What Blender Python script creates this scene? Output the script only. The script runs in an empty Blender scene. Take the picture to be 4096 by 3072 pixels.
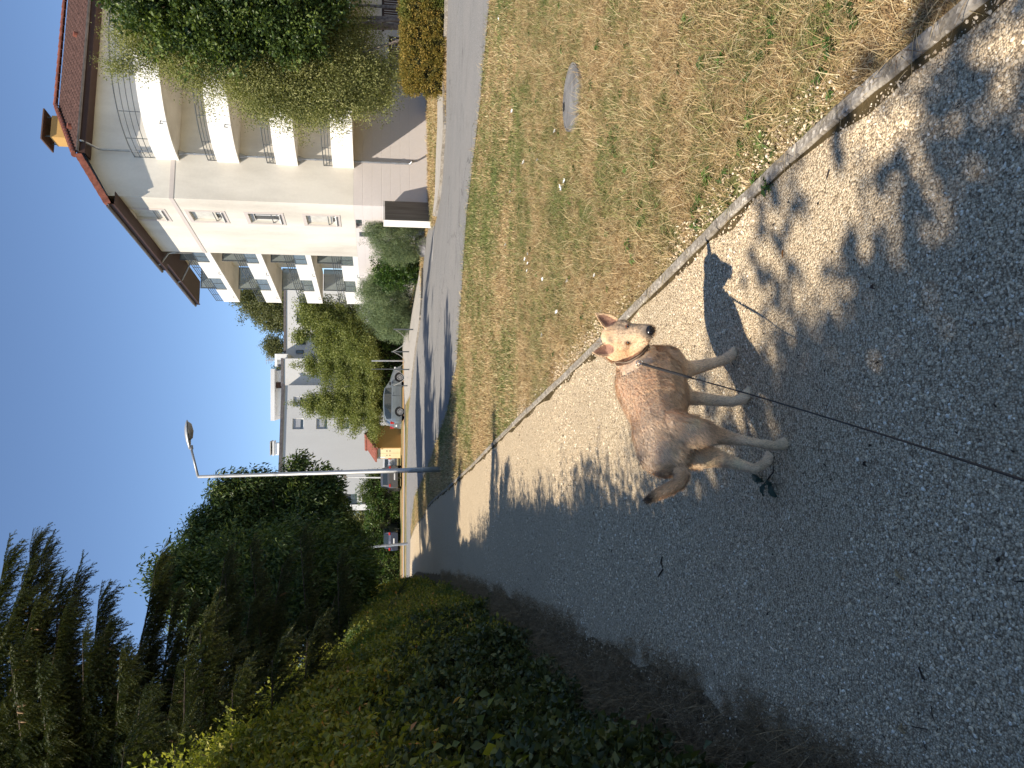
import bpy, bmesh, math, random
import numpy as np
from mathutils import Vector, Matrix, Euler, noise as mnoise
random.seed(7); RNG = np.random.default_rng(7)
S = bpy.context.scene
COL = S.collection
R = math.radians
PI = math.pi

# ------------------------------------------------------------ camera
HC, FPX, PITCH = 1.6, 3080.0, R(9.6)
cam = bpy.data.objects.new('camera', bpy.data.cameras.new('camera')); COL.objects.link(cam)
cam.data.sensor_width = 36; cam.data.lens = 36*FPX/4096
cam.data.clip_start = 0.05; cam.data.clip_end = 3000
cp, sp = math.cos(PITCH), math.sin(PITCH)
# the phone was held upright but the frame is stored lying on its side: image up = world +X
xax = Vector((0, -sp, -cp)); yax = Vector((1, 0, 0)); zax = xax.cross(yax)
M = Matrix((xax, yax, zax)).transposed().to_4x4(); M.translation = Vector((0, 0, HC))
cam.matrix_world = M
S.camera = cam

# ------------------------------------------------------------ light
SUN_AZ, SUN_EL = 48.0, 50.0          # azimuth the light travels to (right of forward), elevation
w = bpy.data.worlds.new('World'); S.world = w; w.use_nodes = True
nt = w.node_tree
bg = nt.nodes['Background']
sky = nt.nodes.new('ShaderNodeTexSky'); sky.sky_type = 'NISHITA'; sky.sun_disc = False
sky.sun_elevation = R(SUN_EL); sky.sun_rotation = R(SUN_AZ+180)
sky.altitude = 2600; sky.air_density = 1.0; sky.dust_density = 0.0; sky.ozone_density = 5.2
wb = nt.nodes.new('ShaderNodeMix'); wb.data_type = 'RGBA'; wb.blend_type = 'MULTIPLY'; wb.inputs[0].default_value = 1; wb.inputs[7].default_value = (1.07, 1.0, .93, 1)
nt.links.new(sky.outputs[0], wb.inputs[6]); nt.links.new(wb.outputs[2], bg.inputs[0]); bg.inputs[1].default_value = 0.115
sl = bpy.data.lights.new('sun', 'SUN'); sun = bpy.data.objects.new('sun', sl); COL.objects.link(sun)
sl.energy = 4.3; sl.angle = R(0.55); sl.color = (1.0, 0.90, 0.75)
Ld = Vector((math.sin(R(SUN_AZ))*math.cos(R(SUN_EL)), math.cos(R(SUN_AZ))*math.cos(R(SUN_EL)), -math.sin(R(SUN_EL))))
sun.rotation_euler = Ld.to_track_quat('-Z', 'Y').to_euler()
S.view_settings.view_transform = 'Standard'; S.view_settings.look = 'None'
S.view_settings.gamma = 1; S.view_settings.exposure = 0.74
S.view_settings.use_curve_mapping = False
S.render.engine = 'CYCLES'
S.cycles.max_bounces = 8; S.cycles.diffuse_bounces = 6; S.cycles.transparent_max_bounces = 8
S.cycles.use_denoising = True

# ------------------------------------------------------------ geometry of the place
def ss(x, a, b):
    t = min(1, max(0, (x-a)/(b-a))); return t*t*(3-2*t)
def gz(x, y):
    return -0.67*ss(x, 2, 8)*ss(y, 11, 32)
def ray(x, y):
    u = 3072-y; a = (u-1536)/FPX; b = (2048-x)/FPX
    return a, cp+b*sp, b*cp-sp
def G(x, y, dz=0.0):
    a, Fw, c = ray(x, y); zz = dz
    for i in range(60):
        t = (zz-HC)/c; zz = 0.5*zz+0.5*(gz(a*t, Fw*t)+dz)
    return (a*t, Fw*t)
def P(x, y, Y):
    a, Fw, c = ray(x, y); t = Y/Fw
    return Vector((a*t, Y, HC+c*t))

# ------------------------------------------------------------ object helpers
def prop(o, label=None, cat=None, group=None, kind=None):
    if label: o['label'] = label
    if cat: o['category'] = cat
    if group: o['group'] = group
    if kind: o['kind'] = kind
    return o
def empty(name, loc=(0, 0, 0), label=None, cat=None, group=None, rz=0):
    o = bpy.data.objects.new(name, None); COL.objects.link(o); o.location = loc
    o.rotation_euler = (0, 0, rz); o.empty_display_size = 0.2
    return prop(o, label, cat, group)
def link(name, me, mat=None, parent=None):
    o = bpy.data.objects.new(name, me); COL.objects.link(o)
    if mat is not None and len(me.materials) == 0: me.materials.append(mat)
    if parent is not None:
        o.parent = parent
    return o
def bm_obj(name, bm, mat, parent=None, smooth=False):
    me = bpy.data.meshes.new(name); bm.to_mesh(me); bm.free()
    if smooth:
        me.polygons.foreach_set('use_smooth', [True]*len(me.polygons))
    return link(name, me, mat, parent)
def copy_tree(o, parent=None):
    c = o.copy(); COL.objects.link(c)
    if parent is not None: c.parent = parent
    for ch in list(o.children): copy_tree(ch, c)
    return c
def box(bm, x0, x1, y0, y1, z0, z1, f=None):
    pts = [(x, y, z) for z in (z0, z1) for (x, y) in ((x0, y0), (x1, y0), (x1, y1), (x0, y1))]
    if f: pts = [f(*q) for q in pts]
    v = [bm.verts.new(q) for q in pts]
    for q in ((3, 2, 1, 0), (4, 5, 6, 7), (0, 1, 5, 4), (1, 2, 6, 5), (2, 3, 7, 6), (3, 0, 4, 7)):
        bm.faces.new([v[i] for i in q])
    return v
def bevel(bm, w, seg=1):
    bmesh.ops.recalc_face_normals(bm, faces=bm.faces)
    bmesh.ops.bevel(bm, geom=[e for e in bm.edges], offset=w, segments=seg, affect='EDGES', profile=0.5)
def tube(bm, pts, rad, n=8, cap=True):
    pts = [Vector(q) for q in pts]
    if not hasattr(rad, '__len__'): rad = [rad]*len(pts)
    rings = []; up = None
    for i, q in enumerate(pts):
        d = (pts[min(i+1, len(pts)-1)]-pts[max(i-1, 0)]).normalized()
        if up is None:
            up = d.orthogonal().normalized()
        up = (up-d*up.dot(d))
        if up.length < 1e-5: up = d.orthogonal()
        up.normalize(); s = d.cross(up)
        rings.append([bm.verts.new(q+(up*math.cos(2*PI*k/n)+s*math.sin(2*PI*k/n))*rad[i]) for k in range(n)])
    for a, b in zip(rings, rings[1:]):
        for k in range(n):
            bm.faces.new((a[k], a[(k+1) % n], b[(k+1) % n], b[k]))
    if cap:
        bm.faces.new(rings[0][::-1]); bm.faces.new(rings[-1])
def prism(bm, poly, z0, z1, f=None):
    n = len(poly); f = f or (lambda x, y, z: (x, y, z))
    a = [bm.verts.new(f(x, y, z0)) for x, y in poly]; b = [bm.verts.new(f(x, y, z1)) for x, y in poly]
    bm.faces.new(a[::-1]); bm.faces.new(b)
    for i in range(n): bm.faces.new((a[i], a[(i+1) % n], b[(i+1) % n], b[i]))
def np_mesh(name, co, faces_flat, nper, smooth=False, attrs=None):
    me = bpy.data.meshes.new(name)
    nv = len(co); nf = len(faces_flat)//nper
    me.vertices.add(nv); me.vertices.foreach_set('co', np.asarray(co, dtype=np.float32).ravel())
    me.loops.add(len(faces_flat)); me.loops.foreach_set('vertex_index', np.asarray(faces_flat, dtype=np.int32))
    me.polygons.add(nf); me.polygons.foreach_set('loop_start', np.arange(0, nf*nper, nper, dtype=np.int32))
    me.polygons.foreach_set('loop_total', np.full(nf, nper, dtype=np.int32))
    if attrs:
        for k, (dom, arr) in attrs.items():
            at = me.attributes.new(k, 'FLOAT', dom); at.data.foreach_set('value', np.asarray(arr, dtype=np.float32))
    me.update(calc_edges=True)
    if smooth: me.polygons.foreach_set('use_smooth', np.ones(nf, dtype=bool))
    return me

# ------------------------------------------------------------ materials
def NN(nt, t, **kw):
    n = nt.nodes.new(t)
    for k, v in kw.items(): setattr(n, k, v)
    return n
def ramp(nt, fac, stops):
    r = nt.nodes.new('ShaderNodeValToRGB'); e = r.color_ramp.elements
    while len(e) < len(stops): e.new(0.5)
    for i, (p, c) in enumerate(stops):
        e[i].position = p; e[i].color = (*c, 1) if len(c) == 3 else c
    nt.links.new(fac, r.inputs[0]); return r.outputs[0]
def mix(nt, fac, a, b, mode='MIX'):
    m = nt.nodes.new('ShaderNodeMix'); m.data_type = 'RGBA'; m.blend_type = mode
    for s, v in ((m.inputs[0], fac), (m.inputs[6], a), (m.inputs[7], b)):
        if hasattr(v, 'links') or isinstance(v, bpy.types.NodeSocket): nt.links.new(v, s)
        else: s.default_value = v if not isinstance(v, tuple) else ((*v, 1) if len(v) == 3 else v)
    return m.outputs[2]
def mth(nt, op, a, b=None, c=None):
    m = nt.nodes.new('ShaderNodeMath'); m.operation = op
    for i, v in enumerate((a, b, c)):
        if v is None: continue
        if isinstance(v, bpy.types.NodeSocket): nt.links.new(v, m.inputs[i])
        else: m.inputs[i].default_value = v
    return m.outputs[0]
def tex_noise(nt, vec, scale, detail=3, rough=0.55, dist=0.0):
    n = nt.nodes.new('ShaderNodeTexNoise'); n.inputs['Scale'].default_value = scale
    n.inputs['Detail'].default_value = detail; n.inputs['Roughness'].default_value = rough
    n.inputs['Distortion'].default_value = dist
    nt.links.new(vec, n.inputs['Vector']); return n.outputs['Fac']
def base_mat(name, rough=0.8, spec=0.3, metal=0.0):
    m = bpy.data.materials.new(name); m.use_nodes = True; nt = m.node_tree
    b = nt.nodes['Principled BSDF']; b.inputs['Roughness'].default_value = rough
    b.inputs['Specular IOR Level'].default_value = spec; b.inputs['Metallic'].default_value = metal
    return m, nt, b
def bump(nt, b, h, strength=0.4, dist=0.01):
    n = nt.nodes.new('ShaderNodeBump'); n.inputs['Strength'].default_value = strength
    n.inputs['Distance'].default_value = dist; nt.links.new(h, n.inputs['Height'])
    nt.links.new(n.outputs[0], b.inputs['Normal'])
def wpos(nt): return nt.nodes.new('ShaderNodeNewGeometry').outputs['Position']
def simple(name, col, rough=0.7, spec=0.3, metal=0.0, var=0.12, scale=3.0, bs=0.0, bscale=40.0, coat=0.0):
    m, nt, b = base_mat(name, rough, spec, metal)
    g = wpos(nt)
    f = tex_noise(nt, g, scale, 5)
    c = ramp(nt, f, [(0.3, tuple(x*(1-var) for x in col)), (0.7, tuple(min(1, x*(1+var)) for x in col))])
    nt.links.new(c, b.inputs['Base Color'])
    if coat: b.inputs['Coat Weight'].default_value = coat
    if bs: bump(nt, b, tex_noise(nt, g, bscale, 4), bs, 0.01)
    return m
def stucco(name, col, dirt=(0.8, 0.78, 0.74), stain_shade=0.25):
    m, nt, b = base_mat(name, 0.92, 0.15); g = wpos(nt)
    mp = NN(nt, 'ShaderNodeMapping'); mp.inputs['Scale'].default_value = (1, 1, 0.35); nt.links.new(g, mp.inputs[0])
    big = tex_noise(nt, mp.outputs[0], 0.5, 5, 0.6)
    mid = tex_noise(nt, g, 9, 4)
    f = mth(nt, 'MULTIPLY', ramp(nt, big, [(0.4, (0, 0, 0)), (0.72, (1, 1, 1))]), stain_shade)
    c = mix(nt, f, col, tuple(a*d for a, d in zip(col, dirt)))
    c = mix(nt, 0.12, c, ramp(nt, mid, [(0.3, tuple(x*0.75 for x in col)), (0.7, tuple(min(1, x*1.1) for x in col))]))
    nt.links.new(c, b.inputs['Base Color'])
    bump(nt, b, tex_noise(nt, g, 90, 3), 0.25, 0.01)
    return m
def leaf_mat(name, stops, trans=0.35, rough=0.55, posvar=None, spec=0.35):
    """stops: colours picked at random per instance / per leaf; the leaf lets some light through"""
    m = bpy.data.materials.new(name); m.use_nodes = True; nt = m.node_tree
    b = nt.nodes['Principled BSDF']; b.inputs['Roughness'].default_value = rough
    b.inputs['Specular IOR Level'].default_value = spec
    oi = nt.nodes.new('ShaderNodeObjectInfo').outputs['Random']
    at = NN(nt, 'ShaderNodeAttribute', attribute_name='rnd').outputs['Fac']
    f = mth(nt, 'FRACT', mth(nt, 'ADD', oi, at))
    c = ramp(nt, f, stops)
    if posvar:
        sc, col, lo, hi = posvar
        k = tex_noise(nt, wpos(nt), sc, 4)
        c = mix(nt, ramp(nt, k, [(lo, (0, 0, 0)), (hi, (1, 1, 1))]), c, col)
    nt.links.new(c, b.inputs['Base Color'])
    tr = nt.nodes.new('ShaderNodeBsdfTranslucent')
    c2 = mix(nt, 1.0, c, (1.15, 1.2, 0.5, 1), 'MULTIPLY'); nt.links.new(c2, tr.inputs[0])
    ms = nt.nodes.new('ShaderNodeMixShader'); ms.inputs[0].default_value = trans
    nt.links.new(b.outputs[0], ms.inputs[1]); nt.links.new(tr.outputs[0], ms.inputs[2])
    nt.links.new(ms.outputs[0], nt.nodes['Material Output'].inputs[0])
    return m
def glass(name, tint=(0.25, 0.3, 0.32), alpha=0.45):
    m = bpy.data.materials.new(name); m.use_nodes = True; nt = m.node_tree
    b = nt.nodes['Principled BSDF']; b.inputs['Base Color'].default_value = (*tint, 1)
    b.inputs['Roughness'].default_value = 0.05; b.inputs['Specular IOR Level'].default_value = 0.8
    b.inputs['Alpha'].default_value = alpha
    return m

# ------------------------------------------------------------ scattering: real instanced meshes owned by one object
def scatter(name, pts, rot, scl, idx, protos, parent=None):
    """pts Nx3, rot Nx3 euler, scl N, idx N; protos: list of mesh objects kept out of the scene"""
    me = bpy.data.meshes.new(name)
    n = len(pts); me.vertices.add(n); me.vertices.foreach_set('co', np.asarray(pts, dtype=np.float32).ravel())
    a = me.attributes.new('rot', 'FLOAT_VECTOR', 'POINT'); a.data.foreach_set('vector', np.asarray(rot, dtype=np.float32).ravel())
    a = me.attributes.new('scl', 'FLOAT', 'POINT'); a.data.foreach_set('value', np.asarray(scl, dtype=np.float32))
    a = me.attributes.new('idx', 'INT', 'POINT'); a.data.foreach_set('value', np.asarray(idx, dtype=np.int32))
    o = bpy.data.objects.new(name, me); COL.objects.link(o)
    if parent is not None: o.parent = parent
    ng = bpy.data.node_groups.new(name, 'GeometryNodeTree')
    ng.interface.new_socket('Geometry', in_out='INPUT', socket_type='NodeSocketGeometry')
    ng.interface.new_socket('Geometry', in_out='OUTPUT', socket_type='NodeSocketGeometry')
    gi = ng.nodes.new('NodeGroupInput'); go = ng.nodes.new('NodeGroupOutput')
    iop = ng.nodes.new('GeometryNodeInstanceOnPoints'); iop.inputs['Pick Instance'].default_value = True
    jn = ng.nodes.new('GeometryNodeJoinGeometry')
    for p_ in reversed(protos):
        oi = ng.nodes.new('GeometryNodeObjectInfo'); oi.inputs['Object'].default_value = p_
        oi.transform_space = 'ORIGINAL'
        g2 = ng.nodes.new('GeometryNodeGeometryToInstance')
        ng.links.new(oi.outputs['Geometry'], g2.inputs[0]); ng.links.new(g2.outputs[0], jn.inputs[0])
    def att(nm, ty):
        q = ng.nodes.new('GeometryNodeInputNamedAttribute'); q.data_type = ty; q.inputs['Name'].default_value = nm
        return q.outputs['Attribute']
    ng.links.new(gi.outputs[0], iop.inputs['Points']); ng.links.new(jn.outputs[0], iop.inputs['Instance'])
    ng.links.new(att('idx', 'INT'), iop.inputs['Instance Index'])
    e2r = ng.nodes.new('FunctionNodeEulerToRotation')
    ng.links.new(att('rot', 'FLOAT_VECTOR'), e2r.inputs[0]); ng.links.new(e2r.outputs[0], iop.inputs['Rotation'])
    ng.links.new(att('scl', 'FLOAT'), iop.inputs['Scale'])
    ng.links.new(iop.outputs[0], go.inputs[0])
    md = o.modifiers.new('scatter', 'NODES'); md.node_group = ng
    for p_ in protos[:1]:
        for mt in p_.data.materials: me.materials.append(mt)
    return o
def proto(name, me, mat):
    if len(me.materials) == 0: me.materials.append(mat)
    return bpy.data.objects.new(name, me)          # never linked to the scene: only its mesh is instanced

def leaf_geo(cent, nrm, axis, L, W, fold=0.15):
    """pointed leaves of 4 triangles-worth (2 quads): base, two mid points, tip + folded midrib"""
    n = len(cent)
    side = np.cross(nrm, axis); side /= np.linalg.norm(side, axis=1)[:, None]+1e-9
    up = np.cross(axis, side)
    L = L[:, None]; W = W[:, None]
    b = cent-axis*L*0.5; t = cent+axis*L*0.5-up*L*0.12
    m = cent-up*fold*W
    l = cent+side*W*0.5+up*fold*W-axis*L*0.05; r = cent-side*W*0.5+up*fold*W-axis*L*0.05
    co = np.stack([b, r, m, l, t], 1).reshape(-1, 3)
    f = (np.arange(n)[:, None]*5+np.array([0, 1, 2, 0, 2, 3, 2, 1, 4, 2, 4, 3])[None, :]).ravel()
    return co, f
def unit(v): return v/(np.linalg.norm(v, axis=1)[:, None]+1e-9)
def clump_proto(name, mat, n, R0, L, W, rng, droop=0.0, flat=0.6, up=0.5, stem=False):
    c = rng.normal(size=(n, 3)); c = unit(c)*(rng.random(n)**0.5)[:, None]*R0; c[:, 2] *= flat
    ax = unit(c+rng.normal(size=(n, 3))*R0*0.4+np.array([0, 0, -droop*R0]))
    nr = unit(rng.normal(size=(n, 3))*0.6+np.array([0, 0, up]))
    Ls = L*(0.7+0.6*rng.random(n)); Ws = W*(0.7+0.6*rng.random(n))
    co, f = leaf_geo(c, nr, ax, Ls, Ws)
    rn = np.repeat(rng.random(n)*0.35, 4)
    me = np_mesh(name, co, f, 3, attrs={'rnd': ('FACE', rn)})
    return proto(name, me, mat)
# ============================================================ MATERIALS (shared)
M_wall = stucco('render_cream', (0.79, 0.745, 0.66), (0.66, 0.64, 0.62), 0.85)  # stain tone strengthened to stand in for shade on the facade
M_wallw = stucco('render_white', (0.84, 0.82, 0.78), (0.93, 0.92, 0.9), 0.3)
M_plinth = stucco('render_pinkgrey', (0.70, 0.64, 0.615), (0.9, 0.9, 0.9), 0.3)
M_band = stucco('render_band', (0.60, 0.54, 0.50), (0.95, 0.95, 0.95), 0.2)
M_far = stucco('render_far_grey', (0.64, 0.635, 0.625), (0.86, 0.86, 0.87), 0.5)
M_farw = stucco('render_far_white', (0.74, 0.74, 0.73), (0.9, 0.9, 0.9), 0.3)
M_wood = simple('brown_wood', (0.06, 0.030, 0.022), 0.6, bs=0.2, bscale=30)
M_zinc = simple('zinc', (0.42, 0.43, 0.45), 0.42, 0.5, 0.75, 0.18, 4)
M_darkzinc = simple('weathered_gutter', (0.16, 0.14, 0.135), 0.5, 0.4, 0.3, 0.3, 3)
M_steel = simple('galvanised_steel', (0.42, 0.43, 0.44), 0.5, 0.5, 0.55, 0.15, 3)
M_rail = simple('dark_grey_paint', (0.075, 0.085, 0.09), 0.45, 0.4)
M_white = simple('white_paint', (0.75, 0.75, 0.73), 0.5, 0.4)
M_black = simple('black_rubber', (0.015, 0.015, 0.016), 0.7, 0.3)
M_glass = glass('window_glass', (0.20, 0.24, 0.25), 0.55)
M_glassd = glass('dark_window_glass', (0.045, 0.055, 0.065), 0.92)
M_int = simple('room_interior', (0.10, 0.09, 0.08), 0.9)
M_redtile = simple('red_clay_tile', (0.22, 0.075, 0.05), 0.75, var=0.35, scale=5, bs=0.3)
M_rooftile = simple('brown_clay_tile', (0.085, 0.046, 0.038), 0.9, var=0.45, scale=6, bs=0.4, bscale=25)
M_shutter = simple('white_shutter', (0.68, 0.66, 0.60), 0.6)
M_bark = simple('bark', (0.10, 0.078, 0.06), 0.95, 0.1, var=0.4, scale=14, bs=0.8, bscale=30)
M_birchbark = simple('pale_bark', (0.22, 0.18, 0.16), 0.9, 0.1, var=0.5, scale=10, bs=0.6, bscale=30)
M_conc = simple('concrete', (0.36, 0.345, 0.32), 0.9, 0.2, var=0.2, scale=7, bs=0.5, bscale=60)
M_hood = simple('chimney_slab', (0.12, 0.075, 0.06), 0.8)
M_ochre = stucco('ochre_render', (0.60, 0.36, 0.13), (0.9, 0.88, 0.82), 0.3)
M_cream = simple('cream_metal_door', (0.74, 0.60, 0.36), 0.6, var=0.05)

# ---- ground, asphalt, gravel
def mat_ground():
    m, nt, b = base_mat('dry_lawn_soil', 1.0, 0.1); g = wpos(nt)
    n1 = tex_noise(nt, g, 0.55, 5); n2 = tex_noise(nt, g, 38, 4); n3 = tex_noise(nt, g, 3.2, 4)
    gr = ramp(nt, n2, [(0.3, (0.06, 0.075, 0.022)), (0.7, (0.19, 0.21, 0.075))])
    dr = ramp(nt, n2, [(0.3, (0.17, 0.11, 0.055)), (0.7, (0.48, 0.35, 0.18))])
    f = ramp(nt, mix(nt, 0.4, n1, n3), [(0.44, (0, 0, 0)), (0.56, (1, 1, 1))])
    nt.links.new(mix(nt, f, gr, dr), b.inputs['Base Color'])
    bump(nt, b, n2, 0.8, 0.03); return m
M_ground = mat_ground()
def mat_asphalt():
    m, nt, b = base_mat('worn_asphalt', 0.95, 0.25); g = wpos(nt)
    n2 = tex_noise(nt, g, 70, 3); n1 = tex_noise(nt, g, 0.5, 5, 0.6); n3 = tex_noise(nt, g, 5, 4)
    c = ramp(nt, n2, [(0.3, (0.115, 0.112, 0.108)), (0.52, (0.21, 0.205, 0.197)), (0.72, (0.36, 0.35, 0.33))])
    c = mix(nt, mth(nt, 'MULTIPLY', ramp(nt, n1, [(0.4, (0, 0, 0)), (0.65, (1, 1, 1))]), 0.35), c, (0.27, 0.25, 0.23))
    v = NN(nt, 'ShaderNodeTexVoronoi', feature='DISTANCE_TO_EDGE'); v.inputs['Scale'].default_value = 0.22
    dn = nt.nodes.new('ShaderNodeVectorMath'); dn.operation = 'ADD'
    nz = nt.nodes.new('ShaderNodeTexNoise'); nz.inputs['Scale'].default_value = 1.2; nz.inputs['Detail'].default_value = 5
    nt.links.new(g, nz.inputs['Vector']); nt.links.new(g, dn.inputs[0]); nt.links.new(nz.outputs['Color'], dn.inputs[1])
    nt.links.new(dn.outputs[0], v.inputs['Vector'])
    crack = ramp(nt, v.outputs['Distance'], [(0.0, (1, 1, 1)), (0.004, (0, 0, 0))])
    c = mix(nt, mth(nt, 'MULTIPLY', crack, 0.8), c, (0.04, 0.038, 0.035))
    c = mix(nt, mth(nt, 'MULTIPLY', ramp(nt, tex_noise(nt, g, 1.7, 2, .4), [(0.60, (0, 0, 0)), (0.62, (1, 1, 1))]), .22), c, (0.13, 0.125, 0.12))
    nt.links.new(c, b.inputs['Base Color']); bump(nt, b, n2, 0.5, 0.006); return m
M_asph = mat_asphalt()
def mat_gravel():
    m, nt, b = base_mat('limestone_gravel_bed', 1.0, 0.15); g = wpos(nt)
    v = NN(nt, 'ShaderNodeTexVoronoi'); v.inputs['Scale'].default_value = 130; v.inputs['Randomness'].default_value = 1
    nt.links.new(g, v.inputs['Vector'])
    sep = NN(nt, 'ShaderNodeSeparateColor'); nt.links.new(v.outputs['Color'], sep.inputs[0])
    c = ramp(nt, sep.outputs[0], [(0.0, (0.30, 0.225, 0.145)), (0.45, (0.66, 0.52, 0.345)), (0.85, (0.82, 0.67, 0.46)), (1.0, (0.88, 0.78, 0.60))])
    gap = ramp(nt, v.outputs['Distance'], [(0.45, (1, 1, 1)), (0.8, (0.35, 0.33, 0.3))])
    c = mix(nt, 1.0, c, gap, 'MULTIPLY')
    big = tex_noise(nt, g, 1.1, 5, 0.6)
    c = mix(nt, ramp(nt, big, [(0.35, (0, 0, 0)), (0.7, (0.35, 0.35, 0.35))]), c, (0.46, 0.365, 0.25))
    nt.links.new(c, b.inputs['Base Color'])
    bump(nt, b, mth(nt, 'SUBTRACT', 1.0, v.outputs['Distance']), 0.8, 0.008); return m
M_gravel = mat_gravel()
def mat_stone():
    m, nt, b = base_mat('gravel_stone', 0.9, 0.2)
    oi = nt.nodes.new('ShaderNodeObjectInfo').outputs['Random']
    c = ramp(nt, oi, [(0.0, (0.20, 0.155, 0.105)), (0.25, (0.52, 0.41, 0.285)), (0.5, (0.74, 0.595, 0.405)), (0.85, (0.86, 0.71, 0.51)), (1.0, (0.92, 0.85, 0.72))])
    nt.links.new(c, b.inputs['Base Color']); return m
M_stone = mat_stone()
M_pave = simple('pale_pavement', (0.36, 0.335, 0.30), 0.95, 0.2, var=0.15, scale=4, bs=0.5, bscale=70)
M_kerb, nt, b = base_mat('kerb_concrete', .95, .15); g = wpos(nt)
vv = NN(nt, 'ShaderNodeTexVoronoi'); vv.inputs['Scale'].default_value = 75; nt.links.new(g, vv.inputs['Vector']); sc_ = NN(nt, 'ShaderNodeSeparateColor'); nt.links.new(vv.outputs['Color'], sc_.inputs[0])
kc_ = ramp(nt, sc_.outputs[0], [(0, (.20, .175, .145)), (.5, (.33, .295, .25)), (.88, (.42, .38, .32)), (1, (.68, .62, .54))])
kc_ = mix(nt, ramp(nt, tex_noise(nt, g, 5, 5, .65), [(.42, (0, 0, 0)), (.68, (.75, .75, .75))]), kc_, (.17, .145, .11)); nt.links.new(kc_, b.inputs['Base Color']); bump(nt, b, mix(nt, .5, tex_noise(nt, g, 60, 4), vv.outputs['Distance']), .9, .006)
M_moss = simple('mossy_dirt', (0.085, 0.062, 0.030), 1.0, 0.1, var=0.5, scale=12, bs=0.8, bscale=60)

# ============================================================ GROUND
def grid_axis():
    a = list(np.arange(-20, 30.01, 0.5)); b = [-600, -300, -150, -80, -50, -35, -27]; c = [36, 50, 80, 150, 300, 600]
    return np.array(b+a+c)
xs = grid_axis(); ys = np.array([-300, -100, -40, -20]+list(np.arange(-8, 50.01, 0.5))+[60, 75, 100, 150, 250, 400, 700, 1200])
co = np.array([(x, y, gz(x, y)) for y in ys for x in xs])
nx = len(xs); q = []
for j in range(len(ys)-1):
    for i in range(nx-1):
        k = j*nx+i; q += [k, k+1, k+1+nx, k+nx]
prop(link('ground', np_mesh('ground', co, q, 4, True), M_ground), kind='structure')

def sheet(name, poly, dz, mat, cell=0.5, parent=None, kind='structure', thick=0.0):
    bm = bmesh.new()
    bm.faces.new([bm.verts.new((x, y, 0)) for x, y in poly])
    xs_ = [p_[0] for p_ in poly]; ys_ = [p_[1] for p_ in poly]
    for ax, lo, hi in ((0, min(xs_), max(xs_)), (1, min(ys_), max(ys_))):
        v = math.ceil(lo/cell)*cell
        while v < hi:
            c = [0, 0, 0]; c[ax] = v; n = [0, 0, 0]; n[ax] = 1
            bmesh.ops.bisect_plane(bm, geom=bm.verts[:]+bm.edges[:]+bm.faces[:], plane_co=c, plane_no=n)
            v += cell
    for v in bm.verts: v.co.z = gz(v.co.x, v.co.y)+dz
    if thick:
        r_ = bmesh.ops.extrude_face_region(bm, geom=bm.faces[:])
        for g_ in r_['geom']:
            if isinstance(g_, bmesh.types.BMVert): g_.co.z += thick
    bmesh.ops.recalc_face_normals(bm, faces=bm.faces)
    if sum(f.normal.z for f in bm.faces) < 0 and not thick:
        bmesh.ops.reverse_faces(bm, faces=bm.faces)
    o = bm_obj(name, bm, mat, parent)
    if kind and parent is None: o['kind'] = kind
    return o
# path
KERB = [(1.42, -1.5), (1.30, -0.3), (1.02, 1.8), (.81, 3.12), (.24, 5.67), (-.22, 7.87), (-.99, 11.44), (-1.49, 13.7), (-2.46, 18.3), (-4.07, 26), (-5.2, 30.0), (-6.7, 36.5), (-9.11, 44.6)]
PL = [(-1.0, -1.5), (-1.12, 0.5), (-1.44, 3.17), (-1.96, 5.96), (-2.69, 9.69), (-4.08, 16.24), (-5.5, 22.5), (-7.05, 29.04), (-8.7, 36), (-11.26, 44.6)]
def dense(pl, step=0.25):
    out = []
    n = len(pl)
    def cr(p0, p1, p2, p3, t):
        return tuple(0.5*((2*p1[k])+(-p0[k]+p2[k])*t+(2*p0[k]-5*p1[k]+4*p2[k]-p3[k])*t*t+(-p0[k]+3*p1[k]-3*p2[k]+p3[k])*t**3) for k in range(2))
    for i in range(n-1):
        p0, p1, p2, p3 = pl[max(i-1, 0)], pl[i], pl[i+1], pl[min(i+2, n-1)]
        L = math.dist(p1, p2); k = max(1, int(L/step))
        for j in range(k): out.append(cr(p0, p1, p2, p3, j/k))
    out.append(pl[-1]); return out
KD = dense(KERB); PD = dense(PL)
def xat(pl, y):
    a = np.array(pl); return np.interp(y, a[:, 1], a[:, 0])
sheet('gravel_path', KD+[(x-0.04+.05*math.sin(y*7)*math.sin(y*2.3), y) for x, y in PD[::-1]], 0.012, M_gravel)
# road and side street
RN = [(16, 1.5), (9.5, 7.6), G(1962, 0), G(1925, 400), G(1870, 850), G(1850, 1150), G(1830, 1450), G(1790, 1650), G(1720, 1850), G(1660, 1990), (-8.2, 43.2)]
RF = [(26, 20), G(1790, 0), G(1786, 500), G(1777, 625), G(1767, 770), G(1750, 866), G(1740, 900), G(1718, 900), G(1700, 975), G(1692, 1083), G(1690, 1200), G(1681, 1296), G(1666, 1393), G(1654, 1489), G(1644, 1576), G(1636, 1640), (-6, 50), (-14, 51), (-40, 53), (-40, 47), (-14, 46.4)]
road_poly = RN+RF[::-1]
sheet('road', road_poly, 0.016, M_asph)
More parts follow.
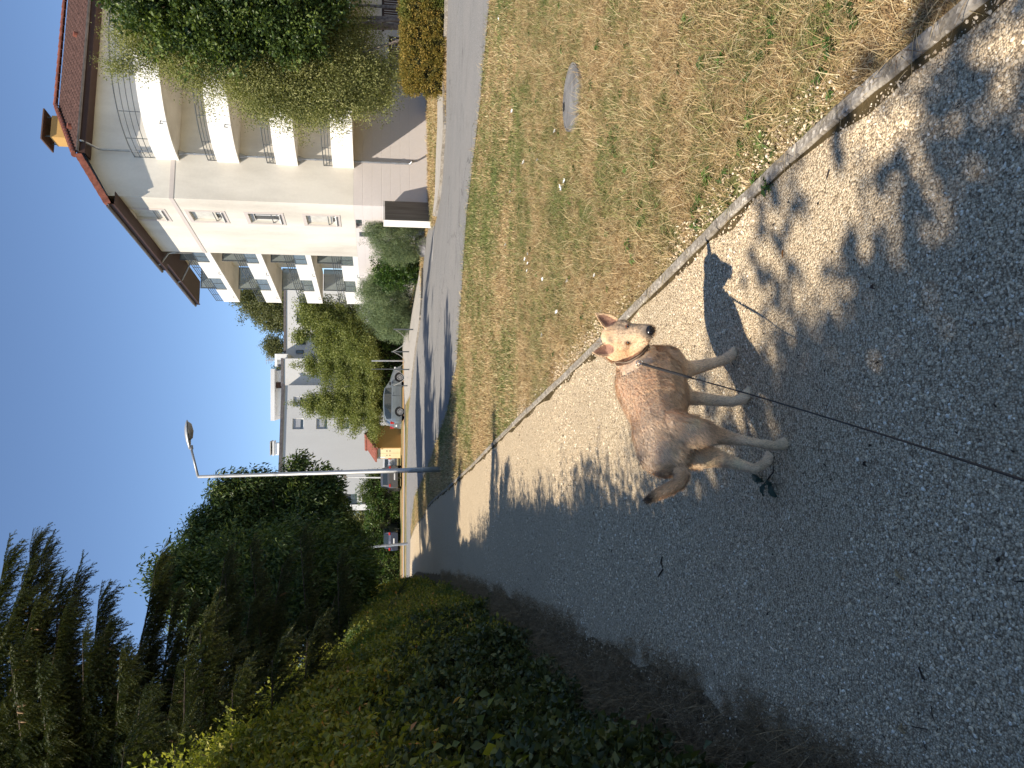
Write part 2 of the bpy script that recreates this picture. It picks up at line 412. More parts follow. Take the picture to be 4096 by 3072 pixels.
# pavements
pv = [G(1786, 500), G(1777, 625), G(1767, 770), G(1750, 866), G(1738, 862), G(1748, 770), G(1750, 700), G(1753, 600), G(1758, 500), (12.6, 30.5), (14.0, 27.5)]
sheet('pavement', pv, 0.0, M_pave, thick=0.09)
pv2 = [G(1690, 1200), G(1681, 1296), G(1666, 1393), G(1654, 1489), G(1644, 1576), (-1.4, 53.0), (0.2, 55.2), G(1618, 1440), G(1616, 1250), G(1640, 1285), G(1655, 1200), G(1668, 1130), G(1684, 1060)]
sheet('pavement', pv2, 0.0, M_pave, thick=0.06)
sheet('pavement', [(-1.4, 53.0), (0.2, 55.2), (-12, 58), (-32, 60.5), (-32, 58.8), (-12, 55.6)], 0.03, M_pave)
M_litter = simple('leaf_litter', (0.40, 0.24, 0.12), 1.0, 0.1, var=0.55, scale=9, bs=0.9, bscale=40)
sheet('leaf_litter_strip', [(8.5, 49), (0.6, 55.4), (-12, 58.2), (-32, 60.6), (-32, 65), (-10, 61.5), (4, 58), (9, 53)], 0.02, M_litter)

# kerb beside the path: concrete edging stones butted end to end
kr = empty('path_kerb', (0, 0, 0), 'narrow grey concrete kerb line running between the gravel path and the lawn', 'kerb')
a = np.array(KD); seg = np.r_[0, np.cumsum(np.linalg.norm(np.diff(a, axis=0), axis=1))]
def along(s):
    return np.array([np.interp(s, seg, a[:, 0]), np.interp(s, seg, a[:, 1])])
s0 = 0.0; rk = random.Random(3)
while s0 < seg[-1]-1:
    bm = bmesh.new(); s1 = s0+1.0; hz = 0.045+rk.uniform(-.004, .004); off = rk.uniform(-.004, .004)
    rings = []
    for k in range(17):
        s = s0+0.004+(s1-s0-0.008)*k/16; p0 = along(s); d = along(s+.05)-along(s-.05 if s > .05 else 0); d /= np.linalg.norm(d)
        n = np.array([d[1], -d[0]]); z = gz(*p0)
        hz = .020+hz*.2; wv = [(0.0, -0.03), (0.0, hz-.008), (0.007, hz), (0.052, hz), (0.060, hz-.008), (0.060, -.03)]; wv = [(w_+rk.uniform(-.0022, .0022), h_+rk.uniform(-.002, .002)) for w_, h_ in wv]
        rings.append([bm.verts.new((p0[0]+n[0]*(w_+off), p0[1]+n[1]*(w_+off), z+h_)) for w_, h_ in wv])
    for r0, r1 in zip(rings, rings[1:]):
        for j in range(5): bm.faces.new((r0[j], r0[j+1], r1[j+1], r1[j]))
    bm.faces.new(rings[0][::-1]); bm.faces.new(rings[-1])
    bmesh.ops.recalc_face_normals(bm, faces=bm.faces)
    bm_obj('kerb_stone', bm, M_kerb, kr); s0 = s1
# damp mossy dirt strip along the foot of the kerb
bm = bmesh.new(); pr = None
rm = np.random.default_rng(5)
for i, (x, y) in enumerate(KD[:110]):
    d = np.array(KD[i+1])-np.array(KD[i]); d /= np.linalg.norm(d); n = np.array([-d[1], d[0]])
    wd = max(.008, 0.025+0.06*mnoise.noise(Vector((x*5, y*5, 0)))+0.025*rm.random())
    r_ = [bm.verts.new((x, y, gz(x, y)+0.0135)), bm.verts.new((x+n[0]*wd, y+n[1]*wd, gz(x, y)+0.0132))]
    if pr: bm.faces.new((pr[0], r_[0], r_[1], pr[1]))
    pr = r_
bmesh.ops.recalc_face_normals(bm, faces=bm.faces)
prop(bm_obj('moss_strip', bm, M_moss), kind='structure')
# road kerbs on the far side
def kerb_line(name, pl, wd, h, label, step=1.0, z0=-.05):
    root = empty(name, (0, 0, 0), label, 'kerb')
    aa = np.array(dense(pl, .3)); sg = np.r_[0, np.cumsum(np.linalg.norm(np.diff(aa, axis=0), axis=1))]
    s = 0
    while s < sg[-1]-.2:
        e = min(s+step, sg[-1]); bm = bmesh.new()
        A = np.array([np.interp(s+.006, sg, aa[:, 0]), np.interp(s+.006, sg, aa[:, 1])]); B = np.array([np.interp(e-.006, sg, aa[:, 0]), np.interp(e-.006, sg, aa[:, 1])])
        d = (B-A)/max(1e-6, np.linalg.norm(B-A)); n = np.array([-d[1], d[0]])*wd
        za, zb = gz(*A), gz(*B)
        pts = [(A[0], A[1], za), (B[0], B[1], zb), (B[0]+n[0], B[1]+n[1], zb), (A[0]+n[0], A[1]+n[1], za)]
        lo = [bm.verts.new((x, y, z+z0)) for x, y, z in pts]; hi = [bm.verts.new((x, y, z+h)) for x, y, z in pts]
        bm.faces.new(hi); bm.faces.new(lo[::-1])
        for i in range(4): bm.faces.new((lo[i], lo[(i+1) % 4], hi[(i+1) % 4], hi[i]))
        bmesh.ops.recalc_face_normals(bm, faces=bm.faces)
        bm_obj('kerb_stone', bm, M_kerb, root); s = e
kerb_line('road_kerb', [G(1750, 864), G(1767, 770), G(1777, 625), G(1786, 500), (12.0, 26.4), G(1792, 100), (16.5, 23.2)][::-1], -.16, .11, 'pale kerb stones along the far edge of the road in front of the clipped hedge')
kerb_line('road_kerb', [G(1644, 1576), G(1654, 1489), G(1666, 1393), G(1681, 1296), G(1690, 1200), G(1692, 1083)], -.14, .08, 'kerb stones curving along the pavement edge below the chained bollards')
# painted white line / flush kerb at the mouth of the side street
l0, l1 = G(1729, 850), G(1729, 1054)
bm = bmesh.new(); d = Vector((l1[0]-l0[0], l1[1]-l0[1])).normalized(); n = Vector((-d.y, d.x))*0.14
for i in range(24):
    for a_, b_ in ((i/24, (i+1)/24),):
        A = Vector(l0).lerp(Vector(l1), a_); B = Vector(l0).lerp(Vector(l1), b_)
        bm.faces.new([bm.verts.new((x, y, gz(x, y)+0.022)) for x, y in ((A.x, A.y), (B.x, B.y), (B.x+n.x, B.y+n.y), (A.x+n.x, A.y+n.y))])
bmesh.ops.recalc_face_normals(bm, faces=bm.faces)
prop(bm_obj('road_marking', bm, simple('worn_white_line', (0.6, 0.57, 0.52), 0.8, var=.2)), kind='structure')

# manhole cover in the lawn
mh = empty('manhole_cover', (2.42, 6.33, 0), 'round grey manhole cover set in the dry lawn', 'manhole cover')
M_mh = simple('dull_iron', (0.20, 0.195, 0.19), 0.85, 0.2, var=0.3, scale=8, bs=0.6, bscale=80)
bm = bmesh.new(); tube(bm, [(0, 0, -.02), (0, 0, .030)], .258, 40); bm_obj('cover_plate', bm, M_mh, mh)
bm = bmesh.new(); prev = None
for k in range(41):
    t = 2*PI*k/40; r_ = [bm.verts.new((math.cos(t)*a_, math.sin(t)*a_, z_)) for a_, z_ in ((.264, -.02), (.264, .031), (.276, .031), (.28, -.02))]
    if prev:
        for j in range(3): bm.faces.new((prev[j], r_[j], r_[j+1], prev[j+1]))
    prev = r_
bm_obj('frame_ring', bm, M_mh, mh)
bm = bmesh.new(); box(bm, -.035, .035, .20, .245, .030, .036); bm_obj('lift_handle', bm, M_black, mh)
bm = bmesh.new()
for i in range(9):
    for sx in (-1, 1):
        y = -.2+i*.05; hw = math.sqrt(max(.001, .235**2-y*y)); box(bm, -hw if sx < 0 else .012, -.012 if sx < 0 else hw, y-.012, y+.012, .029, .032)
rr = bm_obj('raised_ribs', bm, M_mh, mh)

# gravel stones
def ico(name, sub, scale, seed, mat, rough=0.25):
    bm = bmesh.new(); bmesh.ops.create_icosphere(bm, subdivisions=sub, radius=1)
    r_ = random.Random(seed)
    for v in bm.verts: v.co = Vector((v.co.x*scale[0], v.co.y*scale[1], v.co.z*scale[2]))*(1+r_.uniform(-rough, rough))
    me = bpy.data.meshes.new(name); bm.to_mesh(me); bm.free(); return proto(name, me, mat)
stones = [ico('stone', 1, s_, i, M_stone) for i, s_ in enumerate([(1, .8, .55), (1.1, .7, .6), (.9, .9, .5), (1.3, .6, .5), (.8, .7, .7)])]
def stone_zone(y0, y1, dens, rmin, rmax, rng):
    n = int((y1-y0)*3.4*dens)
    y = rng.uniform(y0, y1, n); xl = xat(PL, y)-.25; xr = xat(KERB, y)-.01
    x = xl+(xr-xl)*rng.random(n)
    keep = rng.random(n) < (xr-xl)/3.4
    # sparse, trodden patches
    nz = np.array([mnoise.noise(Vector((a_*1.3, b_*1.3, 3))) for a_, b_ in zip(x, y)])
    keep &= rng.random(n) < np.clip(0.62+nz*2.9, .04, 1)
    x, y = x[keep], y[keep]; n = len(x)
    s = rmin+(rmax-rmin)*rng.random(n)**2.6*1.25
    return np.c_[x, y, 0.012+s*.15], rng.uniform(-1, 1, (n, 3))*[.5, .5, 3.1], s, rng.integers(0, 5, n)
zs = [stone_zone(0.9, 2.4, 9500, .0019, .0066, RNG), stone_zone(2.4, 4.2, 6500, .0022, .0070, RNG), stone_zone(4.2, 7.5, 1700, .0035, .009, RNG), stone_zone(7.5, 12, 300, .005, .010, RNG)]
# bigger loose stones along and just over the kerb
n = 2600; y = RNG.uniform(1.2, 9, n); x = xat(KERB, y)+.075+np.abs(RNG.normal(0, .09, n)); 
k_ = RNG.random(n) < np.clip(1.25-np.abs(x-xat(KERB, y)-.1)*3, 0, 1)*(0.25+0.75*(np.sin(y*2.1+1)>-.1))
x, y = x[k_], y[k_]; zs.append((np.c_[x, y, np.full(len(x), .012)], RNG.uniform(-2, 2, (len(x), 3)), RNG.uniform(.0035, .0105, len(x)), RNG.integers(0, 5, len(x))))
o = scatter('gravel', *[np.concatenate([z_[i] for z_ in zs]) for i in range(4)], stones)
prop(o, 'loose pale limestone chippings covering the path', 'gravel', kind='stuff')

# ============================================================ GRASS
def mat_grass(name, dryness=0.5):
    m = bpy.data.materials.new(name); m.use_nodes = True; nt = m.node_tree
    b = nt.nodes['Principled BSDF']; b.inputs['Roughness'].default_value = 0.6; b.inputs['Specular IOR Level'].default_value = 0.25
    g = wpos(nt); oi = nt.nodes.new('ShaderNodeObjectInfo').outputs['Random']
    at = NN(nt, 'ShaderNodeAttribute', attribute_name='rnd').outputs['Fac']
    n1 = tex_noise(nt, g, 0.55, 5); n3 = tex_noise(nt, g, 3.2, 4)
    sx = NN(nt, 'ShaderNodeSeparateXYZ'); nt.links.new(g, sx.inputs[0]); dk = mth(nt, 'ADD', mth(nt, 'MULTIPLY', sx.outputs[1], .23), sx.outputs[0]); mr = NN(nt, 'ShaderNodeMapRange'); nt.links.new(dk, mr.inputs[0]); mr.inputs[1].default_value = 1.4; mr.inputs[2].default_value = 3.9; mr.inputs[3].default_value = .105; mr.inputs[4].default_value = -.01
    f = mth(nt, 'ADD', mth(nt, 'ADD', mix(nt, 0.4, n1, n3), mr.outputs[0]), mth(nt, 'MULTIPLY', mth(nt, 'SUBTRACT', mth(nt, 'FRACT', mth(nt, 'ADD', oi, at)), 0.5), 0.26))
    f = ramp(nt, f, [(0.5-dryness*.16-.015, (0, 0, 0)), (0.62-dryness*.16, (1, 1, 1))])
    gr = ramp(nt, oi, [(0, (0.08, 0.115, 0.028)), (0.6, (0.17, 0.215, 0.06)), (1, (0.30, 0.32, 0.10))])
    dr = ramp(nt, mth(nt, 'FRACT', mth(nt, 'ADD', mth(nt, 'MULTIPLY', oi, 3.7), at)), [(0, (0.22, 0.13, 0.065)), (0.35, (0.46, 0.32, 0.16)), (0.75, (0.66, 0.50, 0.27)), (1, (0.78, 0.67, 0.42))])
    c = mix(nt, f, gr, dr); nt.links.new(c, b.inputs['Base Color'])
    tr = nt.nodes.new('ShaderNodeBsdfTranslucent'); nt.links.new(c, tr.inputs[0])
    ms = nt.nodes.new('ShaderNodeMixShader'); ms.inputs[0].default_value = 0.25
    nt.links.new(b.outputs[0], ms.inputs[1]); nt.links.new(tr.outputs[0], ms.inputs[2])
    nt.links.new(ms.outputs[0], nt.nodes['Material Output'].inputs[0]); return m
M_grass = mat_grass('lawn_blades', 0.46)
def tuft(name, mat, n, R0, h, w, lean, rng, seg=3):
    co = []; f = []; rn = []
    for i in range(n):
        p0 = rng.normal(0, R0, 2); az = rng.uniform(0, 2*PI); d = np.array([math.cos(az), math.sin(az)]); s = np.array([-d[1], d[0]])
        hh = h*rng.uniform(.5, 1.3); ln = lean*rng.uniform(.3, 1.6); ww = w*rng.uniform(.6, 1.3); k0 = len(co)
        for k in range(seg):
            t = k/seg; c = np.array([*(p0+d*ln*hh*t**1.7), hh*(t-0.35*ln*t*t)]); q_ = ww*(1-t*.7)/2
            co += [c-np.array([*(s*q_), 0]), c+np.array([*(s*q_), 0])]
        co.append(np.array([*(p0+d*ln*hh), hh*(1-.35*ln)]))
        for k in range(seg-1):
            a_ = k0+2*k; f += [a_, a_+1, a_+3, a_, a_+3, a_+2]
        a_ = k0+2*(seg-1); f += [a_, a_+1, a_+2]; rn += [rng.random()]*(2*(seg-1)+1)
    return proto(name, np_mesh(name, np.array(co), f, 3, attrs={'rnd': ('FACE', rn)}), mat)
rg = np.random.default_rng(11)
tf = [tuft('tuft', M_grass, 9, .022, .045, .0035, 1.2, rg) for _ in range(4)]+[tuft('tuft', M_grass, 7, .02, .09, .0036, 1.5, rg, 4) for _ in range(2)]
tf2 = [tuft('tuft', M_grass, 9, .06, .05, .007, 1.1, rg, 2) for _ in range(4)]
RNa = np.array(sorted([(x, y) for x, y in RN]))
def lawn_pts(y0, y1, x1, dens, rng):
    n = int((y1-y0)*(x1+8)*dens)
    y = rng.uniform(y0, y1, n); x = rng.uniform(-8, x1, n)
    ed = np.interp(x, RNa[:, 0], RNa[:, 1])
    k = (x > xat(KERB, y)+.062) & (y < ed+.12*rng.normal(size=n)+.02) & (np.hypot(x-2.42, y-6.33) > .265) & (x < y*.62+.9)
    d = x-xat(KERB, y)-.06
    k &= ~((d < .22) & (rng.random(n) < .55*(np.sin(y*2.1+1) > -.1)) & (y < 9))
    x, y = x[k], y[k]
    return x, y
def grasspack(x, y, smin, smax, nv, rng, z=0.0):
    n = len(x); zz = np.array([gz(a_, b_) for a_, b_ in zip(x, y)])
    return np.c_[x, y, zz+z], np.c_[rng.normal(0, .18, n), rng.normal(0, .18, n), rng.uniform(0, 6.3, n)], rng.uniform(smin, smax, n), rng.integers(0, nv, n)
A1 = grasspack(*lawn_pts(1.2, 4.5, 5.5, 1900, rg), .55, 1.25, 6, rg); A2 = grasspack(*lawn_pts(4.5, 9, 8, 1150, rg), .6, 1.25, 6, rg)
o = scatter('lawn_grass', *[np.concatenate([u_, v_]) for u_, v_ in zip(A1, A2)], tf)
prop(o, 'short half dry lawn grass beside the path', 'grass', kind='stuff')
A3 = grasspack(*lawn_pts(9, 16, 14, 260, rg), .7, 1.4, 4, rg); A4 = grasspack(*lawn_pts(16, 44, 6, 110, rg), .9, 1.7, 4, rg)
o = scatter('lawn_grass', *[np.concatenate([u_, v_]) for u_, v_ in zip(A3, A4)], tf2)
prop(o, 'short dry lawn grass along the near edge of the road', 'grass', kind='stuff')
# leafy weeds in the lawn near the kerb
M_weed = leaf_mat('weed_leaf', [(0, (0.04, 0.085, 0.02)), (0.6, (0.09, 0.16, 0.035)), (1, (0.16, 0.24, 0.06))], 0.3)
wd = [clump_proto('weed', M_weed, 14, .055, .06, .022, rg, flat=.25, up=1.4) for _ in range(3)]
wc = [(1.15, 2.55), (1.35, 2.5), (1.28, 2.35), (1.0, 3.05), (1.12, 3.2), (0.98, 3.5), (0.9, 3.7), (1.6, 2.7), (1.45, 3.0), (2.0, 3.1), (2.2, 2.6), (1.9, 3.9), (2.8, 4.2), (1.0, 4.6), (1.7, 5.2), (1.5, 2.2)]
wp = np.concatenate([np.c_[rg.normal(c[0], .07, 5), rg.normal(c[1], .07, 5), np.full(5, .02)] for c in wc])
n = 110; y = rg.uniform(1.6, 9, n); x = xat(KERB, y)+.3+rg.random(n)*4.5
wp = np.concatenate([wp, np.c_[x, y, np.full(n, .025)]]); n = len(wp)
prop(scatter('weeds', wp, np.c_[np.zeros((n, 2)), rg.uniform(0, 6.3, n)], rg.uniform(.35, .8, n), rg.integers(0, 3, n), wd), 'low green weeds scattered through the lawn by the kerb', 'weeds', kind='stuff')
# white blossoms dropped on the lawn
M_pet = simple('white_petal', (0.85, 0.85, 0.82), 0.7)
bm = bmesh.new()
for k in range(7):
    t = 2*PI*k/7; c = Vector((math.cos(t)*.014, math.sin(t)*.014, .012))
    bm.faces.new([bm.verts.new(q_) for q_ in (Vector((0, 0, 0)), c+Vector((math.cos(t+1.2)*.009, math.sin(t+1.2)*.009, .004)), c*1.9, c+Vector((math.cos(t-1.2)*.009, math.sin(t-1.2)*.009, .004)))])
pm = bpy.data.meshes.new('flower'); bm.to_mesh(pm); bm.free(); pm.materials.append(M_pet)
fl = [(2243, 527), (2067, 446), (2115, 652), (2271, 748), (2283, 726), (2059, 767), (2039, 980), (2120, 1038), (2130, 1055), (2131, 1015), (2193, 1117), (2294, 1124), (2406, 1103), (2128, 1084), (2250, 1250), (2190, 1340), (2010, 75), (2170, 640)]
for i, (a_, b_) in enumerate(fl):
    x, y = G(a_, b_); o = link('fallen_flower', pm); o.location = (x, y, gz(x, y)+.045); o.rotation_euler = (.3*math.sin(i), .3*math.cos(i*2), i); sc = (1.15 if i < 6 else .85)*(.8+.1*(i % 4)); o.scale = (sc,)*3
    prop(o, ('bright white blossom on the lawn close to the manhole cover' if i == 0 else 'small white blossom lying on the dry lawn'), 'flower', 'white blossoms scattered on the lawn')

# dry brown verge between the path and the ivy bank
EB = [(-0.75, -1.5), (-1.2, 0.8), (-1.77, 3.17), (-2.44, 6.0), (-2.98, 9.7), (-4.35, 16.2), (-5.8, 22), (-7.4, 29), (-9.1, 36), (-11.6, 44.6)]
M_verge = simple('dead_brown_grass', (0.26, 0.185, 0.105), 0.9, 0.1, var=0.55, scale=30)
tv = [tuft('verge_tuft', M_verge, 9, .03, .06, .003, 1.7, rg) for _ in range(4)]
n = 30000; y = .8+rg.random(n)**1.6*20; xl = xat(EB, y)-.25; xr = xat(PL, y)+.05
x = xl+(xr-xl)*rg.random(n)+rg.normal(0, .05, n)
e_ = (x-xl)/(xr-xl); k = np.array([mnoise.noise(Vector((a_*3.1, b_*1.3, 9)))*.7+mnoise.noise(Vector((a_*9, b_*9, 2)))*.35 for a_, b_ in zip(x, y)]) > -.55+.75*np.clip(e_-.45, 0, 1.5); x, y = x[k], y[k]; n = len(x)
prop(scatter('verge_grass', np.c_[x, y, np.full(n, .008)], np.c_[rg.normal(0, .3, (n, 2)), rg.uniform(0, 6.3, n)], rg.uniform(.4, 1.1, n), rg.integers(0, 4, n), tv), 'dead brown grass along the foot of the ivy bank', 'grass', kind='stuff')
sheet('verge_soil', [(x+.02, y) for x, y in dense(PL)][:-20]+[(x-.7, y) for x, y in dense(EB)][:-20][::-1], 0.006, simple('dark_litter_soil', (0.17, 0.125, 0.075), 1.0, .1, var=.6, scale=25, bs=.9, bscale=70))
# ============================================================ APARTMENT BUILDING
GB = -0.67
B = empty('apartment_building', (8.58, 37.68, GB), 'cream four storey apartment building with curved balconies and a hipped red tile roof', 'building', rz=math.atan2(.191, .982))
def zl(z): return z-GB
def wall_holes(bm, f, U, V, holes, depth, mi_fn=None):
    """f(u,v,d) -> point; quads on a grid with real openings and reveals of the given depth"""
    us = sorted(set([U[0], U[1]]+[h[0] for h in holes]+[h[1] for h in holes])); vs = sorted(set([V[0], V[1]]+[h[2] for h in holes]+[h[3] for h in holes]))
    us = [u for u in us if U[0] <= u <= U[1]]; vs = [v for v in vs if V[0] <= v <= V[1]]
    for a, b in zip(us, us[1:]):
        for c, d in zip(vs, vs[1:]):
            mu, mv = (a+b)/2, (c+d)/2
            if any(h[0] < mu < h[1] and h[2] < mv < h[3] for h in holes): continue
            bm.faces.new([bm.verts.new(f(*q)) for q in ((a, c, 0), (b, c, 0), (b, d, 0), (a, d, 0))])
    for h in holes:
        a, b, c, d = h[:4]
        for (p_, q_) in (((a, c), (b, c)), ((b, c), (b, d)), ((b, d), (a, d)), ((a, d), (a, c))):
            bm.faces.new([bm.verts.new(f(*r_)) for r_ in ((*p_, 0), (*q_, 0), (*q_, depth), (*p_, depth))])
def bx(name, mat, x0, x1, y0, y1, z0, z1, parent=None, bv=0.0):
    bm = bmesh.new(); box(bm, x0, x1, y0, y1, z0, z1)
    if bv: bevel(bm, bv)
    else: bmesh.ops.recalc_face_normals(bm, faces=bm.faces)
    return bm_obj(name, bm, mat, B if parent is None else parent)
BASE = zl(2.95)
FL = [zl(2.93), zl(5.55), zl(8.23), zl(10.93)]
TOP = zl(14.0)
fL = lambda u, v, d: (d, u, v)       # left face, u along +y
fR = lambda u, v, d: (u, d, v)       # right face, u along +x
wins = [(1.42, 2.58, zl(a), zl(b)) for a, b in ((3.86, 5.30), (6.58, 8.04), (9.30, 10.76), (12.03, 13.42))]
gw = (1.75, 2.85, zl(2.25), zl(2.62))
bm = bmesh.new(); wall_holes(bm, fL, (0, 7.05), (BASE, TOP), wins, .24); wall_holes(bm, fR, (0, 1.9), (BASE, TOP-.12), [], .2); bm.faces.new([bm.verts.new(q) for q in ((0, 0, TOP-.12), (1.9, 0, TOP-.12), (1.9, 0, TOP+.95), (0, 0, TOP-.1))])
wall_holes(bm, fR, (1.9, 22), (BASE, TOP+1.0), [(6.5, 9.0, z+.05, z+2.2) for z in FL]+[(10.5, 13, z+.05, z+2.2) for z in FL], .2)
# gable piece under the verge, loggia back wall and ends
bm.faces.new([bm.verts.new(q) for q in ((0, 7.05, zl(2.2)), (1.6, 7.05, zl(2.2)), (1.6, 7.05, TOP+.7), (0, 7.05, TOP))])
wall_holes(bm, lambda u, v, d: (1.6+d, u, v), (7.05, 13.7), (0, TOP+.7), [(8.0, 10.4, z+.05, z+2.15) for z in FL]+[(11.3, 12.9, z+.9, z+2.15) for z in FL], .15)
bm.faces.new([bm.verts.new(q) for q in ((1.6, 13.7, 0), (22, 13.7, 0), (22, 13.7, TOP+.8), (1.6, 13.7, TOP+.8))])
bm.faces.new([bm.verts.new(q) for q in ((22, 0, 0), (22, 13.7, 0), (22, 13.7, TOP+.8), (22, 0, TOP+.8))])
bmesh.ops.remove_doubles(bm, verts=bm.verts, dist=.0005)
wall = bm_obj('wall', bm, M_wall, B)
bm = bmesh.new(); gg = [BASE-.45*k for k in range(1, 7)]
# pink-grey plinth storey with grooves pressed into the render
def groove_wall(f, U, holes, lo=0.0):
    z = BASE-.004
    for g_ in gg+[lo]:
        zt = z; zb = g_+.012 if g_ > lo else lo
        wall_holes(bm, f, U, (zb, zt), [h for h in holes if h[2] >= zb-.001 and h[3] <= zt+.001], .2)
        if g_ > lo:
            for (d0, z0_, d1, z1_) in ((0, zb, .005, g_+.008), (.005, g_+.008, .005, g_-.008), (.005, g_-.008, 0, g_-.012)):
                bm.faces.new([bm.verts.new(q) for q in (f(U[0], z1_, d1), f(U[1], z1_, d1), f(U[1], z0_, d0), f(U[0], z0_, d0))])
        z = g_-.012
groove_wall(fR, (0, 22), [])
gwh = (1.75, 2.85, BASE-.36, BASE-.05)
groove_wall(fL, (0, 16.3), [gwh])
bmesh.ops.remove_doubles(bm, verts=bm.verts, dist=.0005)
bm_obj('plinth_wall', bm, M_plinth, B)
bx('floor_band', M_band, -.02, 1.95, -.02, 0.0, zl(11.1), zl(11.29)); bx('floor_band', M_band, -.02, 0.0, 0.003, 7.05, zl(11.1), zl(11.29))
# windows of the left face: surround, frame, roller shutter, guard rail, sill
def win_left(y0, y1, z0, z1, kind):
    r_ = bx('window', M_glassd, .19, .205, y0+.05, y1-.05, z0+.05, z1-.05)
    bm = bmesh.new(); t = .055
    for a in ((y0, y1, z0, z0+t), (y0, y1, z1-t, z1), (y0, y0+t, z0+t, z1-t), (y1-t, y1, z0+t, z1-t), ((y0+y1)/2-.03, (y0+y1)/2+.03, z0+t, z1-t)):
        box(bm, .165, .22, *a)
    bm_obj('window_frame', bm, M_white, r_)
    bx('window_back', M_int, .6, .62, y0-.3, y1+.3, z0-.2, z1+.2, r_)
    if kind in ('shut', 'half'):
        bm = bmesh.new(); n = 26; zb = z0+.32 if kind == 'half' else z0+.18
        for k in range(n):
            a = zb+(z1-.03-zb)*k/n; b_ = zb+(z1-.03-zb)*(k+.86)/n; box(bm, .12, .135, y0+.02, y1-.02, a, b_)
        bx('shutter_panel', M_shutter, .137, .145, y0+.02, y1-.02, zb, z1-.03, r_)
        s_ = bm_obj('shutter_slats', bm, M_shutter, r_); s_['kind'] = 'stuff'
    elif kind == 'open':
        bm = bmesh.new()
        for k in range(4): box(bm, .12, .135, y0+.02, y1-.02, z1-.22+.05*k, z1-.18+.05*k)
        bm_obj('shutter_slats', bm, M_shutter, r_)
    bx('window_sill', M_wallw, -.05, .165, y0-.02, y1+.02, z0-.05, z0+.003, r_)
    bx('sill_drip', M_rail, -.065, -.053, y0, y1, z0-.055, z0-.03, r_)
    bm = bmesh.new(); tube(bm, [(.02, y0+.002, z0+.38), (.02, y1-.002, z0+.38)], .022, 8); tube(bm, [(.02, y1-.09, z0+.38), (.02, y1-.04, z0+.33), (.02, y1-.002, z0+.30)], .012, 6)
    bm_obj('guard_rail', bm, M_rail, r_)
    if kind != 'top':
        bm = bmesh.new(); s_ = .17
        for a in ((y0-s_, y1+s_, z1, z1+s_), (y0-s_, y1+s_, z0-s_-.05, z0-.05), (y0-s_, y0, z0-.05, z1), (y1, y1+s_, z0-.05, z1)):
            box(bm, -.02, -.001, *a)
        bmesh.ops.recalc_face_normals(bm, faces=bm.faces)
        bm_obj('window_surround', bm, M_band, r_)
for h, k in zip(wins, ('shut', 'open', 'half', 'shut')): win_left(*h, k if h is not wins[3] else 'top2')
rr = wins[3]
bm = bmesh.new(); n = 26
for k in range(n): box(bm, .12, .135, rr[0]+.02, rr[1]-.02, rr[2]+.05+(rr[3]-rr[2]-.08)*k/n, rr[2]+.05+(rr[3]-rr[2]-.08)*(k+.86)/n)
bx('shutter_panel', M_shutter, .137, .145, rr[0]+.02, rr[1]-.02, rr[2]+.05, rr[3]-.03)
bm_obj('shutter_slats', bm, M_shutter, B)['kind'] = 'stuff'
bx('small_window', M_glassd, .14, .15, gwh[0], gwh[1], gwh[2], gwh[3])
bm = bmesh.new()
for k in range(9): box(bm, -.03, -.005, 3.35, 3.95, BASE-.22-.06*k, BASE-.19-.06*k)
bm_obj('wall_vent', bm, M_rail, B)

# curved balconies on the right face
def arc(inset=0.0, n=18, xend=13.0):
    a_, b_ = 4.1-inset, 4.3-inset
    pts = [(6-a_*math.cos(PI/2*k/n), -b_*math.sin(PI/2*k/n)) for k in range(n+1)]
    return pts+[(xend-inset*0, -b_)]
for i, z in enumerate(FL):
    bal = empty('balcony', (0, 0, 0)); bal.parent = B
    bm = bmesh.new(); o_ = arc(.02); prism(bm, o_+[(13, -.01), (1.93, -.01)], z+.004, z+.2); bmesh.ops.recalc_face_normals(bm, faces=bm.faces)
    bm_obj('floor_slab', bm, M_wall, bal)
    O, I = arc(0), arc(.13); O[0] = (1.9, 0.0); I[0] = (2.03, 0.0)
    # parapet built as cast panels with open joints between them
    cuts = [0, 7, 11, 15, 18, 19]
    for c0, c1 in zip(cuts, cuts[1:]):
        bm = bmesh.new(); a = O[c0:c1+1]; b_ = I[c0:c1+1]
        if c0: a = [tuple(Vector(a[0]).lerp(Vector(a[1]), .012))]+a[1:]; b_ = [tuple(Vector(b_[0]).lerp(Vector(b_[1]), .012))]+b_[1:]
        prism(bm, a+b_[::-1], z, z+.99); bmesh.ops.recalc_face_normals(bm, faces=bm.faces)
        bm_obj('parapet_panel', bm, M_wallw, bal)
    nb, hh = (4, .95) if i == 3 else (3, .42)
    M_ = arc(.07, 24)
    for k in range(nb):
        bm = bmesh.new(); zz = z+.99+hh*(k+1)/nb; tube(bm, [(x, y, zz) for x, y in M_], .024 if k == nb-1 else .016, 6); bm_obj('railing_bar', bm, M_rail, bal)
    for k in (0, 5, 10, 16, 22, 24):
        x, y = M_[k]; bm = bmesh.new(); tube(bm, [(x, y-.0, z+.97), (x, y, z+1.0+hh)], .017, 6); bm_obj('railing_post', bm, M_rail, bal)
    bm = bmesh.new(); ax, ay = 2.55, -2.35; tube(bm, [(ax+.05, ay+.02, z+.24), (ax-.16, ay-.06, z+.24), (ax-.16, ay-.06, z+.1)], .022, 6); bm_obj('drain_spout', bm, M_rail, bal)
    for a_, b_ in ((6.5, 9.0), (10.5, 13)):
        bx('balcony_door', M_glassd, a_, b_, .15, .16, z+.05, z+2.2, bal)
